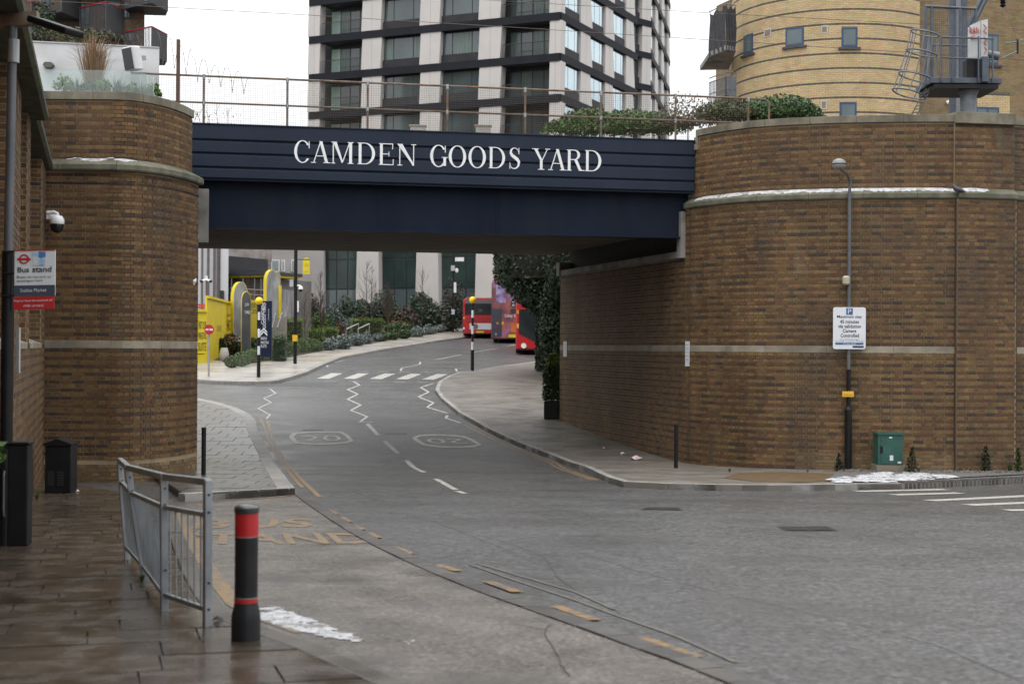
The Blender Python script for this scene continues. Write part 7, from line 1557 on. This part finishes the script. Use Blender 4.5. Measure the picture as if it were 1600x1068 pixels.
# white urn
p = gp(350, 563, .14); UR = thing('planter_urn', 'tall smooth white urn planter beside the yellow hoarding', 'planter', tuple(p)); s_ = F / p.y; hu = 20 / s_; ru = 8 / s_
MB().lathe([(ru * .6, 0), (ru * .95, hu * .25), (ru, hu * .45), (ru * .8, hu * .8), (ru * .62, hu), (ru * .5, hu), (ru * .5, hu * .9)], p, 18).build('body', mat('urn_white', (.46, .45, .42), .6), UR, smooth=True)
# bare saplings
def sapling(px_, pb, ptop, d, lab, multi=1, seed=1, spread=.35, th=.035):
    b0_ = Vector(((px_ - 800) / F * d, d, GF(d) - .05)); zt = at(px_, ptop, d).z; h_ = zt - b0_.z; T_ = thing('bare_tree', lab, 'tree', tuple(b0_), group='bare winter trees'); rg = random.Random(seed); tr_ = MB(); tr_.tube([b0_, b0_ + Vector((0, 0, h_ * .5)), b0_ + Vector((.03, 0, h_ * .98))], [th, th * .7, th * .2], 6); tr_.build('trunk', MATS['bark'], T_); br = MB()
    for m_ in range(multi):
        for i in range(16):
            t = rg.uniform(.25, .95); branch(br, b0_ + Vector((0, 0, h_ * t)), (rg.gauss(0, spread), rg.gauss(0, spread), .8), h_ * .30 * (1.15 - t), th * .35, 2, rg, .35, 2)
    br.build('crown', MATS['bark'], T_)
sapling(572, 520, 405, 104, 'slim bare tree in front of the second tower column', 1, 3); sapling(580, 520, 412, 105, 'thinner bare tree close beside the second column sapling', 1, 4); sapling(659, 505, 412, 112, 'slim bare tree in front of the third tower column', 1, 5); sapling(606, 525, 440, 97, 'dense multi stemmed bare tree between handrails and flax', 3, 6, .3, .06); sapling(500, 520, 425, 96, 'bare birch in front of the first tower column', 2, 7); sapling(505, 520, 460, 90, 'pale forked winter shrub tree behind the lime hedges', 1, 8, .25, .05); sapling(384, 500, 405, 84, 'bare dark tree against the black upper storey', 1, 9); sapling(421, 500, 392, 84, 'bare tree beside the tall arch panel', 1, 10); sapling(476, 535, 455, 78, 'thin leaning bare stem beside the black camera pole', 1, 12); sapling(700, 500, 445, 114, 'bare twiggy tree behind the far camera pole', 1, 13)

# ================================================================== RIGHT SIDE BEYOND THE BRIDGE
IW = thing('ivy_wall', 'tall wall smothered in dark ivy beside the red buses', 'wall', (2.0, 54, G(54)))
iv0, iv1 = Vector(((852 - 800) / F * 64, 64.0)), Vector(((866 - 800) / F * 56.5, 56.5)); iv2 = Vector((4.6, 55.5))
ivp = Path([iv0, iv1, iv2]); vs, fs = ivp.sweep([(-.25, G(50) - .2), (-.25, Z(4.4)), (-.8, Z(4.4)), (-.8, G(50) - .2)], .0, ivp.L); fixn(MB().add(vs, fs).build('wall_core', mat('ivy_core', (.02, .022, .016), .9), IW))
MB().box((1.15, 60.0, Z(3.9)), (2.4, 6.5, 2.2)).build('overhang_core', MATS['ivy_core'], IW); MB().box((3.0, 56.6, Z(3.0)), (3.2, .8, 5.2)).build('overhang_core', MATS['ivy_core'], IW)
mb = MB(); rg = random.Random(21); IV = [(.014, .026, .012), (.020, .035, .015), (.010, .018, .009), (.034, .048, .020)]
for _ in range(46000):
    q = rg.random() * ivp.L; t = rg.random(); c = ivp.pt(q); n_ = ivp.nrm(q); z0 = G(c.y) + .12; bulge = .18 + .30 * (math.sin(q * 1.3) * .5 + .5) * (math.sin(t * 5 + q) * .4 + .6) + 2.05 * max(0, min(1, (t - .42) / .26)) ** .8; o_ = bulge * (.05 + .95 * rg.random() ** .7)
    p = Vector((c.x + n_.x * o_, c.y + n_.y * o_, z0 + (Z(4.9) - z0) * t + rg.gauss(0, .08))); leaves(mb, p, (.04, .04, .04), 1, .095, IV, rng=rg)
leaves(mb, at(862, 500, 56.0), (.55, .4, 1.7), 3500, .095, IV, rng=rg, shell=.2)
mb.build('ivy_leaves', green_l, IW)
p = gp(862, 655, .11); PLT = thing('planter_box', 'black planter box at the far end of the tunnel wall', 'planter', tuple(p)); s_ = F / p.y; MB().box(p + Vector((.08, .25, .27)), (.62, .45, .54)).build('box', black_m, PLT, bevel=.01); MB().box(p + Vector((.08, .25, .545)), (.54, .38, .02)).build('soil', soil_m, PLT)
T_ = thing('conifer_shrub', 'upright bright conifer growing in the black planter box', 'shrub', tuple(p + Vector((.08, .25, .54)))); mb = MB(); rg = random.Random(31)
for _ in range(4200):
    t = rg.random(); a = rg.uniform(0, 6.28); r = .30 * (1 - .6 * t ** 4) * math.sqrt(rg.uniform(.2, 1)); q_ = p + Vector((.04 + math.cos(a) * r, .25 + math.sin(a) * r, .58 + t * 1.40)); cols = [(.035, .065, .02), (.05, .09, .025)] if t < .72 else [(.12, .17, .03), (.09, .14, .03)]; leaves(mb, q_, (.02, .02, .02), 1, .06, cols, rng=rg)
mb.build('foliage', green_l, T_); MB().tube([p + Vector((.08, .25, .54)), p + Vector((.08, .25, 1.8))], [.03, .01], 6).build('stem', MATS['bark'], T_)

# ================================================================== BUSES
bus_red = mat('bus_red', (.42, .012, .018), .3, (.38, .010, .015), scale=.5, coat=.5); bus_glass = mat('bus_glass', (.018, .022, .024), .06, (.03, .035, .036), scale=1.0, spec=.6); tyre_m = mat('tyre', (.012, .012, .012), .8); wheel_m = mat('wheel_rim', (.25, .25, .26), .4, metal=.6)
lamp_r = mat('lamp_red', (.60, .01, .01), .2); lamp_w = mat('lamp_white', (.75, .75, .72), .2); lamp_y = mat('lamp_amber', (.70, .35, .02), .25); plate_y = mat('plate_yellow', (.62, .45, .02), .4)
class Bus:
    """local frame: x to the right seen from the face towards the camera, y away, z up"""
    def __init__(s, name, lab, loc, rz, L, Wd, Hh, body, group='red london buses'):
        s.T = thing(name, lab, 'bus', loc, rz, group); s.M = Matrix.Translation(Vector(loc)) @ Matrix.Rotation(rz, 4, 'Z'); s.L, s.W, s.H = L, Wd, Hh
        prof = [(-Wd/2, .32), (-Wd/2, Hh * .90), (-Wd/2 + .09, Hh * .965), (-Wd/2 + .28, Hh), (Wd/2 - .28, Hh), (Wd/2 - .09, Hh * .965), (Wd/2, Hh * .90), (Wd/2, .32)]
        s.part('body', MB().prism(prof, (0, 0, 0), (1, 0, 0), (0, 0, 1), (0, 1, 0), L), body, bevel=.05)
        for x in (-1, 1):
            for y in (2.4, L - 2.6):
                b = MB().tube([(x * (Wd/2 - .02), y, .48), (x * (Wd/2 - .30), y, .48)], .48, 18); w = s.part('wheel', b, tyre_m); s.part('rim', MB().tube([(x * (Wd/2 - .01), y, .48), (x * (Wd/2 - .06), y, .48)], .27, 14), wheel_m, par=w)
    def part(s, nm, mb, m_, par=None, bevel=0.0):
        mb.v = [tuple(s.M @ Vector(v)) for v in mb.v]; return mb.build(nm, m_, par or s.T, bevel=bevel)
    def plate(s, nm, x0, x1, z0, z1, m_, out=.02, t=.03, par=None, r=.06): # on the face nearest the camera (y = 0)
        return s.part(nm, MB().prism([(a + x0, b + z0) for a, b in rrect(x1 - x0, z1 - z0, min(r, (x1 - x0) / 3, (z1 - z0) / 3), 3)], (0, -out, 0), (1, 0, 0), (0, 0, 1), (0, 1, 0), t), m_, par)
    def side(s, nm, sx, y0, y1, z0, z1, m_, par=None):
        return s.part(nm, MB().box((sx * (s.W / 2 + .004), (y0 + y1) / 2, (z0 + z1) / 2), (.03, y1 - y0, z1 - z0)), m_, par)
    def text(s, st, x0, z0, w, h, m_, out=.06): 
        R3 = s.M.to_3x3(); return flat_text('lettering', st, s.M @ Vector((x0, -out, z0)), R3 @ Vector((1, 0, 0)), UP, w, h, m_, s.T, .004)
# single decker seen from behind
d1 = 104.0; b1 = Bus('single_decker_bus', 'red single decker bus seen from behind at the bend', (at(749, 500, d1).x, d1, G(d1) + .0), R(1), 9.5, 2.4, 3.0, bus_red)
b1.plate('rear_window', -1.06, 1.06, 1.72, 2.55, bus_glass); b1.plate('rear_header', -1.05, 1.05, 2.58, 2.86, mat('header_grey', (.10, .11, .12), .4)); b1.plate('engine_grille', -.95, .95, 1.18, 1.55, mat('bus_red_dark', (.30, .010, .014), .4)); b1.plate('advert_panel', -.72, .88, .66, 1.12, mat('advert_white', (.55, .54, .56), .5, (.45, .46, .50), scale=3)); b1.part('advert_emblem', MB().prism([(-.28 + .19 * math.cos(R(a)), .89 + .19 * math.sin(R(a))) for a in range(0, 360, 20)], (0, -.056, 0), (1, 0, 0), (0, 0, 1), (0, 1, 0), .004), mat('emblem_brown', (.16, .10, .07), .6)); b1.plate('number_plate', -.25, .35, .42, .55, plate_y); b1.plate('bumper', -1.18, 1.18, .32, .40, black_m, out=.05)
for x in (-1.13, 1.13):
    for z, m_ in ((.95, lamp_r), (.75, lamp_w), (1.5, lamp_y), (2.5, lamp_r)): b1.plate('tail_lamp', x - .06, x + .06, z - .08, z + .08, m_)
b1.text('20', -.1, 1.95, .3, .22, mat('dim_amber', (.12, .12, .08), .5), .024); 
for k in range(5): b1.side('side_window', -1, 1.0 + k * 1.55, 2.4 + k * 1.55, 1.4, 2.55, bus_glass)
# double decker seen from behind, wrapped in an advert
wrap = mat('advert_wrap', (.06, .03, .055), .35, (.32, .085, .06), scale=1.1, stain=(.20, .13, .26), stain_scale=1.3, stain_lo=.56, stain_hi=.66, coat=.3)
d2 = 94.5; b2 = Bus('double_decker_bus', 'double decker bus wrapped in a purple and orange advert showing route number', (at(797.0, 500, d2).x, d2, G(d2)), R(-3), 10.8, 2.5, 4.4, wrap)
b2.part('roof_dome', MB().prism([(-1.2, 4.0), (1.2, 4.0), (1.05, 4.33), (.8, 4.46), (-.8, 4.46), (-1.05, 4.33)], (0, .05, 0), (1, 0, 0), (0, 0, 1), (0, 1, 0), 2), bus_red)
b2.plate('dark_corner', -1.23, -.55, .45, 2.3, mat('wrap_dark', (.035, .035, .05), .35)); b2.plate('route_display', .05, .62, 2.45, 2.85, ink); b2.text('27', .12, 2.50, .42, .28, t_white); b2.plate('vent_panel', .02, .42, 2.0, 2.3, ink); b2.plate('orange_panel', .05, .75, .75, 1.4, mat('wrap_orange', (.50, .13, .02), .4, (.40, .08, .03), scale=2)); b2.plate('pale_swirl', -.95, -.3, 2.7, 3.9, mat('wrap_lilac', (.34, .28, .46), .4, (.10, .06, .16), scale=3)); b2.plate('number_plate', -.1, .75, .40, .60, plate_y); b2.plate('bumper', -1.2, 1.2, .28, .36, black_m)
for x in (-.85, -.5): b2.plate('indicator_lamp', x - .08, x + .08, 1.25, 1.45, lamp_y)
for z, m_ in ((1.0, lamp_r), (.75, mat('lamp_blue', (.1, .12, .5), .3)), (.6, lamp_w)): b2.plate('tail_lamp', -1.0, -.86, z - .07, z + .07, m_)
b2.text('Lizzy Clay', -.35, 1.7, 1.1, .25, t_white)
# double decker coming out from behind the ivy
d3 = 79.5; b3 = Bus('double_decker_bus', 'red bus front with dark windscreen emerging from behind the ivy', (at(806, 500, d3).x + 1.27, d3, G(d3)), R(0), 11, 2.52, 4.4, bus_red)
b3.plate('windscreen', -1.10, 1.2, 1.35, 2.55, bus_glass); b3.part('windscreen_sweep', MB().prism([(-1.10, 1.38), (-1.10, 1.2), (-.2, .75), (1.2, .70), (1.2, 1.38)], (0, -.018, 0), (1, 0, 0), (0, 0, 1), (0, 1, 0), .03), bus_glass); b3.plate('upper_window', -1.0, 1.15, 2.95, 4.0, bus_glass); b3.part('headlight', MB().prism([(-.82 + .15 * math.cos(R(a)), .82 + .15 * math.sin(R(a)) - .3) for a in range(0, 360, 20)], (0, -.05, 0), (1, 0, 0), (0, 0, 1), (0, 1, 0), .05), lamp_w); b3.part('headlight', MB().prism([(.82 + .15 * math.cos(R(a)), .52 + .15 * math.sin(R(a))) for a in range(0, 360, 20)], (0, -.05, 0), (1, 0, 0), (0, 0, 1), (0, 1, 0), .05), lamp_w)
b3.plate('yellow_mirror', -1.22, -1.06, 1.5, 1.75, plate_y); b3.plate('yellow_mirror', -1.2, -1.05, 2.3, 2.5, lamp_y); b3.plate('number_plate', .0, .5, .38, .5, plate_y); b3.plate('skirt', -1.22, 1.22, .26, .34, black_m)
